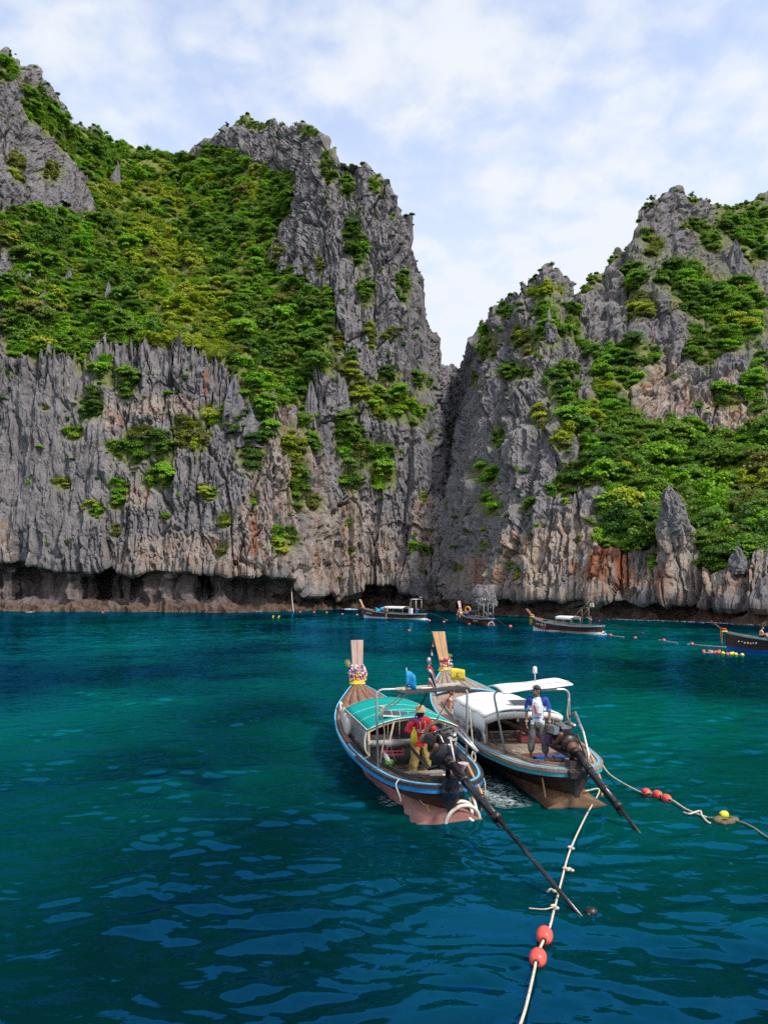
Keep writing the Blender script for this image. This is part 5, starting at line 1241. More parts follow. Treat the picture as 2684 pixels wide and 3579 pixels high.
MB().tube([(.6, -.36, .45), (.15, -.38, .05), (-.1, -.32, -.35)], .03, 8).build('hose_pipe', RUST, eng2)

# ------------------------------------------------------------------ gear aboard and at the sterns
def hose_loop(boat, c, Rr, r, yaw, tilt, label, name='hose_loop', a0=-.15, a1=3.3):
    rot = Matrix.Rotation(yaw, 3, 'Z') @ Matrix.Rotation(R(90) - tilt, 3, 'X')
    o = MB().torus(c, Rr, r, a0, a1, 22, 9, rot=rot).build(name, PVC); place(o, boat); return tag(o, label, 'hose', 'white hose loops at the sterns')
hose_loop(boat1, (-.02, -.28, .0), .40, .042, R(97), R(12), 'outer white hose hoop standing on the pink stern of the teal canopy boat')
hose_loop(boat1, (.22, -.26, .02), .40, .040, R(99), R(12), 'inner white hose hoop standing on the pink stern of the teal canopy boat')
hose_loop(boat2, (.30, .10, .0), .24, .05, R(85), R(30), 'white hose hoop at the waterline under the stern of the white canopy boat', a0=.3, a1=3.4)
for i, (a, c) in enumerate((((.55, -.62, .35), (-.10, -.50, .02)), ((.62, -.72, .40), (.02, -.66, .02)), ((.2, -.25, .16), (-.15, -.5, .03)))):
    o = MB().tube(smooth_line([a, (Vector(a) + Vector(c)) / 2 + Vector((0, 0, .05)), c], 5), .038, 8).build('white_tube', PVC); place(o, boat1)
    tag(o, ['straight white tube on the pink stern, left of the other tube', 'straight white tube on the pink stern, right of the other tube', 'short white tube lying under the hose hoops on the pink stern'][i], 'tube', 'white tubes on the stern')
o = MB().tube(smooth_line([(.95, -.72, 1.02), (.6, -.72, .85), (.1, -.76, .55), (-.05, -.72, .25)], 6), [.035] * 18 + [.03], 8).build('bamboo_pole', W_GOLD); place(o, boat1); tag(o, 'curved tan wooden pole leaning over the starboard stern of the teal canopy boat', 'pole')
o = MB().tube(smooth_line([(1.15, -.72, 1.15), (.75, -.72, 1.0), (.2, -.70, .55), (.05, -.66, .2)], 6), .03, 8).build('bamboo_pole', W_GOLD); place(o, boat2); tag(o, 'tan wooden pole leaning over the starboard stern of the white canopy boat', 'pole')
o = MB().lathe((.92, -.62, .98), [(.012, -.22), (.02, -.12), (.03, -.08), (.12, .04), (.125, .06), (.11, .06)], 14).build('funnel', paint('pale_pink_plastic', (0.72, 0.56, 0.62), rough=.4)); place(o, boat1); tag(o, 'pale pink plastic funnel standing beside the near engine', 'funnel')
# hanging net basket with a white bottle
bk = local_root('net_basket', boat1, 1.98, .88, .78); tag(bk, 'small wire basket of odds and ends hanging inside the port hoop post', 'basket')
g = MB()
for z, r_ in ((0, .13), (.08, .15), (.16, .165)): g.torus((0, 0, z), r_, .006, n=16, k=5)
for i in range(10): a = i * .628; g.tube([(.13 * math.cos(a), .13 * math.sin(a), 0), (.165 * math.cos(a), .165 * math.sin(a), .16)], .004, 4)
g.build('wire_mesh', BLACKP, bk)
g = MB()
for i in range(9): a = i * 2.4; g.ball((.07 * math.cos(a), .07 * math.sin(a), .05 + .012 * i), (.045, .04, .05), 7)
g.build('contents', PETAL[5], bk)
g = MB(); 
for i in range(3): a = i * 2.1; g.tube([(.16 * math.cos(a), .16 * math.sin(a), .16), (0, 0, .62)], .004, 4)
g.build('hanger', ROPE, bk)
bt = local_root('bottle', boat1, 1.98, .88, .90); tag(bt, 'white plastic bottle leaning out of the wire basket', 'bottle')
MB().lathe((0, 0, 0), [(.045, 0), (.055, .03), (.055, .17), (.02, .22), (.018, .25)], 12, rot=Matrix.Rotation(R(-28), 3, 'X')).build('body', WHITE, bt)
MB().lathe(Matrix.Rotation(R(-28), 3, 'X') @ Vector((0, 0, .25)), [(.02, 0), (.02, .035)], 10, rot=Matrix.Rotation(R(-28), 3, 'X')).build('cap', PETAL[1], bt)
cr = local_root('crate', boat1, 3.0, .55, .84); tag(cr, 'low red plastic crate on the cross bar under the teal canopy', 'crate')
g = MB(); g.box((0, 0, .012), (.36, .5, .02))
for z in (.05, .12): 
    for s_ in (1, -1): g.box((s_ * .18, 0, z), (.015, .5, .035)); g.box((0, s_ * .25, z), (.36, .015, .035))
for s_ in (1, -1):
    for y in (-.24, -.08, .08, .24): g.box((s_ * .18, y, .075), (.02, .02, .15))
g.build('slats', PINK, cr); MB().box((0, -.05, .10), (.2, .26, .09)).build('battery', BLACKP, cr)
ht = MB().lathe(boat1.w(1.75, .55, .40), [(.19, 0), (.185, .02), (.10, .03), (.095, .10), (.06, .13), (.01, .135)], 16).build('straw_hat', paint('straw', (0.52, 0.30, 0.10), (0.34, 0.18, 0.06), .8, (20, 20, 20))); tag(ht, 'orange straw hat lying on the floor at the red-jacketed man\'s feet', 'hat')
bg = MB()
for i in range(6): bg.ball((2.35 + .08 * math.cos(i), .42 - .14 * i, .47), (.14, .12, .10), 8)
bg = bg.build('dark_bag', NAVYC); place(bg, boat1); tag(bg, 'crumpled dark bag on the floor behind the cross thwart', 'bag')
rgm = MB()
for i in range(5): rgm.ball((.80 + .05 * math.cos(i * 2), .05 + .07 * i - .2, .83), (.08, .06, .03), 8, rot=Matrix.Rotation(i, 3, 'Z'))
rgm = rgm.build('white_rag', WHITE); place(rgm, boat1); tag(rgm, 'crumpled white rag on the black after-deck near the engine', 'rag')
tw = MB().sheet([[(3.04 + .02 * math.sin(9 * y), y, z) for y in np.linspace(.02, -.14, 6)] for z in (1.50, 1.3, 1.16)], 0, True, .012).build('towel', paint('mauve_cloth', (0.30, 0.22, 0.22), rough=.9)); place(tw, boat1); tag(tw, 'mauve towel hanging from the aft beam of the teal canopy', 'towel')
oar = MB().beam((7.2, 1.22, .95), (3.3, 1.20, .86), .05, .07).beam((7.2, 1.22, .96), (6.6, 1.23, .95), .03, .2).build('oar', BLACKP); place(oar, boat1); tag(oar, 'black oar lying along the port side deck of the teal canopy boat', 'oar')
bs = MB()
for i in range(8): a = i * .8; bs.ball((.55 + .22 * math.cos(a), .35 - .1 * i, .90 + .03 * (i % 3)), (.13, .10, .06), 8, rot=Matrix.Rotation(a, 3, 'Z'))
bs = bs.build('brown_rags', paint('leather_brown', (0.22, 0.11, 0.06), (0.10, 0.05, 0.03), .8, (8, 8, 8))); place(bs, boat2); tag(bs, 'heap of brown rags on the after-deck under the rusty engine', 'rags')
# tyres and black hose hung between the boats
for i, x in enumerate((3.65, 3.95)):
    o = MB().torus((x, 1.26, .92), .2, .05, n=20, k=8, rot=Matrix.Rotation(R(90), 3, 'X') @ Matrix.Rotation(R(20 * i), 3, 'Y')).build('tyre_fender', paint('rubber', (0.022, 0.022, 0.024), rough=.7)); place(o, boat2)
    tag(o, ['black tyre fender under the near corner of the white canopy', 'black tyre fender behind the other one under the white canopy'][i], 'fender', 'tyre fenders of the white canopy boat')
# ---- garlands, ribbons and flags
def garland(boat, x, z0, z1, seed, label, tail, cols, wid=.25):
    rng = random.Random(seed); root = local_root('flower_garland', boat, x, 0, z0); tag(root, label, 'garland', 'garlands on the prows')
    for i, ci in enumerate(cols):
        m = MB()
        for q in range(26):
            a = rng.random() * 6.283; z = (z1 - z0) * (.12 + .88 * rng.random()); r_ = (.10 + .10 * math.sin(math.pi * z / (z1 - z0)) + .05 * rng.random())
            m.ball((r_ * math.cos(a) * .8 - .06, r_ * 1.35 * math.sin(a) * wid / .25, z), rng.uniform(.030, .055), 6)
        m.build('blossoms', PETAL[ci], root, None)
    m = MB()
    for q in range(4): m.torus((-.02, 0, .02 + q * .05), .17 + .03 * (3 - q), .035, n=18, k=6)
    m.build('ribbon', PETAL[tail[0]], root)
    m = MB(); m.torus((-.02, 0, .22), .18, .03, n=18, k=6); m.build('ribbon', PETAL[4], root)
    m = MB(); m.tube([(-.20, .03, .10), (-.26, .03, -.05), (-.27, .03, -.18)], [.06, .07, .05], 8); m.build('ribbon_bow', PETAL[tail[1]], root)
    return root
ga1 = garland(boat1, 10.86, 1.62, 2.30, 4, 'big bunch of yellow pink and lilac flowers around the prow of the teal canopy boat', (0, 0), (0, 1, 2, 3, 0, 3))
m = MB()
for i in range(14): a = i * .2 - 1.0; m.tube([(-.02, .22, .62), (-.05 + .05 * math.sin(i * 3), .30 + .16 * math.cos(a), .70 + .16 * math.sin(a + .4))], [.012, .004], 4)
m.build('fronds', paint('dry_fronds', (0.50, 0.42, 0.10), rough=.8), ga1)
ga2 = garland(boat2, 12.05, 1.80, 2.30, 9, 'red white and yellow ribbons with a green sprig around the golden prow', (0, 2), (2, 1, 4), .2)
m = MB()
for i in range(26): a = i * .25; m.tube([(0, -.05, .48), (.06 * math.sin(i * 5), -.10 + .20 * math.cos(a), .55 + .12 * abs(math.sin(a)))], [.018, .004], 4)
m.build('sprig', PETAL[5], ga2)
rb = local_root('hanging_ribbon', boat2, 12.22, .42, 2.95); tag(rb, 'red white and blue ribbon hanging from the golden prow top', 'ribbon')
for i in range(8): MB().box((.02 * math.sin(i), .02 * math.cos(i * 2) + .02 * i, -.08 - i * .11), (.03, .06, .115), (R(8 * math.sin(i * 2)), 0, R(30 * i))).build('ribbon_twist', [PETAL[4], PETAL[2], NAVYC][i % 3], rb)
MB().box((0, .20, -1.02), (.03, .10, .18), (R(15), 0, 0)).build('ribbon_end', PETAL[4], rb)
top2 = MB()
for i in range(11): top2.ball((0, -.25 + .05 * i, 0), (.03, .03, .025), 6, i % 2)
top2 = top2.build('bead_string', [PETAL[4], PETAL[2]]); top2.location = boat2.w(12.27, .22, 3.275); top2.rotation_euler = (0, 0, boat2.h); tag(top2, 'red and white beads along the top edge of the golden prow', 'beads')
def flag(boat, p, h, w, ht, stripes, label, pole_mat, droop=.35, lamp=True, emblem=None, ang=0.0):
    root = local_root('flag', boat, *p); tag(root, label, 'flag', 'small flags on the boats'); root.rotation_euler[2] = ang
    MB().tube([(0, 0, 0), (0, 0, h)], .012, 6).build('pole', pole_mat, root)
    if lamp: MB().lathe((0, 0, h), [(.02, -.03), (.05, 0), (.05, .07), (.035, .12), (.01, .14)], 10).build('lamp', ALU, root)
    z1 = h - .06; n = 12; k = len(stripes); tot = sum(s_ for s_, _ in stripes); acc = 0
    for frac, mat in stripes:
        a, c = acc / tot, (acc + frac) / tot; acc += frac
        G = [[(w * u * (1 - .25 * droop), .06 * math.sin(u * 5 + v * 2) * u - .03, z1 - ht * v - droop * ht * u * u) for u in np.linspace(0, 1, n)] for v in np.linspace(a, c, 4)]
        MB().sheet(G, 0, True, .006).build('cloth', mat, root)
    if emblem:
        G = lambda u, v: Vector((w * u * (1 - .25 * droop), .06 * math.sin(u * 5 + v * 2) * u - .03, z1 - ht * v - droop * ht * u * u))
        c = G(.52, .5); m = MB()
        for s_ in (-.012, .012): m.lathe(c + Vector((0, s_, -.06)), [(.055, 0), (.06, .04), (.02, .06), (.035, .09), (.03, .12), (.012, .14), (.004, .17)], 10)
        m.build('emblem', emblem, root)
    return root
SKYB = paint('sky_blue_cloth', (0.01, 0.34, 0.70), (0.01, 0.27, 0.60), .7)
YFLAG = paint('yellow_cloth', (0.80, 0.62, 0.06), (0.70, 0.52, 0.05), .7)
flag(boat1, (1.54, .55, 2.68), .46, .26, .38, [(1, SKYB)], 'plain light blue flag on the sunshade of the teal canopy boat', CREAM, .3, False, ang=R(-15))
flag(boat1, (1.54, .0, 2.68), .56, .24, .42, [(1, PETAL[4]), (1, PETAL[2]), (2, NAVYC), (1, PETAL[2]), (1, PETAL[4])], 'red white and blue striped flag under a lamp', CREAM, .8, True, ang=R(-20))
flag(boat2, (9.6, .42, 1.45), .78, .52, .40, [(1, YFLAG)], 'yellow flag with a small emblem at the fore-deck of the white canopy boat', WHITE, .12, True, paint('emblem_gold', (0.50, 0.32, 0.03), rough=.7), ang=R(-12))
lm = local_root('masthead_lamp', boat2, 1.8, .25, 2.57); tag(lm, 'small white masthead lamp standing on the white sunshade', 'lamp')
MB().tube([(0, 0, 0), (0, 0, .28)], .014, 6).build('stem', STEEL, lm); MB().lathe((0, 0, .28), [(.02, -.02), (.055, 0), (.055, .1), (.05, .15), (.01, .17)], 10).build('globe', WHITE, lm)
# ---- ropes
V_ = lambda x, y, z: Vector((x, y, z))
def rope(pts, r, label, name='rope', group=None, n=6, mat=None, cat='rope'):
    P = smooth_line(pts, n)
    if min(p[2] for p in pts) < .3: P = [V_(p.x, p.y, max(p.z, wave_z(p.x, p.y) + r * .7)) if p.z < .35 else p for p in [q for a_, b_ in zip(P, P[1:]) for q in (a_, a_.lerp(b_, .5))] + [P[-1]]]
    o = MB().tube(P, r, 6).build(name, mat or ROPE); return tag(o, label, cat, group)
w1, w2 = boat1.w, boat2.w
rope([w1(1.78, 1.08, 2.25), w1(1.75, 1.12, 2.1), w1(1.80, 1.02, 1.6), w1(1.74, 1.1, 1.2), w1(1.9, 1.1, .9)], .016, 'pale rope wound down the port hoop post of the teal canopy boat')
for i, (a, c) in enumerate((((1.8, 1.08, 2.2), (1.5, .60, 2.66)), ((1.8, 1.08, 2.15), (1.5, .48, 2.62)))):
    rope([w1(*a), w1(*((Vector(a) + Vector(c)) / 2 - Vector((0, 0, .08)))), w1(*c)], .014, ['upper pale lashing rope from the hoop corner to the sunshade', 'lower pale lashing rope from the hoop corner to the sunshade'][i], 'lashing_rope', 'lashings of the sunshade')
kn = MB()
for i in range(7): kn.torus((1.78, 1.08, 2.05 + .03 * i), .045, .014, n=12, k=5, rot=Matrix.Rotation(R(14 * math.sin(i)), 3, 'X'))
kn = kn.build('rope_knot', ROPE); place(kn, boat1); tag(kn, 'thick coils of pale rope tied round the port hoop post', 'knot')
rope([w1(1.78, -1.08, 2.1), w1(1.8, -1.12, 1.7), w1(1.78, -1.16, 1.2), w1(1.74, -1.2, .95), w1(1.70, -1.14, .86), w1(1.72, -1.10, .98), w1(1.76, -1.14, 1.1)], .017, 'pale rope with a loop hanging from the starboard hoop post')
rope([w1(3.1, 1.2, 1.42), w1(3.05, 1.25, 1.2), w1(2.9, 1.26, 1.0), w1(2.8, 1.2, .88), w1(2.9, 1.28, .80)], .02, 'pale rope hanging off the near port corner of the teal canopy')
rope([w1(5.6, 1.2, 1.42), w1(5.5, 1.28, 1.2), w1(5.2, 1.3, 1.0), w1(5.4, 1.27, .92)], .018, 'pale rope hanging off the port side of the teal canopy, farther forward')
rope([w1(8.3, .95, 1.30), w1(8.4, 1.0, 1.36), w1(8.0, 1.05, 1.22), w1(7.4, 1.13, 1.05)], .03, 'white mooring rope made fast at the port end of the brown fore-deck')
rope([w1(.55, .98, .85), w1(.5, 1.06, .74), w1(.45, 1.0, .55), w1(.5, .95, .38)], .015, 'frayed rope end hanging over the port quarter of the teal canopy boat')
rope([w1(1.1, -1.02, .80), w1(1.0, -1.15, .6), w1(.95, -1.14, .3), w1(1.02, -1.1, .1)], .016, 'rope loop hanging over the starboard quarter of the teal canopy boat')
rope([w1(.95, .58, .5), w1(.55, .45, .32), w1(.2, .2, .14), w1(-.02, .05, .03)], .010, 'thin stay running down the pink stern toward the hose hoops')
rope([w2(1.9, .9, .92), w2(2.05, .75, .86), w2(1.75, .65, .87), w2(1.6, .9, .88)], .02, 'slack rope at the foot of the port sunshade post of the white boat')
rope([w2(1.1, -.35, 2.3), w2(1.15, -.32, 1.9), w2(1.1, -.38, 1.6), w2(1.2, -.34, 1.5)], .014, 'short rope hanging from the edge of the white sunshade')
rope([w2(.9, .25, .42), w2(.4, .1, .22), w2(.1, 0, .12)], .014, 'thin stay at the stern of the white canopy boat')
# mooring line with floats running to the lower edge of the view
def T(x, y, z=0.03):
    p = at_height(x, y, 0.0); p.z = wave_z(p.x, p.y) + z; return p
line = [w2(.05, -.25, .35), T(2094, 2770, .05), T(2045, 2870), T(1993, 2985), T(1962, 3090), T(1925, 3245), T(1885, 3345)]
knots = rope(line[:6] + [T(1912, 3270), T(1880, 3360, .1), T(1866, 3420, .08), T(1838, 3520, .05), T(1812, 3600, .05), T(1780, 3720, .05)], .019, 'pale mooring rope running from the white canopy boat to the bottom edge', 'mooring_rope', 'mooring ropes on the water')
kb = MB()
for (x, y) in ((1995, 2985), (1992, 3060), (1978, 3058), (1945, 3140), (1938, 3200)):
    p = T(x, y, .06)
    for q in range(3): kb.ball(p + Vector((.03 * math.sin(q * 2), .04 * math.cos(q * 3), 0)), (.038, .034, .028), 7)
kb = kb.build('rope_knot', ROPE); kb.parent = knots
rope([T(1938, 3138, .05), T(1925, 3130, .06), T(1912, 3134, .03)], .016, 'short frayed rope end sticking off the mooring rope, upper one')
rope([T(1935, 3198, .05), T(1900, 3203, .03), T(1848, 3196, .02)], .010, 'thin cord trailing off the mooring rope, lower one')
right_line = rope([w2(.5, -.75, .80), T(2090, 2690, .3), T(2130, 2725, .08), T(2235, 2770, .05), T(2275, 2783, .08), T(2320, 2800, .08), T(2350, 2812, .06), T(2400, 2842, .03), T(2470, 2865, .03)], .022, 'pale mooring rope running from the white canopy boat to the right-hand floats', 'mooring_rope', 'mooring ropes on the water')
rope([T(2470, 2865), T(2560, 2878, .04), T(2620, 2898), T(2684, 2930), T(2760, 2965)], .016, 'thin weedy rope leaving the right edge past the yellow float', 'mooring_rope', 'mooring ropes on the water', mat=paint('weedy_rope', (0.30, 0.26, 0.12), rough=.9))
rope([T(2388, 2850), T(2410, 2858, .05), T(2445, 2852, .06), T(2452, 2862, .05), T(2470, 2880, .03), T(2482, 2884, .02)], .022, 'white rope end with a bow floating right of the three floats')
def buoy(p, d, r, L, label, group, name='float_buoy', mat=None):
    d = Vector(d).normalized(); q = d.to_track_quat('Z', 'Y').to_matrix()
    root = empty(name, p); tag(root, label, 'buoy', group)
    prof = [(.02, -L / 2)] + [(r * math.sin(math.acos(max(-1, min(1, 1 - 2 * t))) if False else math.pi * t) ** .62, L / 2 * -math.cos(math.pi * t)) for t in np.linspace(.04, .96, 13)] + [(.02, L / 2)]
    MB().lathe((0, 0, 0), prof, 18, rot=q).build('shell', mat or CORAL, root)
    MB().lathe((0, 0, 0), [(.035, -L / 2 - .006), (.04, -L / 2 + .02)], 10, rot=q).lathe((0, 0, 0), [(.04, L / 2 - .02), (.035, L / 2 + .006)], 10, rot=q).build('eyelet', BLACKP, root)
    return root
FL = 'floats on the mooring ropes'
buoy(T(1903, 3289, .07), T(1903, 3270) - T(1895, 3320), .118, .30, 'coral float higher up the rope of the two at the bottom', FL)
buoy(T(1880, 3373, .07), T(1890, 3340) - T(1872, 3400), .116, .30, 'coral float nearest the bottom edge on the mooring rope', FL)
for (x, y, lab) in ((2258, 2774, 'coral float nearest the boat of the three in a row'), (2297, 2791, 'middle coral float of the three in a row'), (2328, 2802, 'coral float farthest right of the three in a row')):
    buoy(T(x, y, .06), T(2330, 2804) - T(2255, 2772), .105, .25, lab, FL)
bd = MB()
for i in range(14): a = i * 2.4; bd.ball(T(2535 + 30 * math.cos(a), 2872 + 10 * math.sin(a), .02), (.11, .08, .05), 7)
bd = bd.build('weed_clump', paint('dead_weed', (0.17, 0.14, 0.08), (0.09, 0.075, 0.04), .9, (8, 8, 8))); tag(bd, 'clump of brown weed and net floating beside the yellow float', 'weed')
buoy(T(2529, 2862, .07), (1, .2, .1), .085, .20, 'small yellow float in the brown weed near the right edge', FL, mat=YEL)
# propeller hub of the near boat surfacing beyond the shaft tip
pr = empty('propeller_guard', T(2065, 3197, .02)); tag(pr, 'grey rounded propeller guard breaking the surface at the end of the long shaft', 'propeller')
MB().ball((0, 0, -.02), (.10, .08, .085), 14).build('hub', IRON, pr); MB().ball((-.06, -.07, -.03), (.04, .04, .05), 10).build('blade', IRON, pr)
# ------------------------------------------------------------------ people: bodies and clothes grown from limbs into one skin each
def rounded(m, p0, r0, p1, r1, k=12, flat=1.0, n=4):
    "a limb segment with rounded ends"
    p0, p1 = Vector(p0), Vector(p1); d = (p1 - p0); L = d.length
    if L < 1e-5: m.ball(p0, r0, k); return
    d /= L; pts = [p0 - d * r0 * math.sin(a) for a in (1.45, 1.0, .5)] + [p0.lerp(p1, i / n) for i in range(n + 1)] + [p1 + d * r1 * math.sin(a) for a in (.5, 1.0, 1.45)]
    rs = [r0 * math.cos(a) for a in (1.45, 1.0, .5)] + [r0 + (r1 - r0) * i / n for i in range(n + 1)] + [r1 * math.cos(a) for a in (.5, 1.0, 1.45)]
    m.tube(pts, rs, k)
def skin(m, name, mats, parent, voxel, matfn=None, smooth=2, ripple=0.0):
    "weld the pieces into one continuous surface"
    o = m.build(name, mats, None)
    md = o.modifiers.new('weld', 'REMESH'); md.mode = 'VOXEL'; md.voxel_size = voxel; md.use_smooth_shade = True
    ms = o.modifiers.new('soften', 'SMOOTH'); ms.factor = .5; ms.iterations = smooth
    dg = bpy.context.evaluated_depsgraph_get(); me = bpy.data.meshes.new_from_object(o.evaluated_get(dg)); o.modifiers.clear(); old = o.data; o.data = me; bpy.data.meshes.remove(old)
    n = len(me.vertices); co = np.empty(n * 3, np.float32); me.vertices.foreach_get('co', co); co = co.reshape(-1, 3)
    if ripple:
        no = np.empty(n * 3, np.float32); me.vertices.foreach_get('normal', no); no = no.reshape(-1, 3)
        w = perlin(co * np.array([9, 9, 5.0]) + 3) + .5 * np.abs(perlin(co * np.array([16, 16, 11.0]) + 8)); co = co + no * (w * ripple)[:, None]; me.vertices.foreach_set('co', co.astype(np.float32).reshape(-1))
    while len(me.materials): me.materials.pop()
    for q in (mats if isinstance(mats, (list, tuple)) else [mats]): me.materials.append(q)
    if matfn is not None:
        npol = len(me.polygons); ce = np.empty(npol * 3, np.float32); me.polygons.foreach_get('center', ce); me.polygons.foreach_set('material_index', matfn(ce.reshape(-1, 3)).astype(np.int32))
    me.polygons.foreach_set('use_smooth', np.ones(len(me.polygons), bool)); me.update(); o.parent = parent
    return o
def skin_mat(name, c):
    k = NT(name); pos = k.n('ShaderNodeTexCoord').outputs['Object']; a = k.noise(pos, 14, 4, .6)
    k.bsdf(k.mix(k.mapr(a, .3, .7), tuple(v * .82 for v in c), c), .5, Subsurface_Weight=.08); return k.m
SKIN_TAN = skin_mat('tanned_skin', (0.30, 0.145, 0.085)); SKIN_PALE = skin_mat('pale_skin', (0.62, 0.33, 0.24)); SKIN_BRN = skin_mat('brown_skin', (0.24, 0.115, 0.068))
HAIR = paint('black_hair', (0.014, 0.011, 0.010), rough=.55, scale=(40, 40, 12)); HAIRB = paint('brown_hair', (0.05, 0.028, 0.016), rough=.6, scale=(40, 40, 12))
def hand(m, wrist, d, palm_n, s=1.0, curl=.5, sg=1):
    "palm and five bent fingers; d points along the hand, palm_n out of the palm"
    wrist = Vector(wrist); d = Vector(d).normalized(); pn = Vector(palm_n); pn = (pn - d * pn.dot(d)).normalized(); sd = d.cross(pn) * sg
    c = wrist + d * .05 * s
    for q in (-.5, 0, .5): rounded(m, wrist + sd * q * .03 * s, .019 * s, wrist + d * .085 * s + sd * q * .055 * s, .016 * s, 8)
    for i, (off, ln) in enumerate(((-.033, .072), (-.011, .082), (.011, .076), (.032, .060))):
        b_ = wrist + d * .085 * s + sd * off * s; a1 = curl * .7; a2 = curl * 1.5
        m1 = b_ + (d * math.cos(a1) + pn * math.sin(a1)) * ln * .5 * s; e = m1 + (d * math.cos(a2) + pn * math.sin(a2)) * ln * .5 * s
        rounded(m, b_, .0105 * s, m1, .0095 * s, 6, n=1); rounded(m, m1, .0095 * s, e, .0082 * s, 6, n=1)
    b_ = wrist + d * .025 * s - sd * .034 * s; m1 = b_ + (d * .7 - sd * .7 + pn * .25).normalized() * .038 * s
    rounded(m, b_, .013 * s, m1, .0115 * s, 6, n=1); rounded(m, m1, .0115 * s, m1 + (d * .9 - sd * .15 + pn * .4).normalized() * .03 * s, .0095 * s, 6, n=1)
def head_on(m, neck, yaw, pitch=0.0, s=1.0):
    "skull, jaw, nose and ears; returns (centre, rotation)"
    rot = Matrix.Rotation(yaw, 3, 'Z') @ Matrix.Rotation(pitch, 3, 'Y'); c = Vector(neck) + rot @ Vector((.018, 0, .125)) * s
    P = lambda x, y, z: c + rot @ (Vector((x, y, z)) * s)
    m.ball(P(-.010, 0, .028), (.098 * s, .078 * s, .095 * s), 16, rot=rot); m.ball(P(.022, 0, -.040), (.068 * s, .060 * s, .072 * s), 14, rot=rot); m.ball(P(.050, 0, -.085), (.032 * s, .032 * s, .026 * s), 10, rot=rot)
    rounded(m, P(.082, 0, .012), .010 * s, P(.100, 0, -.022), .015 * s, 8, n=1); m.ball(P(.074, 0, .034), (.018 * s, .050 * s, .012 * s), 10, rot=rot)
    rounded(m, P(.078, -.018, -.055), .0085 * s, P(.078, .018, -.055), .0085 * s, 8, n=1)
    for sg in (1, -1): m.ball(P(-.005, sg * .078, -.008), (.022 * s, .010 * s, .032 * s), 8, rot=rot)
    rounded(m, Vector(neck) - Vector((0, 0, .04)), .056 * s, P(-.012, 0, -.04), .050 * s, 12)
    return c, rot
def face_parts(root, c, rot, hair_mat, hair=True, beard=False, brow=True, s=1.0):
    P = lambda x, y, z: c + rot @ (Vector((x, y, z)) * s)
    for sg in (1, -1):
        m = MB(); m.ball(P(.080, sg * .031, .008), (.010 * s, .015 * s, .009 * s), 8, rot=rot); e = m.build('eye', WHITE, root)
        m = MB(); m.ball(P(.087, sg * .031, .008), (.006 * s, .007 * s, .007 * s), 8, rot=rot); m.build('iris', HAIR, e)
        if brow: m = MB(); m.tube([P(.090, sg * .014, .030), P(.090, sg * .032, .034), P(.082, sg * .050, .028)], .005, 5); m.build('eyebrow', hair_mat, root)
    m = MB(); m.tube([P(.088, -.022, -.054), P(.092, 0, -.052), P(.088, .022, -.054)], .0055, 6); m.build('lips', paint('lips', (0.30, 0.10, 0.08), rough=.5), root)
    if hair:
        m = MB(); m.ball(P(-.018, 0, .052), (.100 * s, .084 * s, .086 * s), 16, rot=rot); m.ball(P(-.045, 0, .015), (.072 * s, .080 * s, .080 * s), 14, rot=rot); m.ball(P(.05, .02, .092), (.045 * s, .055 * s, .030 * s), 10, rot=rot)
        skin(m, 'hair', hair_mat, root, .010, None, 1, .010)
    if beard:
        m = MB(); m.ball(P(.040, 0, -.078), (.050 * s, .052 * s, .034 * s), 12, rot=rot)
        for sg in (1, -1): m.ball(P(.018, sg * .052, -.045), (.035 * s, .014 * s, .038 * s), 10, rot=rot)
        m.ball(P(.090, 0, -.040), (.012 * s, .030 * s, .007 * s), 8, rot=rot); skin(m, 'beard', hair_mat, root, .009, None, 1, .006)
def person_root(label, p, yaw, group='people on the boats'):
    e = empty('person', p, yaw); tag(e, label, 'person', group); return e
V3 = Vector
# --- the man in the red jacket on the near boat: x is where he faces, y his left
P0 = boat1.w(2.44, .0, .40)
face = R(-62)
man = person_root('man in red jacket, khaki trousers, bucket hat and black face mask standing by the engine', P0, face)
hipL, hipR = V3((0, .10, .90)), V3((0, -.10, .90)); anL, anR = V3((.05, .19, .08)), V3((-.03, -.20, .08)); knL, knR = V3((.08, .15, .49)), V3((.05, -.16, .49))
chest = V3((.02, 0, 1.27)); neck = V3((.03, 0, 1.45)); shL, shR = V3((.02, .19, 1.37)), V3((.02, -.19, 1.37))
elL, wrL = V3((.14, .33, 1.13)), V3((.37, .30, 1.10)); elR, wrR = V3((.02, -.36, 1.14)), V3((.20, -.33, 1.12))
m = MB(); rounded(m, (0, 0, .90), .13, (.01, 0, 1.08), .125); rounded(m, (.01, 0, 1.08), .125, chest, .145)
for a, e, w, sg in ((shL, elL, wrL, 1), (shR, elR, wrR, -1)):
    rounded(m, chest + V3((0, sg * .04, .05)), .10, a, .065); rounded(m, a, .055, e, .042); rounded(m, e, .042, w, .028)
for h, k_, a, sg in ((hipL, knL, anL, 1), (hipR, knR, anR, -1)):
    rounded(m, h, .085, k_, .058); rounded(m, k_, .055, a, .038); rounded(m, a - V3((.05, 0, .03)), .038, a + V3((.15, sg * .03, -.045)), .032)
hand(m, wrL, (.75, -.1, -.25), (0, -.3, -1), 1.0, .8, -1); hand(m, wrR, (.55, .15, -.5), (.2, .9, .1), 1.0, 1.1, 1)
hc, hr = head_on(m, neck, R(24))
body = skin(m, 'body', SKIN_TAN, man, .008, None, 2)
RJ = paint('red_jacket', (0.62, 0.012, 0.020), (0.48, 0.008, 0.014), .6, (4, 4, 3), bump=.8); PUR = paint('purple_yoke', (0.10, 0.025, 0.13), rough=.6); KHAKI = paint('khaki_cloth', (0.33, 0.245, 0.085), (0.24, 0.175, 0.055), .8, (5, 5, 3), bump=.9)
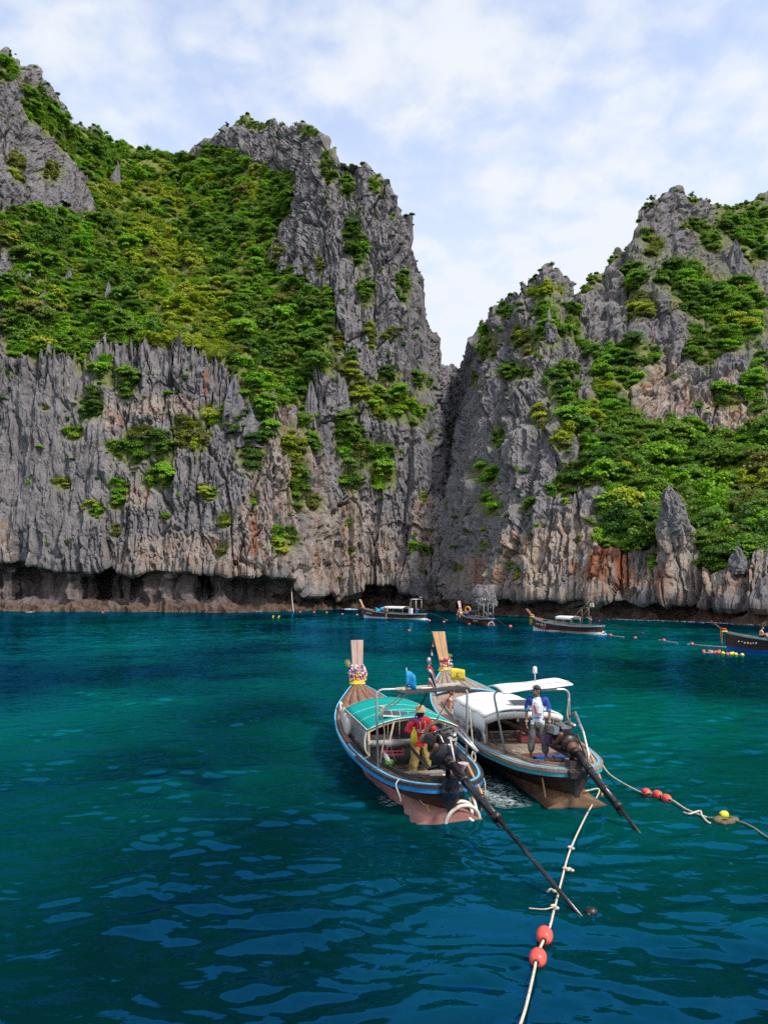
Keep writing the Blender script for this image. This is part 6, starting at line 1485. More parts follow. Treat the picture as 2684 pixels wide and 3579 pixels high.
m = MB(); rounded(m, (0, 0, .86), .165, (.0, 0, 1.06), .165); rounded(m, (.0, 0, 1.06), .165, chest, .175); rounded(m, chest, .16, neck - V3((0, 0, .03)), .085)
m.box((0, 0, .83), (.27, .36, .14))
for a, e, w, sg in ((shL, elL, wrL, 1), (shR, elR, wrR, -1)):
    rounded(m, chest + V3((0, sg * .05, .05)), .12, a, .088); rounded(m, a, .085, e, .070); rounded(m, e, .070, e.lerp(w, .84), .050)
jk = skin(m, 'jacket', [RJ, PUR, WHITE], man, .010, lambda c: np.where((c[:, 2] > 1.36) & (c[:, 1] < -.03) & (c[:, 0] > -.2), 1, np.where(((np.abs(c[:, 2] - 1.10 - .10 * np.abs(c[:, 1])) < .011) | (np.abs(c[:, 2] - 1.145 - .10 * np.abs(c[:, 1])) < .008)) & (c[:, 0] > .02) & (np.abs(c[:, 1]) < .20), 2, np.where((np.abs(np.abs(c[:, 1]) - .07) < .007) & (c[:, 0] > .08) & (c[:, 2] > 1.15) & (c[:, 2] < 1.36), 2, 0))), 2, .014)
m = MB(); rounded(m, (0, 0, .93), .145, (0, 0, .84), .155)
for h, k_, a, sg in ((hipL, knL, anL, 1), (hipR, knR, anR, -1)): rounded(m, h, .120, k_, .108); rounded(m, k_, .108, a + V3((0, 0, .0)), .108)
skin(m, 'trousers', KHAKI, man, .011, None, 2, .022)
P = lambda x, y, z: hc + hr @ V3((x, y, z))
HATM = paint('bucket_hat_cloth', (0.48, 0.36, 0.19), (0.38, 0.275, 0.14), .85, (6, 6, 6), bump=.5)
MB().lathe(P(-.008, 0, .045), [(.165, -.045), (.158, -.038), (.118, .005), (.108, .07), (.092, .098), (.05, .108), (.005, .110)], 22, rot=hr).build('bucket_hat', HATM, man)
m = MB(); m.ball(P(.012, 0, -.055), (.092, .083, .070), 14, rot=hr); rounded(m, P(0, 0, -.07), .080, neck + V3((0, 0, .02)), .085); skin(m, 'face_mask', NAVYC, man, .010, None, 2, .010)
for sg in (1, -1):
    m = MB(); m.ball(P(.092, sg * .034, .008), (.012, .032, .024), 10, rot=hr); g = m.build('sunglass_lens', BLACKP, man)
    MB().tube([P(.092, sg * .06, .014), P(.0, sg * .088, .012)], .005, 5).build('temple', BLACKP, g)
for sg in (1, -1): MB().box(V3((.05, .19 * sg + .0, .035)) - V3((.07 if sg < 0 else 0, .01 * sg, 0)), (.24, .09, .06)).build('shoe', BLACKP, man)
jug = empty('plastic_jug', P0 + Matrix.Rotation(face, 3, 'Z') @ V3((.27, -.31, .93)), face + R(60)); tag(jug, 'bright yellow plastic jug with a white label held by the man in the red jacket', 'jug')
m = MB(); rot = Matrix.Rotation(R(8), 3, 'Y')
rounded(m, (0, 0, .0), .075, (.0, .0, .17), .075); m.ball((0, .05, .08), (.075, .085, .14), 12); m.ball((0, -.03, .08), (.075, .085, .14), 12); rounded(m, (0, .0, .17), .07, (0, .02, .25), .035); rounded(m, (0, -.08, .12), .022, (0, -.05, .25), .022); rounded(m, (0, -.05, .25), .022, (0, .02, .27), .022)
skin(m, 'bottle', YEL, jug, .010, None, 2); MB().lathe((0, .03, .285), [(.026, 0), (.026, .04)], 12).build('cap', YEL, jug); MB().box((.074, .01, .05), (.012, .10, .11)).build('paper_label', WHITE, jug); MB().box((-.074, .01, .05), (.012, .10, .11)).build('paper_label', WHITE, jug)
# --- the barefoot man in the white and blue shirt
P0 = boat2.w(1.22, .42, .845)
face = R(-105)
man2 = person_root('barefoot man in white and blue shirt and grey rolled trousers on the after-deck', P0, face); man2.scale = (1.06, 1.06, 1.06)
hipL, hipR = V3((0, .085, .86)), V3((0, -.085, .86)); anL, anR = V3((.06, .18, .075)), V3((.03, -.17, .075)); knL, knR = V3((.09, .13, .47)), V3((.05, -.14, .47))
chest = V3((0, 0, 1.22)); neck = V3((.01, 0, 1.41)); shL, shR = V3((0, .175, 1.34)), V3((0, -.175, 1.34))
elL, wrL = V3((-.01, .27, 1.08)), V3((.09, .27, .86)); elR, wrR = V3((-.02, -.26, 1.07)), V3((.08, -.25, .84))
m = MB(); rounded(m, (0, 0, .86), .12, (.01, 0, 1.03), .11); rounded(m, (.01, 0, 1.03), .11, chest, .13)
for a, e, w, sg in ((shL, elL, wrL, 1), (shR, elR, wrR, -1)):
    rounded(m, chest + V3((0, sg * .04, .05)), .09, a, .058); rounded(m, a, .050, e, .038); rounded(m, e, .038, w, .026)
for h, k_, a, sg in ((hipL, knL, anL, 1), (hipR, knR, anR, -1)):
    rounded(m, h, .08, k_, .054); rounded(m, k_, .052, a, .034); rounded(m, a - V3((.045, 0, .03)), .036, a + V3((.13, sg * .045, -.052)), .024); m.ball(a + V3((.155, sg * .05, -.055)), (.05, .042, .018), 8)
hand(m, wrL, (.1, .0, -1), (.3, -1, 0), 1.0, .45, 1); hand(m, wrR, (.12, .0, -1), (.3, 1, 0), 1.0, .45, -1)
hc, hr = head_on(m, neck, R(-42), 0)
skin(m, 'body', SKIN_BRN, man2, .008, None, 2)
WS = paint('white_shirt', (0.78, 0.80, 0.82), (0.60, 0.68, 0.76), .75, (3, 3, 2), bump=.8); BS = paint('blue_sleeves', (0.012, 0.06, 0.34), (0.01, 0.045, 0.26), .75, (5, 5, 5)); AQ = paint('aqua_trim', (0.05, 0.42, 0.70), rough=.7)
m = MB(); rounded(m, (0, 0, .90), .135, (.0, 0, 1.06), .135); rounded(m, (.0, 0, 1.06), .135, chest, .152); rounded(m, chest, .13, neck - V3((0, 0, .05)), .072); m.box((0, 0, .83), (.21, .31, .10))
for a, e, w, sg in ((shL, elL, wrL, 1), (shR, elR, wrR, -1)): rounded(m, chest + V3((0, sg * .05, .05)), .105, a, .078); rounded(m, a, .078, a.lerp(e, .80), .068)
def shirt_m(c):
    y = np.abs(c[:, 1]); sl = (y > .165 + .28 * (1.36 - c[:, 2])) | ((y > .135 - .35 * (c[:, 2] - 1.22)) & (c[:, 2] > 1.20) & (y > .07))
    low = (y > .20) & (c[:, 2] < 1.145); out = np.where(sl & (c[:, 2] > 1.08), 1, 0); out = np.where(low & (c[:, 2] > 1.05), 2, out)
    side = (y > .13) & (c[:, 2] < 1.08) & (c[:, 0] < .06); return np.where(side, 1, out)
sh_ = skin(m, 'shirt', [WS, BS, AQ], man2, .010, shirt_m, 2, .012)
TQ = paint('grey_trousers', (0.135, 0.130, 0.125), (0.085, 0.082, 0.08), .85, (6, 6, 3), bump=.9)
m = MB(); rounded(m, (0, 0, .88), .122, (0, 0, .80), .130)
for h, k_, a, sg in ((hipL, knL, anL, 1), (hipR, knR, anR, -1)): rounded(m, h, .098, k_, .082); rounded(m, k_, .082, k_.lerp(a, .62), .080)
skin(m, 'trousers', TQ, man2, .010, None, 2, .018)
face_parts(man2, hc, hr, HAIR)
m = MB(); m.box((.150, -.045, 1.14), (.012, .035, .20), (R(14), 0, 0)); m.build('shirt_print', RED, sh_)
m = MB(); m.box((.150, .025, 1.04), (.012, .15, .055), (R(-12), 0, 0)); m.build('shirt_print', paint('print_tan', (0.40, 0.30, 0.20), rough=.8), sh_)
m = MB()
for i in range(8): m.box((.144, -.085 + i * .024, .955 + .006 * (i % 2)), (.012, .013, .028 + .01 * ((i * 5) % 3)), (R(12 * ((i % 3) - 1)), 0, 0))
m.build('shirt_lettering', BLUEP, sh_)
m = MB()
for sg in (1, -1): m.box((.085, sg * .135, 1.25), (.012, .05, .012), (0, 0, R(sg * 35)))
m.build('shirt_lettering', BLUEP, sh_)
for w in (wrL, wrR): MB().torus(w + V3((-.005, 0, .015)), .030, .009, n=14, k=6).build('wristband', WHITE, man2)
# --- the bare-chested tourist sitting forward, phone held up
P0 = boat2.w(7.75, 1.02, .84)
face = R(-8)
man3 = person_root('bare-chested bearded man with glasses sitting on the fore-deck and holding up a phone', P0, face)
chest = V3((.04, 0, .44)); neck = V3((.10, 0, .63)); shL, shR = V3((.06, .20, .55)), V3((.06, -.20, .55))
elL, wrL = V3((.24, .26, .34)), V3((.42, .14, .42)); elR, wrR = V3((.30, -.30, .42)), V3((.44, -.18, .60))
m = MB(); rounded(m, (0, 0, .06), .15, (0, 0, .24), .135); rounded(m, (0, 0, .24), .135, chest, .15)
for a, e, w, sg in ((shL, elL, wrL, 1), (shR, elR, wrR, -1)):
    rounded(m, chest + V3((0, sg * .05, .06)), .10, a, .068); rounded(m, a, .056, e, .043); rounded(m, e, .043, w, .029)
for sg in (1, -1): rounded(m, (.02, sg * .10, .07), .095, (.40, sg * .16, .12), .068); rounded(m, (.40, sg * .16, .12), .062, (.46, sg * .13, -.28), .042); rounded(m, (.43, sg * .13, -.31), .036, (.60, sg * .15, -.34), .028)
hand(m, wrL, (.8, -.3, .4), (0, -.5, .6), 1.0, .7, -1); hand(m, wrR, (.2, .1, 1), (1, .3, 0), 1.0, .6, 1)
hc, hr = head_on(m, neck, R(-4), 0)
skin(m, 'body', SKIN_PALE, man3, .008, None, 2)
m = MB(); rounded(m, (0, 0, .06), .165, (0, 0, .13), .150)
for sg in (1, -1): rounded(m, (.02, sg * .10, .07), .112, (.34, sg * .155, .115), .092)
skin(m, 'shorts', paint('grey_shorts', (0.55, 0.53, 0.50), rough=.85), man3, .011, None, 2, .012)
face_parts(man3, hc, hr, HAIRB, True, True)
for sg in (1, -1):
    g = MB().torus(hc + hr @ V3((.095, sg * .033, .008)), .024, .004, n=14, k=5, rot=hr @ Matrix.Rotation(R(90), 3, 'Y')).build('glasses_rim', BLACKP, man3); MB().tube([hc + hr @ V3((.095, sg * .058, .010)), hc + hr @ V3((.0, sg * .085, .008))], .004, 5).build('temple', BLACKP, g)
q = P0 + Matrix.Rotation(face, 3, 'Z') @ V3((.48, -.12, .66)); ph = MB().box((0, 0, 0), (.012, .075, .15)).build('phone', BLACKP); ph.location = q; ph.rotation_euler = (0, R(10), face); tag(ph, 'black phone held up by the bare-chested man', 'phone')
# ------------------------------------------------------------------ the four boats moored under the cliffs
def far_boat(bow, stern, label, top, bottom, prow_mat, spec):
    L = math.hypot(bow[0] - stern[0], bow[1] - stern[1]); hd = math.atan2(bow[1] - stern[1], bow[0] - stern[0]); k = L / 10.8
    bt = Boat(stern, hd, L, ([v * k for v in (-.05, 0, .12, .35, .6, .95, 1.6, 2.5, 4.0, 5.2, 6.2, 7.6, 8.7, 9.5, 10.1, 10.5, 10.78)] + [], [0, .26, .46, .66, .78, .88, 1.0, 1.1, 1.15, 1.15, 1.1, .98, .8, .58, .38, .24, .12]),
        ([v * k for v in (-.05, 1, 2.5, 4, 6, 8, 9.5, 10.78)], [.95, .88, .84, .86, .95, 1.10, 1.30, 1.55]), label, (top, bottom))
    bt.hull(skirt=(.55, .05), chine=(.55, .22), flare=True, lift=.25)
    bt.strip('rub_rail', -.02, .05, -.10, -.03, spec.get('stripe', CYAN)); bt.strip('cap_rail', -.14, .02, -.02, .03, W_GREY)
    bt.inner(.16, .35, W_GREY, L - 1.2); bt.fore_deck(L * .80, 3, W_DECK, .08)
    bt.prow(prow_mat, spec.get('prow', 3.0), .30, .42, spec.get('lean', .75)); hw = .85
    MB().beam((.12, 0, -.3), (.02, 0, .9), .12, .2, up=(1, 0, 0)).build('sternpost', W_BLACK, bt.root)
    for i in range(5): MB().box((L * .30 + i * L * .095, 0, .70), (.2, 1.7, .04)).build('thwart', W_GREY, bt.root)
    if 'canopy' in spec:
        a, c, z, mat = spec['canopy']
        MB().sheet([[(x, hw * t, z + .18 * (1 - t * t)) for x in np.linspace(c * L, a * L, 9)] for t in np.linspace(-1, 1, 9)], 0, True, .03).build('canopy', mat, bt.root)
        for x in (a * L + .1, (a + c) / 2 * L, c * L - .1):
            for sg in (1, -1): MB().tube([(x, sg * (hw - .05), .8), (x, sg * (hw - .05), z)], .025, 5).build('roof_post', STEEL, bt.root)
        for sg in (1, -1): MB().sheet([[(x, sg * (hw + .02), zz_) for x in np.linspace(a * L + .15, c * L - .15, 6)] for zz_ in (z, z - .18)], 0, True, .01).build('valance', mat, bt.root)
    if 'shade' in spec:
        x, z, ln, mat = spec['shade']
        MB().sheet([[(xx, y, z + .05 * math.cos(y * 2)) for xx in np.linspace(x + ln / 2, x - ln / 2, 4)] for y in np.linspace(-.75, .75, 5)], 0, True, .05).build('sunshade', mat, bt.root)
        for xx in (x - ln / 2 + .1, x + ln / 2 - .1):
            for sg in (1, -1): MB().tube([(xx, sg * .68, .85), (xx, sg * .68, z)], .03, 6).build('sunshade_post', spec.get('post', STEEL), bt.root)
    return bt
def far_engine(bt, label, col_, up=.0, length=4.6):
    r = empty('longtail_engine', bt.w(.3, 0, 1.05), bt.h); tag(r, label, 'engine', 'long-tail engines on the boats')
    MB().box((.55, 0, .30), (.75, .36, .40)).box((.5, 0, .54), (.5, .24, .14)).build('engine_block', col_, r); MB().lathe((.1, 0, .26), [(.05, -.05), (.2, -.04), (.2, .04), (.05, .05)], 12, rot=Matrix.Rotation(R(90), 3, 'Y')).build('flywheel_housing', IRON, r)
    MB().tube([(0, 0, .2), (-length * .4, .1, -.20 + up * .5), (-length, .25, -1.0 + up)], [.075, .06, .035], 8).build('shaft', BLACKP, r); MB().tube([(.9, .1, .4), (1.6, .25, .75)], .03, 6).build('tiller', STEEL, r)
    MB().lathe((.05, 0, -.2), [(.06, 0), (.06, .4)], 8).build('swivel_post', IRON, r); return r
def bunting(bt, label, cols, n=3):
    x = bt.L + .12; g = empty('prow_ribbons', bt.w(x, 0, 1.5), bt.h); tag(g, label, 'ribbon', 'ribbons and garlands on the far prows')
    MB().torus((0, 0, .1), .2, .07, n=14, k=6).build('garland', PETAL[cols[0]], g); MB().torus((.03, 0, .28), .19, .06, n=14, k=6).build('garland', PETAL[cols[1]], g)
    for i, c_ in enumerate(cols): MB().sheet([[(.20 + .02 * math.sin(z * 6 + i), -.16 + .11 * i + u, .1 - z) for u in (0, .1)] for z in np.linspace(0, .95 + .12 * (i % 2), 6)], 0, True, .012).build('streamer', PETAL[c_] if isinstance(c_, int) else c_, g)
    return g
def letters(bt, x0, n, z, sg, size=.16, mat=None):
    "a line of painted characters on the bow planking"
    m = MB(); rr = [p for p, q in bt.rail() if p.y * sg >= 0]; rx = np.array([p.x for p in rr]); ry = np.array([abs(p.y) for p in rr]); o_ = np.argsort(rx)
    rngl = random.Random(int(x0 * 10))
    for i in range(n):
        x = x0 - i * size * .95; y = sg * (float(np.interp(x, rx[o_], ry[o_])) * (.985 - .12) + .035); yaw = math.atan2(float(np.interp(x + .2, rx[o_], ry[o_]) - np.interp(x - .2, rx[o_], ry[o_])) * sg, .4)
        zz_ = bt.zs(x) * z
        for q in range(2): m.box((x + rngl.uniform(-.03, .03), y, zz_ + rngl.uniform(-.05, .05)), (size * rngl.uniform(.25, .75), .03, size * rngl.choice([.18, .55, .25])), (0, R(rngl.uniform(-25, 25)), yaw))
    m.build('lettering', mat or WHITE, bt.root)
P3b, P3s = (-3.3, 125.0), (6.4, 116.6)
far1 = far_boat(P3b, P3s, 'brown long-tail boat with turquoise gear and a white canopy, farthest left of the moored boats', W_BROWN, WHITE, W_GOLD, dict(canopy=(.30, .62, 1.75, WCLOTH), shade=(1.9, 3.05, 1.2, WCLOTH), prow=2.9, lean=-.1 + .9, stripe=CYAN))
letters(far1, far1.L * .93, 9, .62, 1, .2)
far_engine(far1, 'black long-tail engine on the farthest left moored boat', BLACKP); bunting(far1, 'pink and red ribbons on the prow of the farthest left moored boat', (6, 1, 4))
MB().box((2.55, .55, 1.25), (.45, .5, .95)).build('screen', WHITE, far1.root)
MB().beam((2.9, .5, 1.7), (2.4, .5, 3.05), .05, .05).build('sunshade_post', YEL, far1.root)
o = MB()
for i in range(7): o.ball((far1.L * .66 + i * .27, .2 * math.sin(i * 2), 1.25 + .05 * (i % 2)), (.28, .55, .17), 9, rot=Matrix.Rotation(i * .7, 3, 'X'))
o = o.build('turquoise_tarpaulin', paint('turquoise_tarp', (0.01, 0.36, 0.56), rough=.6, bump=.8)); place(o, far1); tag(o, 'heaped turquoise tarpaulin on the fore-deck of the farthest left moored boat', 'tarpaulin')
o = MB().box((1.55, .3, 1.15), (.4, .35, .45)).build('blue_drum', BLUEP); place(o, far1); tag(o, 'blue box beside the screen on the farthest left moored boat', 'box')
fl = empty('flag', far1.w(1.2, 0, 3.08), far1.h); tag(fl, 'small red and white flag on the sunshade of the farthest left moored boat', 'flag'); MB().tube([(0, 0, 0), (0, 0, .5)], .02, 5).build('pole', STEEL, fl); MB().box((-.25, 0, .42), (.5, .02, .10)).build('cloth', PETAL[4], fl); MB().box((-.25, 0, .32), (.5, .02, .10)).build('cloth', WHITE, fl)
P4b, P4s = (10.95, 109.5), (14.0, 99.3)
far2 = far_boat(P4b, P4s, 'brown long-tail boat with blue tarpaulins and a dark sunshade, second moored boat from left', W_BROWN, W_BROWN, W_PALE, dict(shade=(1.9, 2.95, 1.9, NAVYC), canopy=(.32, .55, 1.6, NAVYC), prow=2.95, lean=.5, stripe=CYAN, post=CREAM))
far_engine(far2, 'white and black long-tail engine on the boat with the dark sunshade', ALU, 0, 5.2); bunting(far2, 'pink and white garlands on the prow of the boat with the dark sunshade', (1, 2, 6))
letters(far2, 3.6, 6, .55, 1, .24)
for i, (x, y, z, c_, lab) in enumerate(((6.4, .2, 1.30, paint('blue_tarp', (0.02, 0.10, 0.42), rough=.6, bump=.8), 'blue tarpaulin heaped over the middle of the boat with the dark sunshade'), (5.3, -.1, 1.55, paint('red_tarp', (0.50, 0.12, 0.06), rough=.6), 'orange red tarpaulin on top of the boat with the dark sunshade'))):
    o = MB()
    for q in range(6): o.ball((x + .35 * (q - 2.5) * .7, y + .25 * math.sin(q * 2), z + .04 * (q % 2)), (.4, .6, .2), 9, rot=Matrix.Rotation(q, 3, 'Z'))
    o = o.build('tarpaulin', c_); place(o, far2); tag(o, lab, 'tarpaulin')
o = MB().torus((8.0, .0, 1.85), .36, .12, n=20, k=8, rot=Matrix.Rotation(R(90), 3, 'X') @ Matrix.Rotation(R(40), 3, 'Y')).build('life_ring', PETAL[6]); place(o, far2); tag(o, 'orange life ring propped on the fore-deck of the boat with the dark sunshade', 'life ring')
for i, (x, c_) in enumerate(((2.6, YEL), (1.9, WHITE), (1.1, BLUEP))):
    o = MB().lathe((x, .1, 2.98), [(.03, 0), (.03, .25), (.06, .3), (.06, .42), (.02, .48)], 8).build('roof_lamp', c_); place(o, far2); tag(o, ['yellow', 'white', 'blue'][i] + ' lamp standing on the dark sunshade of the second moored boat', 'lamp')
hose_loop(far2, (-.1, .2, .05), .42, .06, R(95), R(10), 'white hose hoop at the stern of the boat with the dark sunshade')
P5b, P5s = (17.2, 88.4), (23.1, 80.9)
far3 = far_boat(P5b, P5s, 'varnished long-tail boat with a small white canopy and bare rear poles', W_BROWN, WHITE, W_RED, dict(canopy=(.36, .60, 1.62, WCLOTH), prow=2.4, lean=.85, stripe=CYAN))
letters(far3, far3.L * .92, 10, .62, 1, .2); far_engine(far3, 'black long-tail engine tilted up on the varnished boat', BLACKP, .3, 5.4); bunting(far3, 'yellow red and green streamers on the prow of the varnished boat', (0, 6, 0, 5))
for a, c in (((2.2, .6, .9), (2.2, .6, 2.75)), ((2.2, -.6, .9), (2.2, -.6, 2.75)), ((1.1, .6, .9), (1.15, .5, 1.9)), ((2.25, .7, 2.72), (.9, .4, 2.85)), ((2.2, .6, 2.7), (1.3, .2, 3.7)), ((3.3, .7, 1.7), (2.2, .6, 2.7)), ((3.3, -.7, 1.7), (2.2, -.6, 2.7))): MB().tube([a, c], .03, 6).build('pole_frame', W_GREY, far3.root)
hose_loop(far3, (-.1, .2, .02), .36, .05, R(95), R(20), 'white hose hoop at the stern of the varnished boat')
for i in range(2):
    o = MB().torus((3.5 + i * 1.9, .98, 1.12), .26, .04, n=20, k=6, rot=Matrix.Rotation(R(90), 3, 'X')).build('tyre_fender', BLACKP); place(o, far3); tag(o, ['black tyre ring on the side of the varnished boat, nearer its stern', 'black tyre ring on the side of the varnished boat, nearer its bow'][i], 'fender', 'tyre rings of the varnished boat')
o = MB()
for sg in (0, .45): o.tube([(6.9 + sg, 1.05, 1.0), (6.85 + sg, 1.12, .15)], .025, 5)
for z in (.25, .5, .75): o.tube([(6.86, 1.11, z), (7.31, 1.11, z)], .022, 5)
o = o.build('boarding_ladder', W_GREY); place(o, far3); tag(o, 'small wooden ladder hanging on the side of the varnished boat', 'ladder')
bird = empty('stern_ornament', far3.w(1.0, .4, 2.88), far3.h); tag(bird, 'small white and yellow ornaments on the rear pole of the varnished boat', 'ornament')
for i in range(3): MB().lathe((-.15 + i * .18, 0, 0), [(.10, 0), (.08, .1), (.03, .3), (.05, .36), (.02, .42)], 8).build('figure', [WHITE, YEL, WHITE][i], bird)
P6b, P6s = (26.4, 59.3), (36.6, 57.4)
far4 = far_boat(P6b, P6s, 'dark brown long-tail boat with a blue underside and white canopy, cut by the right edge', W_DARK, BLUEP, W_RED, dict(canopy=(.36, .64, 1.75, WCLOTH), prow=2.35, lean=.95, stripe=AQUA))
letters(far4, far4.L * .92, 7, .62, 1, .2); bunting(far4, 'yellow red and purple garland and streamers on the prow at the right edge', (0, 4, paint('purple_ribbon', (0.22, 0.05, 0.36), rough=.7), 6))
o = MB()
for sg in (0, .5): o.tube([(5.6 + sg, 1.0, 1.15), (5.4 + sg, 1.25, -.1)], .03, 6)
for q in range(4): t = q / 3.6; o.tube([(5.58 - .2 * t, 1.02 + .24 * t, 1.0 - 1.1 * t), (6.08 - .2 * t, 1.02 + .24 * t, 1.0 - 1.1 * t)], .026, 5)
o = o.build('boarding_ladder', W_GREY); place(o, far4); tag(o, 'wooden boarding ladder on the side of the boat at the right edge', 'ladder')
# ---- small figures far off
def small_person(label, p, yaw, pose, skin_m, trunk_m, hair_m, extra=None):
    r = person_root(label, p, yaw, 'people far off'); m = MB()
    for seg in pose['limbs']: rounded(m, *seg, k=8, n=2)
    m.ball(pose['head'], (.10, .085, .12), 10); skin(m, 'body', skin_m, r, .022, None, 1)
    m = MB(); h = pose['head']; m.ball((h[0] - .02, h[1], h[2] + .04), (.105, .092, .10), 10); m.build('hair', hair_m, r)
    if trunk_m:
        m = MB()
        for seg in pose['cloth']: rounded(m, *seg, k=8, n=2)
        skin(m, pose.get('cloth_name', 'shorts'), trunk_m, r, .026, None, 1)
    return r
sit = dict(limbs=[((0, 0, .05), .14, (.05, 0, .45), .15), ((.07, .18, .48), .055, (.22, .26, .24), .045), ((.22, .26, .24), .042, (.42, .18, .22), .032), ((.07, -.18, .48), .055, (.22, -.26, .24), .045), ((.22, -.26, .24), .042, (.42, -.18, .22), .032), ((.02, .10, .05), .09, (.40, .14, .30), .065), ((.40, .14, .30), .06, (.50, .12, -.08), .042), ((.02, -.10, .05), .09, (.40, -.14, .30), .065), ((.40, -.14, .30), .06, (.50, -.12, -.08), .042), ((.06, 0, .5), .055, (.10, 0, .68), .05), ((.50, .12, -.10), .04, (.66, .13, -.12), .03), ((.50, -.12, -.10), .04, (.66, -.13, -.12), .03)], head=(.13, 0, .74), cloth=[((0, 0, .05), .155, (.02, 0, .16), .15), ((.02, .10, .05), .105, (.26, .13, .2), .09), ((.02, -.10, .05), .105, (.26, -.13, .2), .09)])
climb = dict(limbs=[((0, 0, .0), .13, (.10, 0, .42), .14), ((.12, .17, .45), .055, (.30, .22, .62), .045), ((.30, .22, .62), .042, (.42, .16, .80), .03), ((.12, -.17, .45), .055, (.32, -.2, .60), .045), ((.32, -.2, .60), .042, (.42, -.14, .82), .03), ((0, .10, 0), .09, (.16, .13, -.38), .065), ((.16, .13, -.38), .06, (.02, .12, -.78), .04), ((0, -.10, 0), .09, (.10, -.13, -.40), .065), ((.10, -.13, -.40), .06, (-.05, -.12, -.80), .04), ((.12, 0, .48), .055, (.15, 0, .62), .05)], head=(.17, 0, .70), cloth=[((0, 0, 0), .145, (.08, 0, .34), .16), ((.08, 0, .34), .16, (.11, 0, .44), .15)], cloth_name='vest')
small_person('swimmer in an orange vest climbing up the side of the farthest left moored boat', far1.w(7.0, 1.30, .75), far1.h - R(90), climb, SKIN_PALE, NAVYC, HAIR)
small_person('person with dark hair in green sitting among the turquoise gear on the far boat', far1.w(7.4, .4, 1.1), far1.h + R(120), sit, SKIN_TAN, PETAL[5], HAIR)
small_person('bather climbing at the prow of the boat with the dark sunshade', far2.w(10.3, .75, 1.05), far2.h - R(90), climb, SKIN_TAN, NAVYC, HAIR)
small_person('person in yellow shorts sitting beside the prow of the boat with the dark sunshade', far2.w(9.2, .5, 1.25), far2.h + R(70), sit, SKIN_PALE, YEL, HAIR)
small_person('pale sunbather sitting with knees up on the fore-deck at the right edge', far4.w(7.9, .2, 1.15), R(-20), sit, SKIN_PALE, NAVYC, HAIR)
small_person('bather with a blue cap leaning over the rail at the right edge', far4.w(7.35, .6, 1.05), R(-110), sit, SKIN_PALE, NAVYC, BLUEP)
swim = dict(limbs=[((-.75, 0, -.06), .06, (-.1, 0, -.02), .12), ((-.1, 0, -.02), .12, (.35, 0, .0), .14), ((.38, .17, .02), .06, (.62, .26, .22), .045), ((.62, .26, .22), .042, (.92, .15, .05), .035), ((.38, -.17, .0), .06, (.30, -.4, -.1), .04)], head=(.58, 0, .06), cloth=[((-.3, 0, -.03), .11, (-.05, 0, -.02), .135)])
small_person('swimmer doing the crawl near the left edge below the cliff', T(215 - 110, 2140, .02), R(20), swim, SKIN_PALE, paint('grey_swimwear', (0.30, 0.36, 0.40), rough=.7), HAIR)
# ---- buoys, fins and odd floats on the far water
fb = [(1197, 2146, 'far left of the prow'), (1248, 2150, 'just under the prow'), (1500, 2170, 'off the stern'), (1551, 2174, 'trailing behind the stern')]
for x, y, w_ in fb: buoy(T(x, y, .05), (1, .3, 0), .16, .40, 'small coral float %s of the farthest left moored boat' % w_, 'floats far off')
for x, y, lab in ((1049, 2140, 'coral float on the water right of the rope hanging from the cliff'), (1098, 2141, 'coral float second right of the hanging cliff rope'), (1142, 2142, 'coral float nearest the white surf under the tower'), (1430, 2206, 'brownish float alone between the far boats and the near prows'), (1640, 2183, 'coral float beside the hull with the dark sunshade'), (1783, 2191, 'coral float at the shaft end behind the boat with the dark sunshade'), (2133, 2221, 'coral float at the stern hoop of the varnished boat'), (2219, 2230, 'coral float at the shaft tip behind the varnished boat'), (2319, 2241, 'coral float left of centre on the far mooring line'), (2417, 2253, 'coral float nearest the right-edge boat on the far mooring line'), (1784, 2190, 'x'), (360, 2141, 'red float right of the swimmer by the left edge')):
    if lab == 'x': continue
    buoy(T(x, y, .06), (1, .2, 0), .17 if y < 2200 else .12, .42 if y < 2200 else .30, lab, 'floats far off')
of = MB().ball((0, 0, 0), (.28, .28, .34), 14).build('mooring_ball', PETAL[6]); of.location = T(1327, 2160, .18); tag(of, 'orange ball float beside the climbing swimmer', 'buoy')
bn = {}
for i, (x, y, c_) in enumerate(sorted(((2458, 2280, CORAL), (2478, 2280, CORAL), (2486, 2281, PETAL[1]), (2498, 2282, CORAL), (2508, 2284, CORAL), (2525, 2286, YEL), (2553, 2288, YEL), (2560, 2286, YEL), (2570, 2291, YEL), (2592, 2292, YEL), (2512, 2280, CORAL), (2540, 2290, CORAL)), key=lambda q: q[0])):
    nm = {id(CORAL): 'coral', id(YEL): 'yellow', id(PETAL[1]): 'pink'}[id(c_)]
    nth = ['leftmost', 'second-from-left', 'third-from-left', 'fourth-from-left', 'fifth-from-left', 'sixth-from-left'][bn.setdefault(nm, []).__len__()]; bn[nm].append(x)
    buoy(T(x, y, .06), (1, .15, .1), .13, .26, '%s %s float bunched under the bow at the right edge' % (nth, nm), 'bunched floats at the right-edge boat', mat=c_)
fn = T(955, 2160, .05)
for i in range(2):
    o = MB().box((0, 0, .1), (.16, .04, .5), (0, R(20 + 15 * i), 0), taper=1.5).build('swim_fin', YEL); o.location = fn + V3((i * .9, 0, 0)); tag(o, ['yellow swim fin sticking out of the water, left one of the pair', 'yellow swim fin sticking out of the water, right one of the pair'][i], 'fin', 'yellow swim fins')
rope([T(x, y, .03) for x, y in ((2107, 2212), (2133, 2221), (2180, 2228))], .03, 'short pale rope trailing from the stern of the varnished boat')
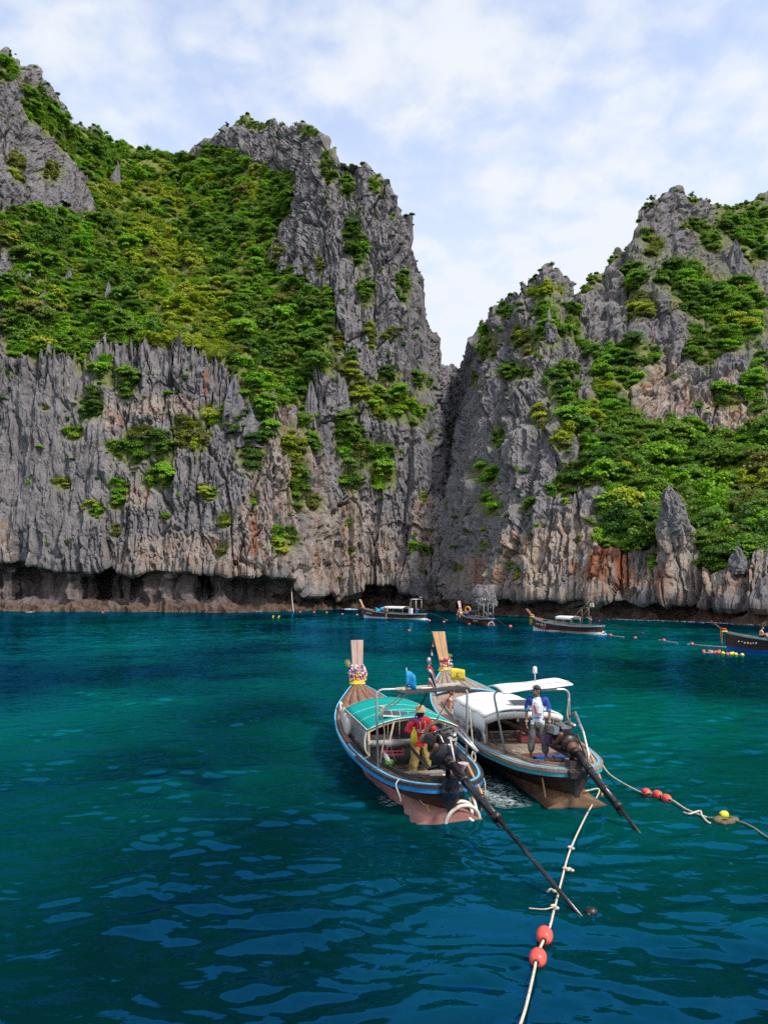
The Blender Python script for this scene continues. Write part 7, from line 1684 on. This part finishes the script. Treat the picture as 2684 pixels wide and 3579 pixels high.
rope([T(x, y, .02) for x, y in ((2300, 2239), (2319, 2241), (2368, 2249))], .025, 'pale rope by the left float of the far mooring line', 'mooring_rope', 'far mooring line')
rope([T(x, y, .02) for x, y in ((2400, 2252), (2417, 2253), (2440, 2258), (2485, 2262), (2535, 2265), (2555, 2262, ))], .025, 'pale rope running to the bow at the right edge', 'mooring_rope', 'far mooring line')
rope([T(x, y, .02) for x, y in ((2455, 2281), (2500, 2283), (2550, 2288), (2600, 2293))], .02, 'line threading the bunched floats under the right-edge bow', 'mooring_rope', 'far mooring line')
hr_ = [at_dist(1019, 2050, 157), at_dist(1021, 2090, 155), at_dist(1024, 2120, 154), at_dist(1027, 2140, 153)]
rope([tuple(float(v) for v in p) for p in hr_], .09, 'pale rope hanging from the cliff lip down to the water', 'hanging_rope')
# ------------------------------------------------------------------ surf along the rocks and churned water at the sterns
def _fs():
    k = NT('lacy_foam'); pos = k.n('ShaderNodeNewGeometry').outputs['Position']
    a = k.noise(pos, 5.5, 7, .72, 1.2); v = k.math('MULTIPLY', k.mapr(a, .46, .62), k.attr('cover'), clamp=True)
    d = k.n('ShaderNodeBsdfDiffuse', {'Color': (.72, .78, .80, 1)}); t = k.n('ShaderNodeBsdfTransparent')
    m = k.n('ShaderNodeMixShader', {0: v, 1: t.outputs[0], 2: d.outputs[0]}); k.t.links.new(m.outputs[0], k.out.inputs[0]); return k.m
M_LACE = _fs()
def foam_sheet(label, boat, x, y, lx, ly):
    n = 40; U, W = np.meshgrid(np.linspace(-1, 1, n), np.linspace(-1, 1, n)); P = np.zeros((n, n, 3))
    for i in range(n):
        for j in range(n):
            p = boat.w(x + U[i, j] * lx, y + W[i, j] * ly, 0); P[i, j] = (p.x, p.y, wave_z(p.x, p.y) + .018)
    me = grid_mesh('foam', P); me.materials.append(M_LACE); fattr(me, 'cover', np.clip(1.15 - np.hypot(U, W), 0, 1) ** .8)
    tag(new_mesh_obj('foam', me), label, None, None, 'stuff')
wl = lambda x, y: tuple(at_height(x, y, 0))
foam('white surf breaking at the cliff foot under the tower', [wl(1160, 2126), wl(1190, 2128), wl(1235, 2131)], 170, .5, .26, 1)
foam('thin white surf along the foot of the right cliff', [wl(1760, 2153), wl(1900, 2157), wl(2010, 2161), wl(2140, 2165), wl(2200, 2168), wl(2330, 2172), wl(2480, 2178), wl(2600, 2184), wl(2700, 2188)], 620, .35, .15, 2)
foam('thin white surf along the foot of the left cliff', [wl(300, 2133), wl(350, 2133), wl(600, 2136), wl(900, 2138), wl(1010, 2132)], 130, .5, .13, 3)
foam_sheet('churned foam beside the stern of the white canopy boat', boat2, 1.5, 1.45, 1.5, .62)
foam_sheet('foam lapping along the pink stern of the teal canopy boat', boat1, 1.7, 1.0, .6, .17)
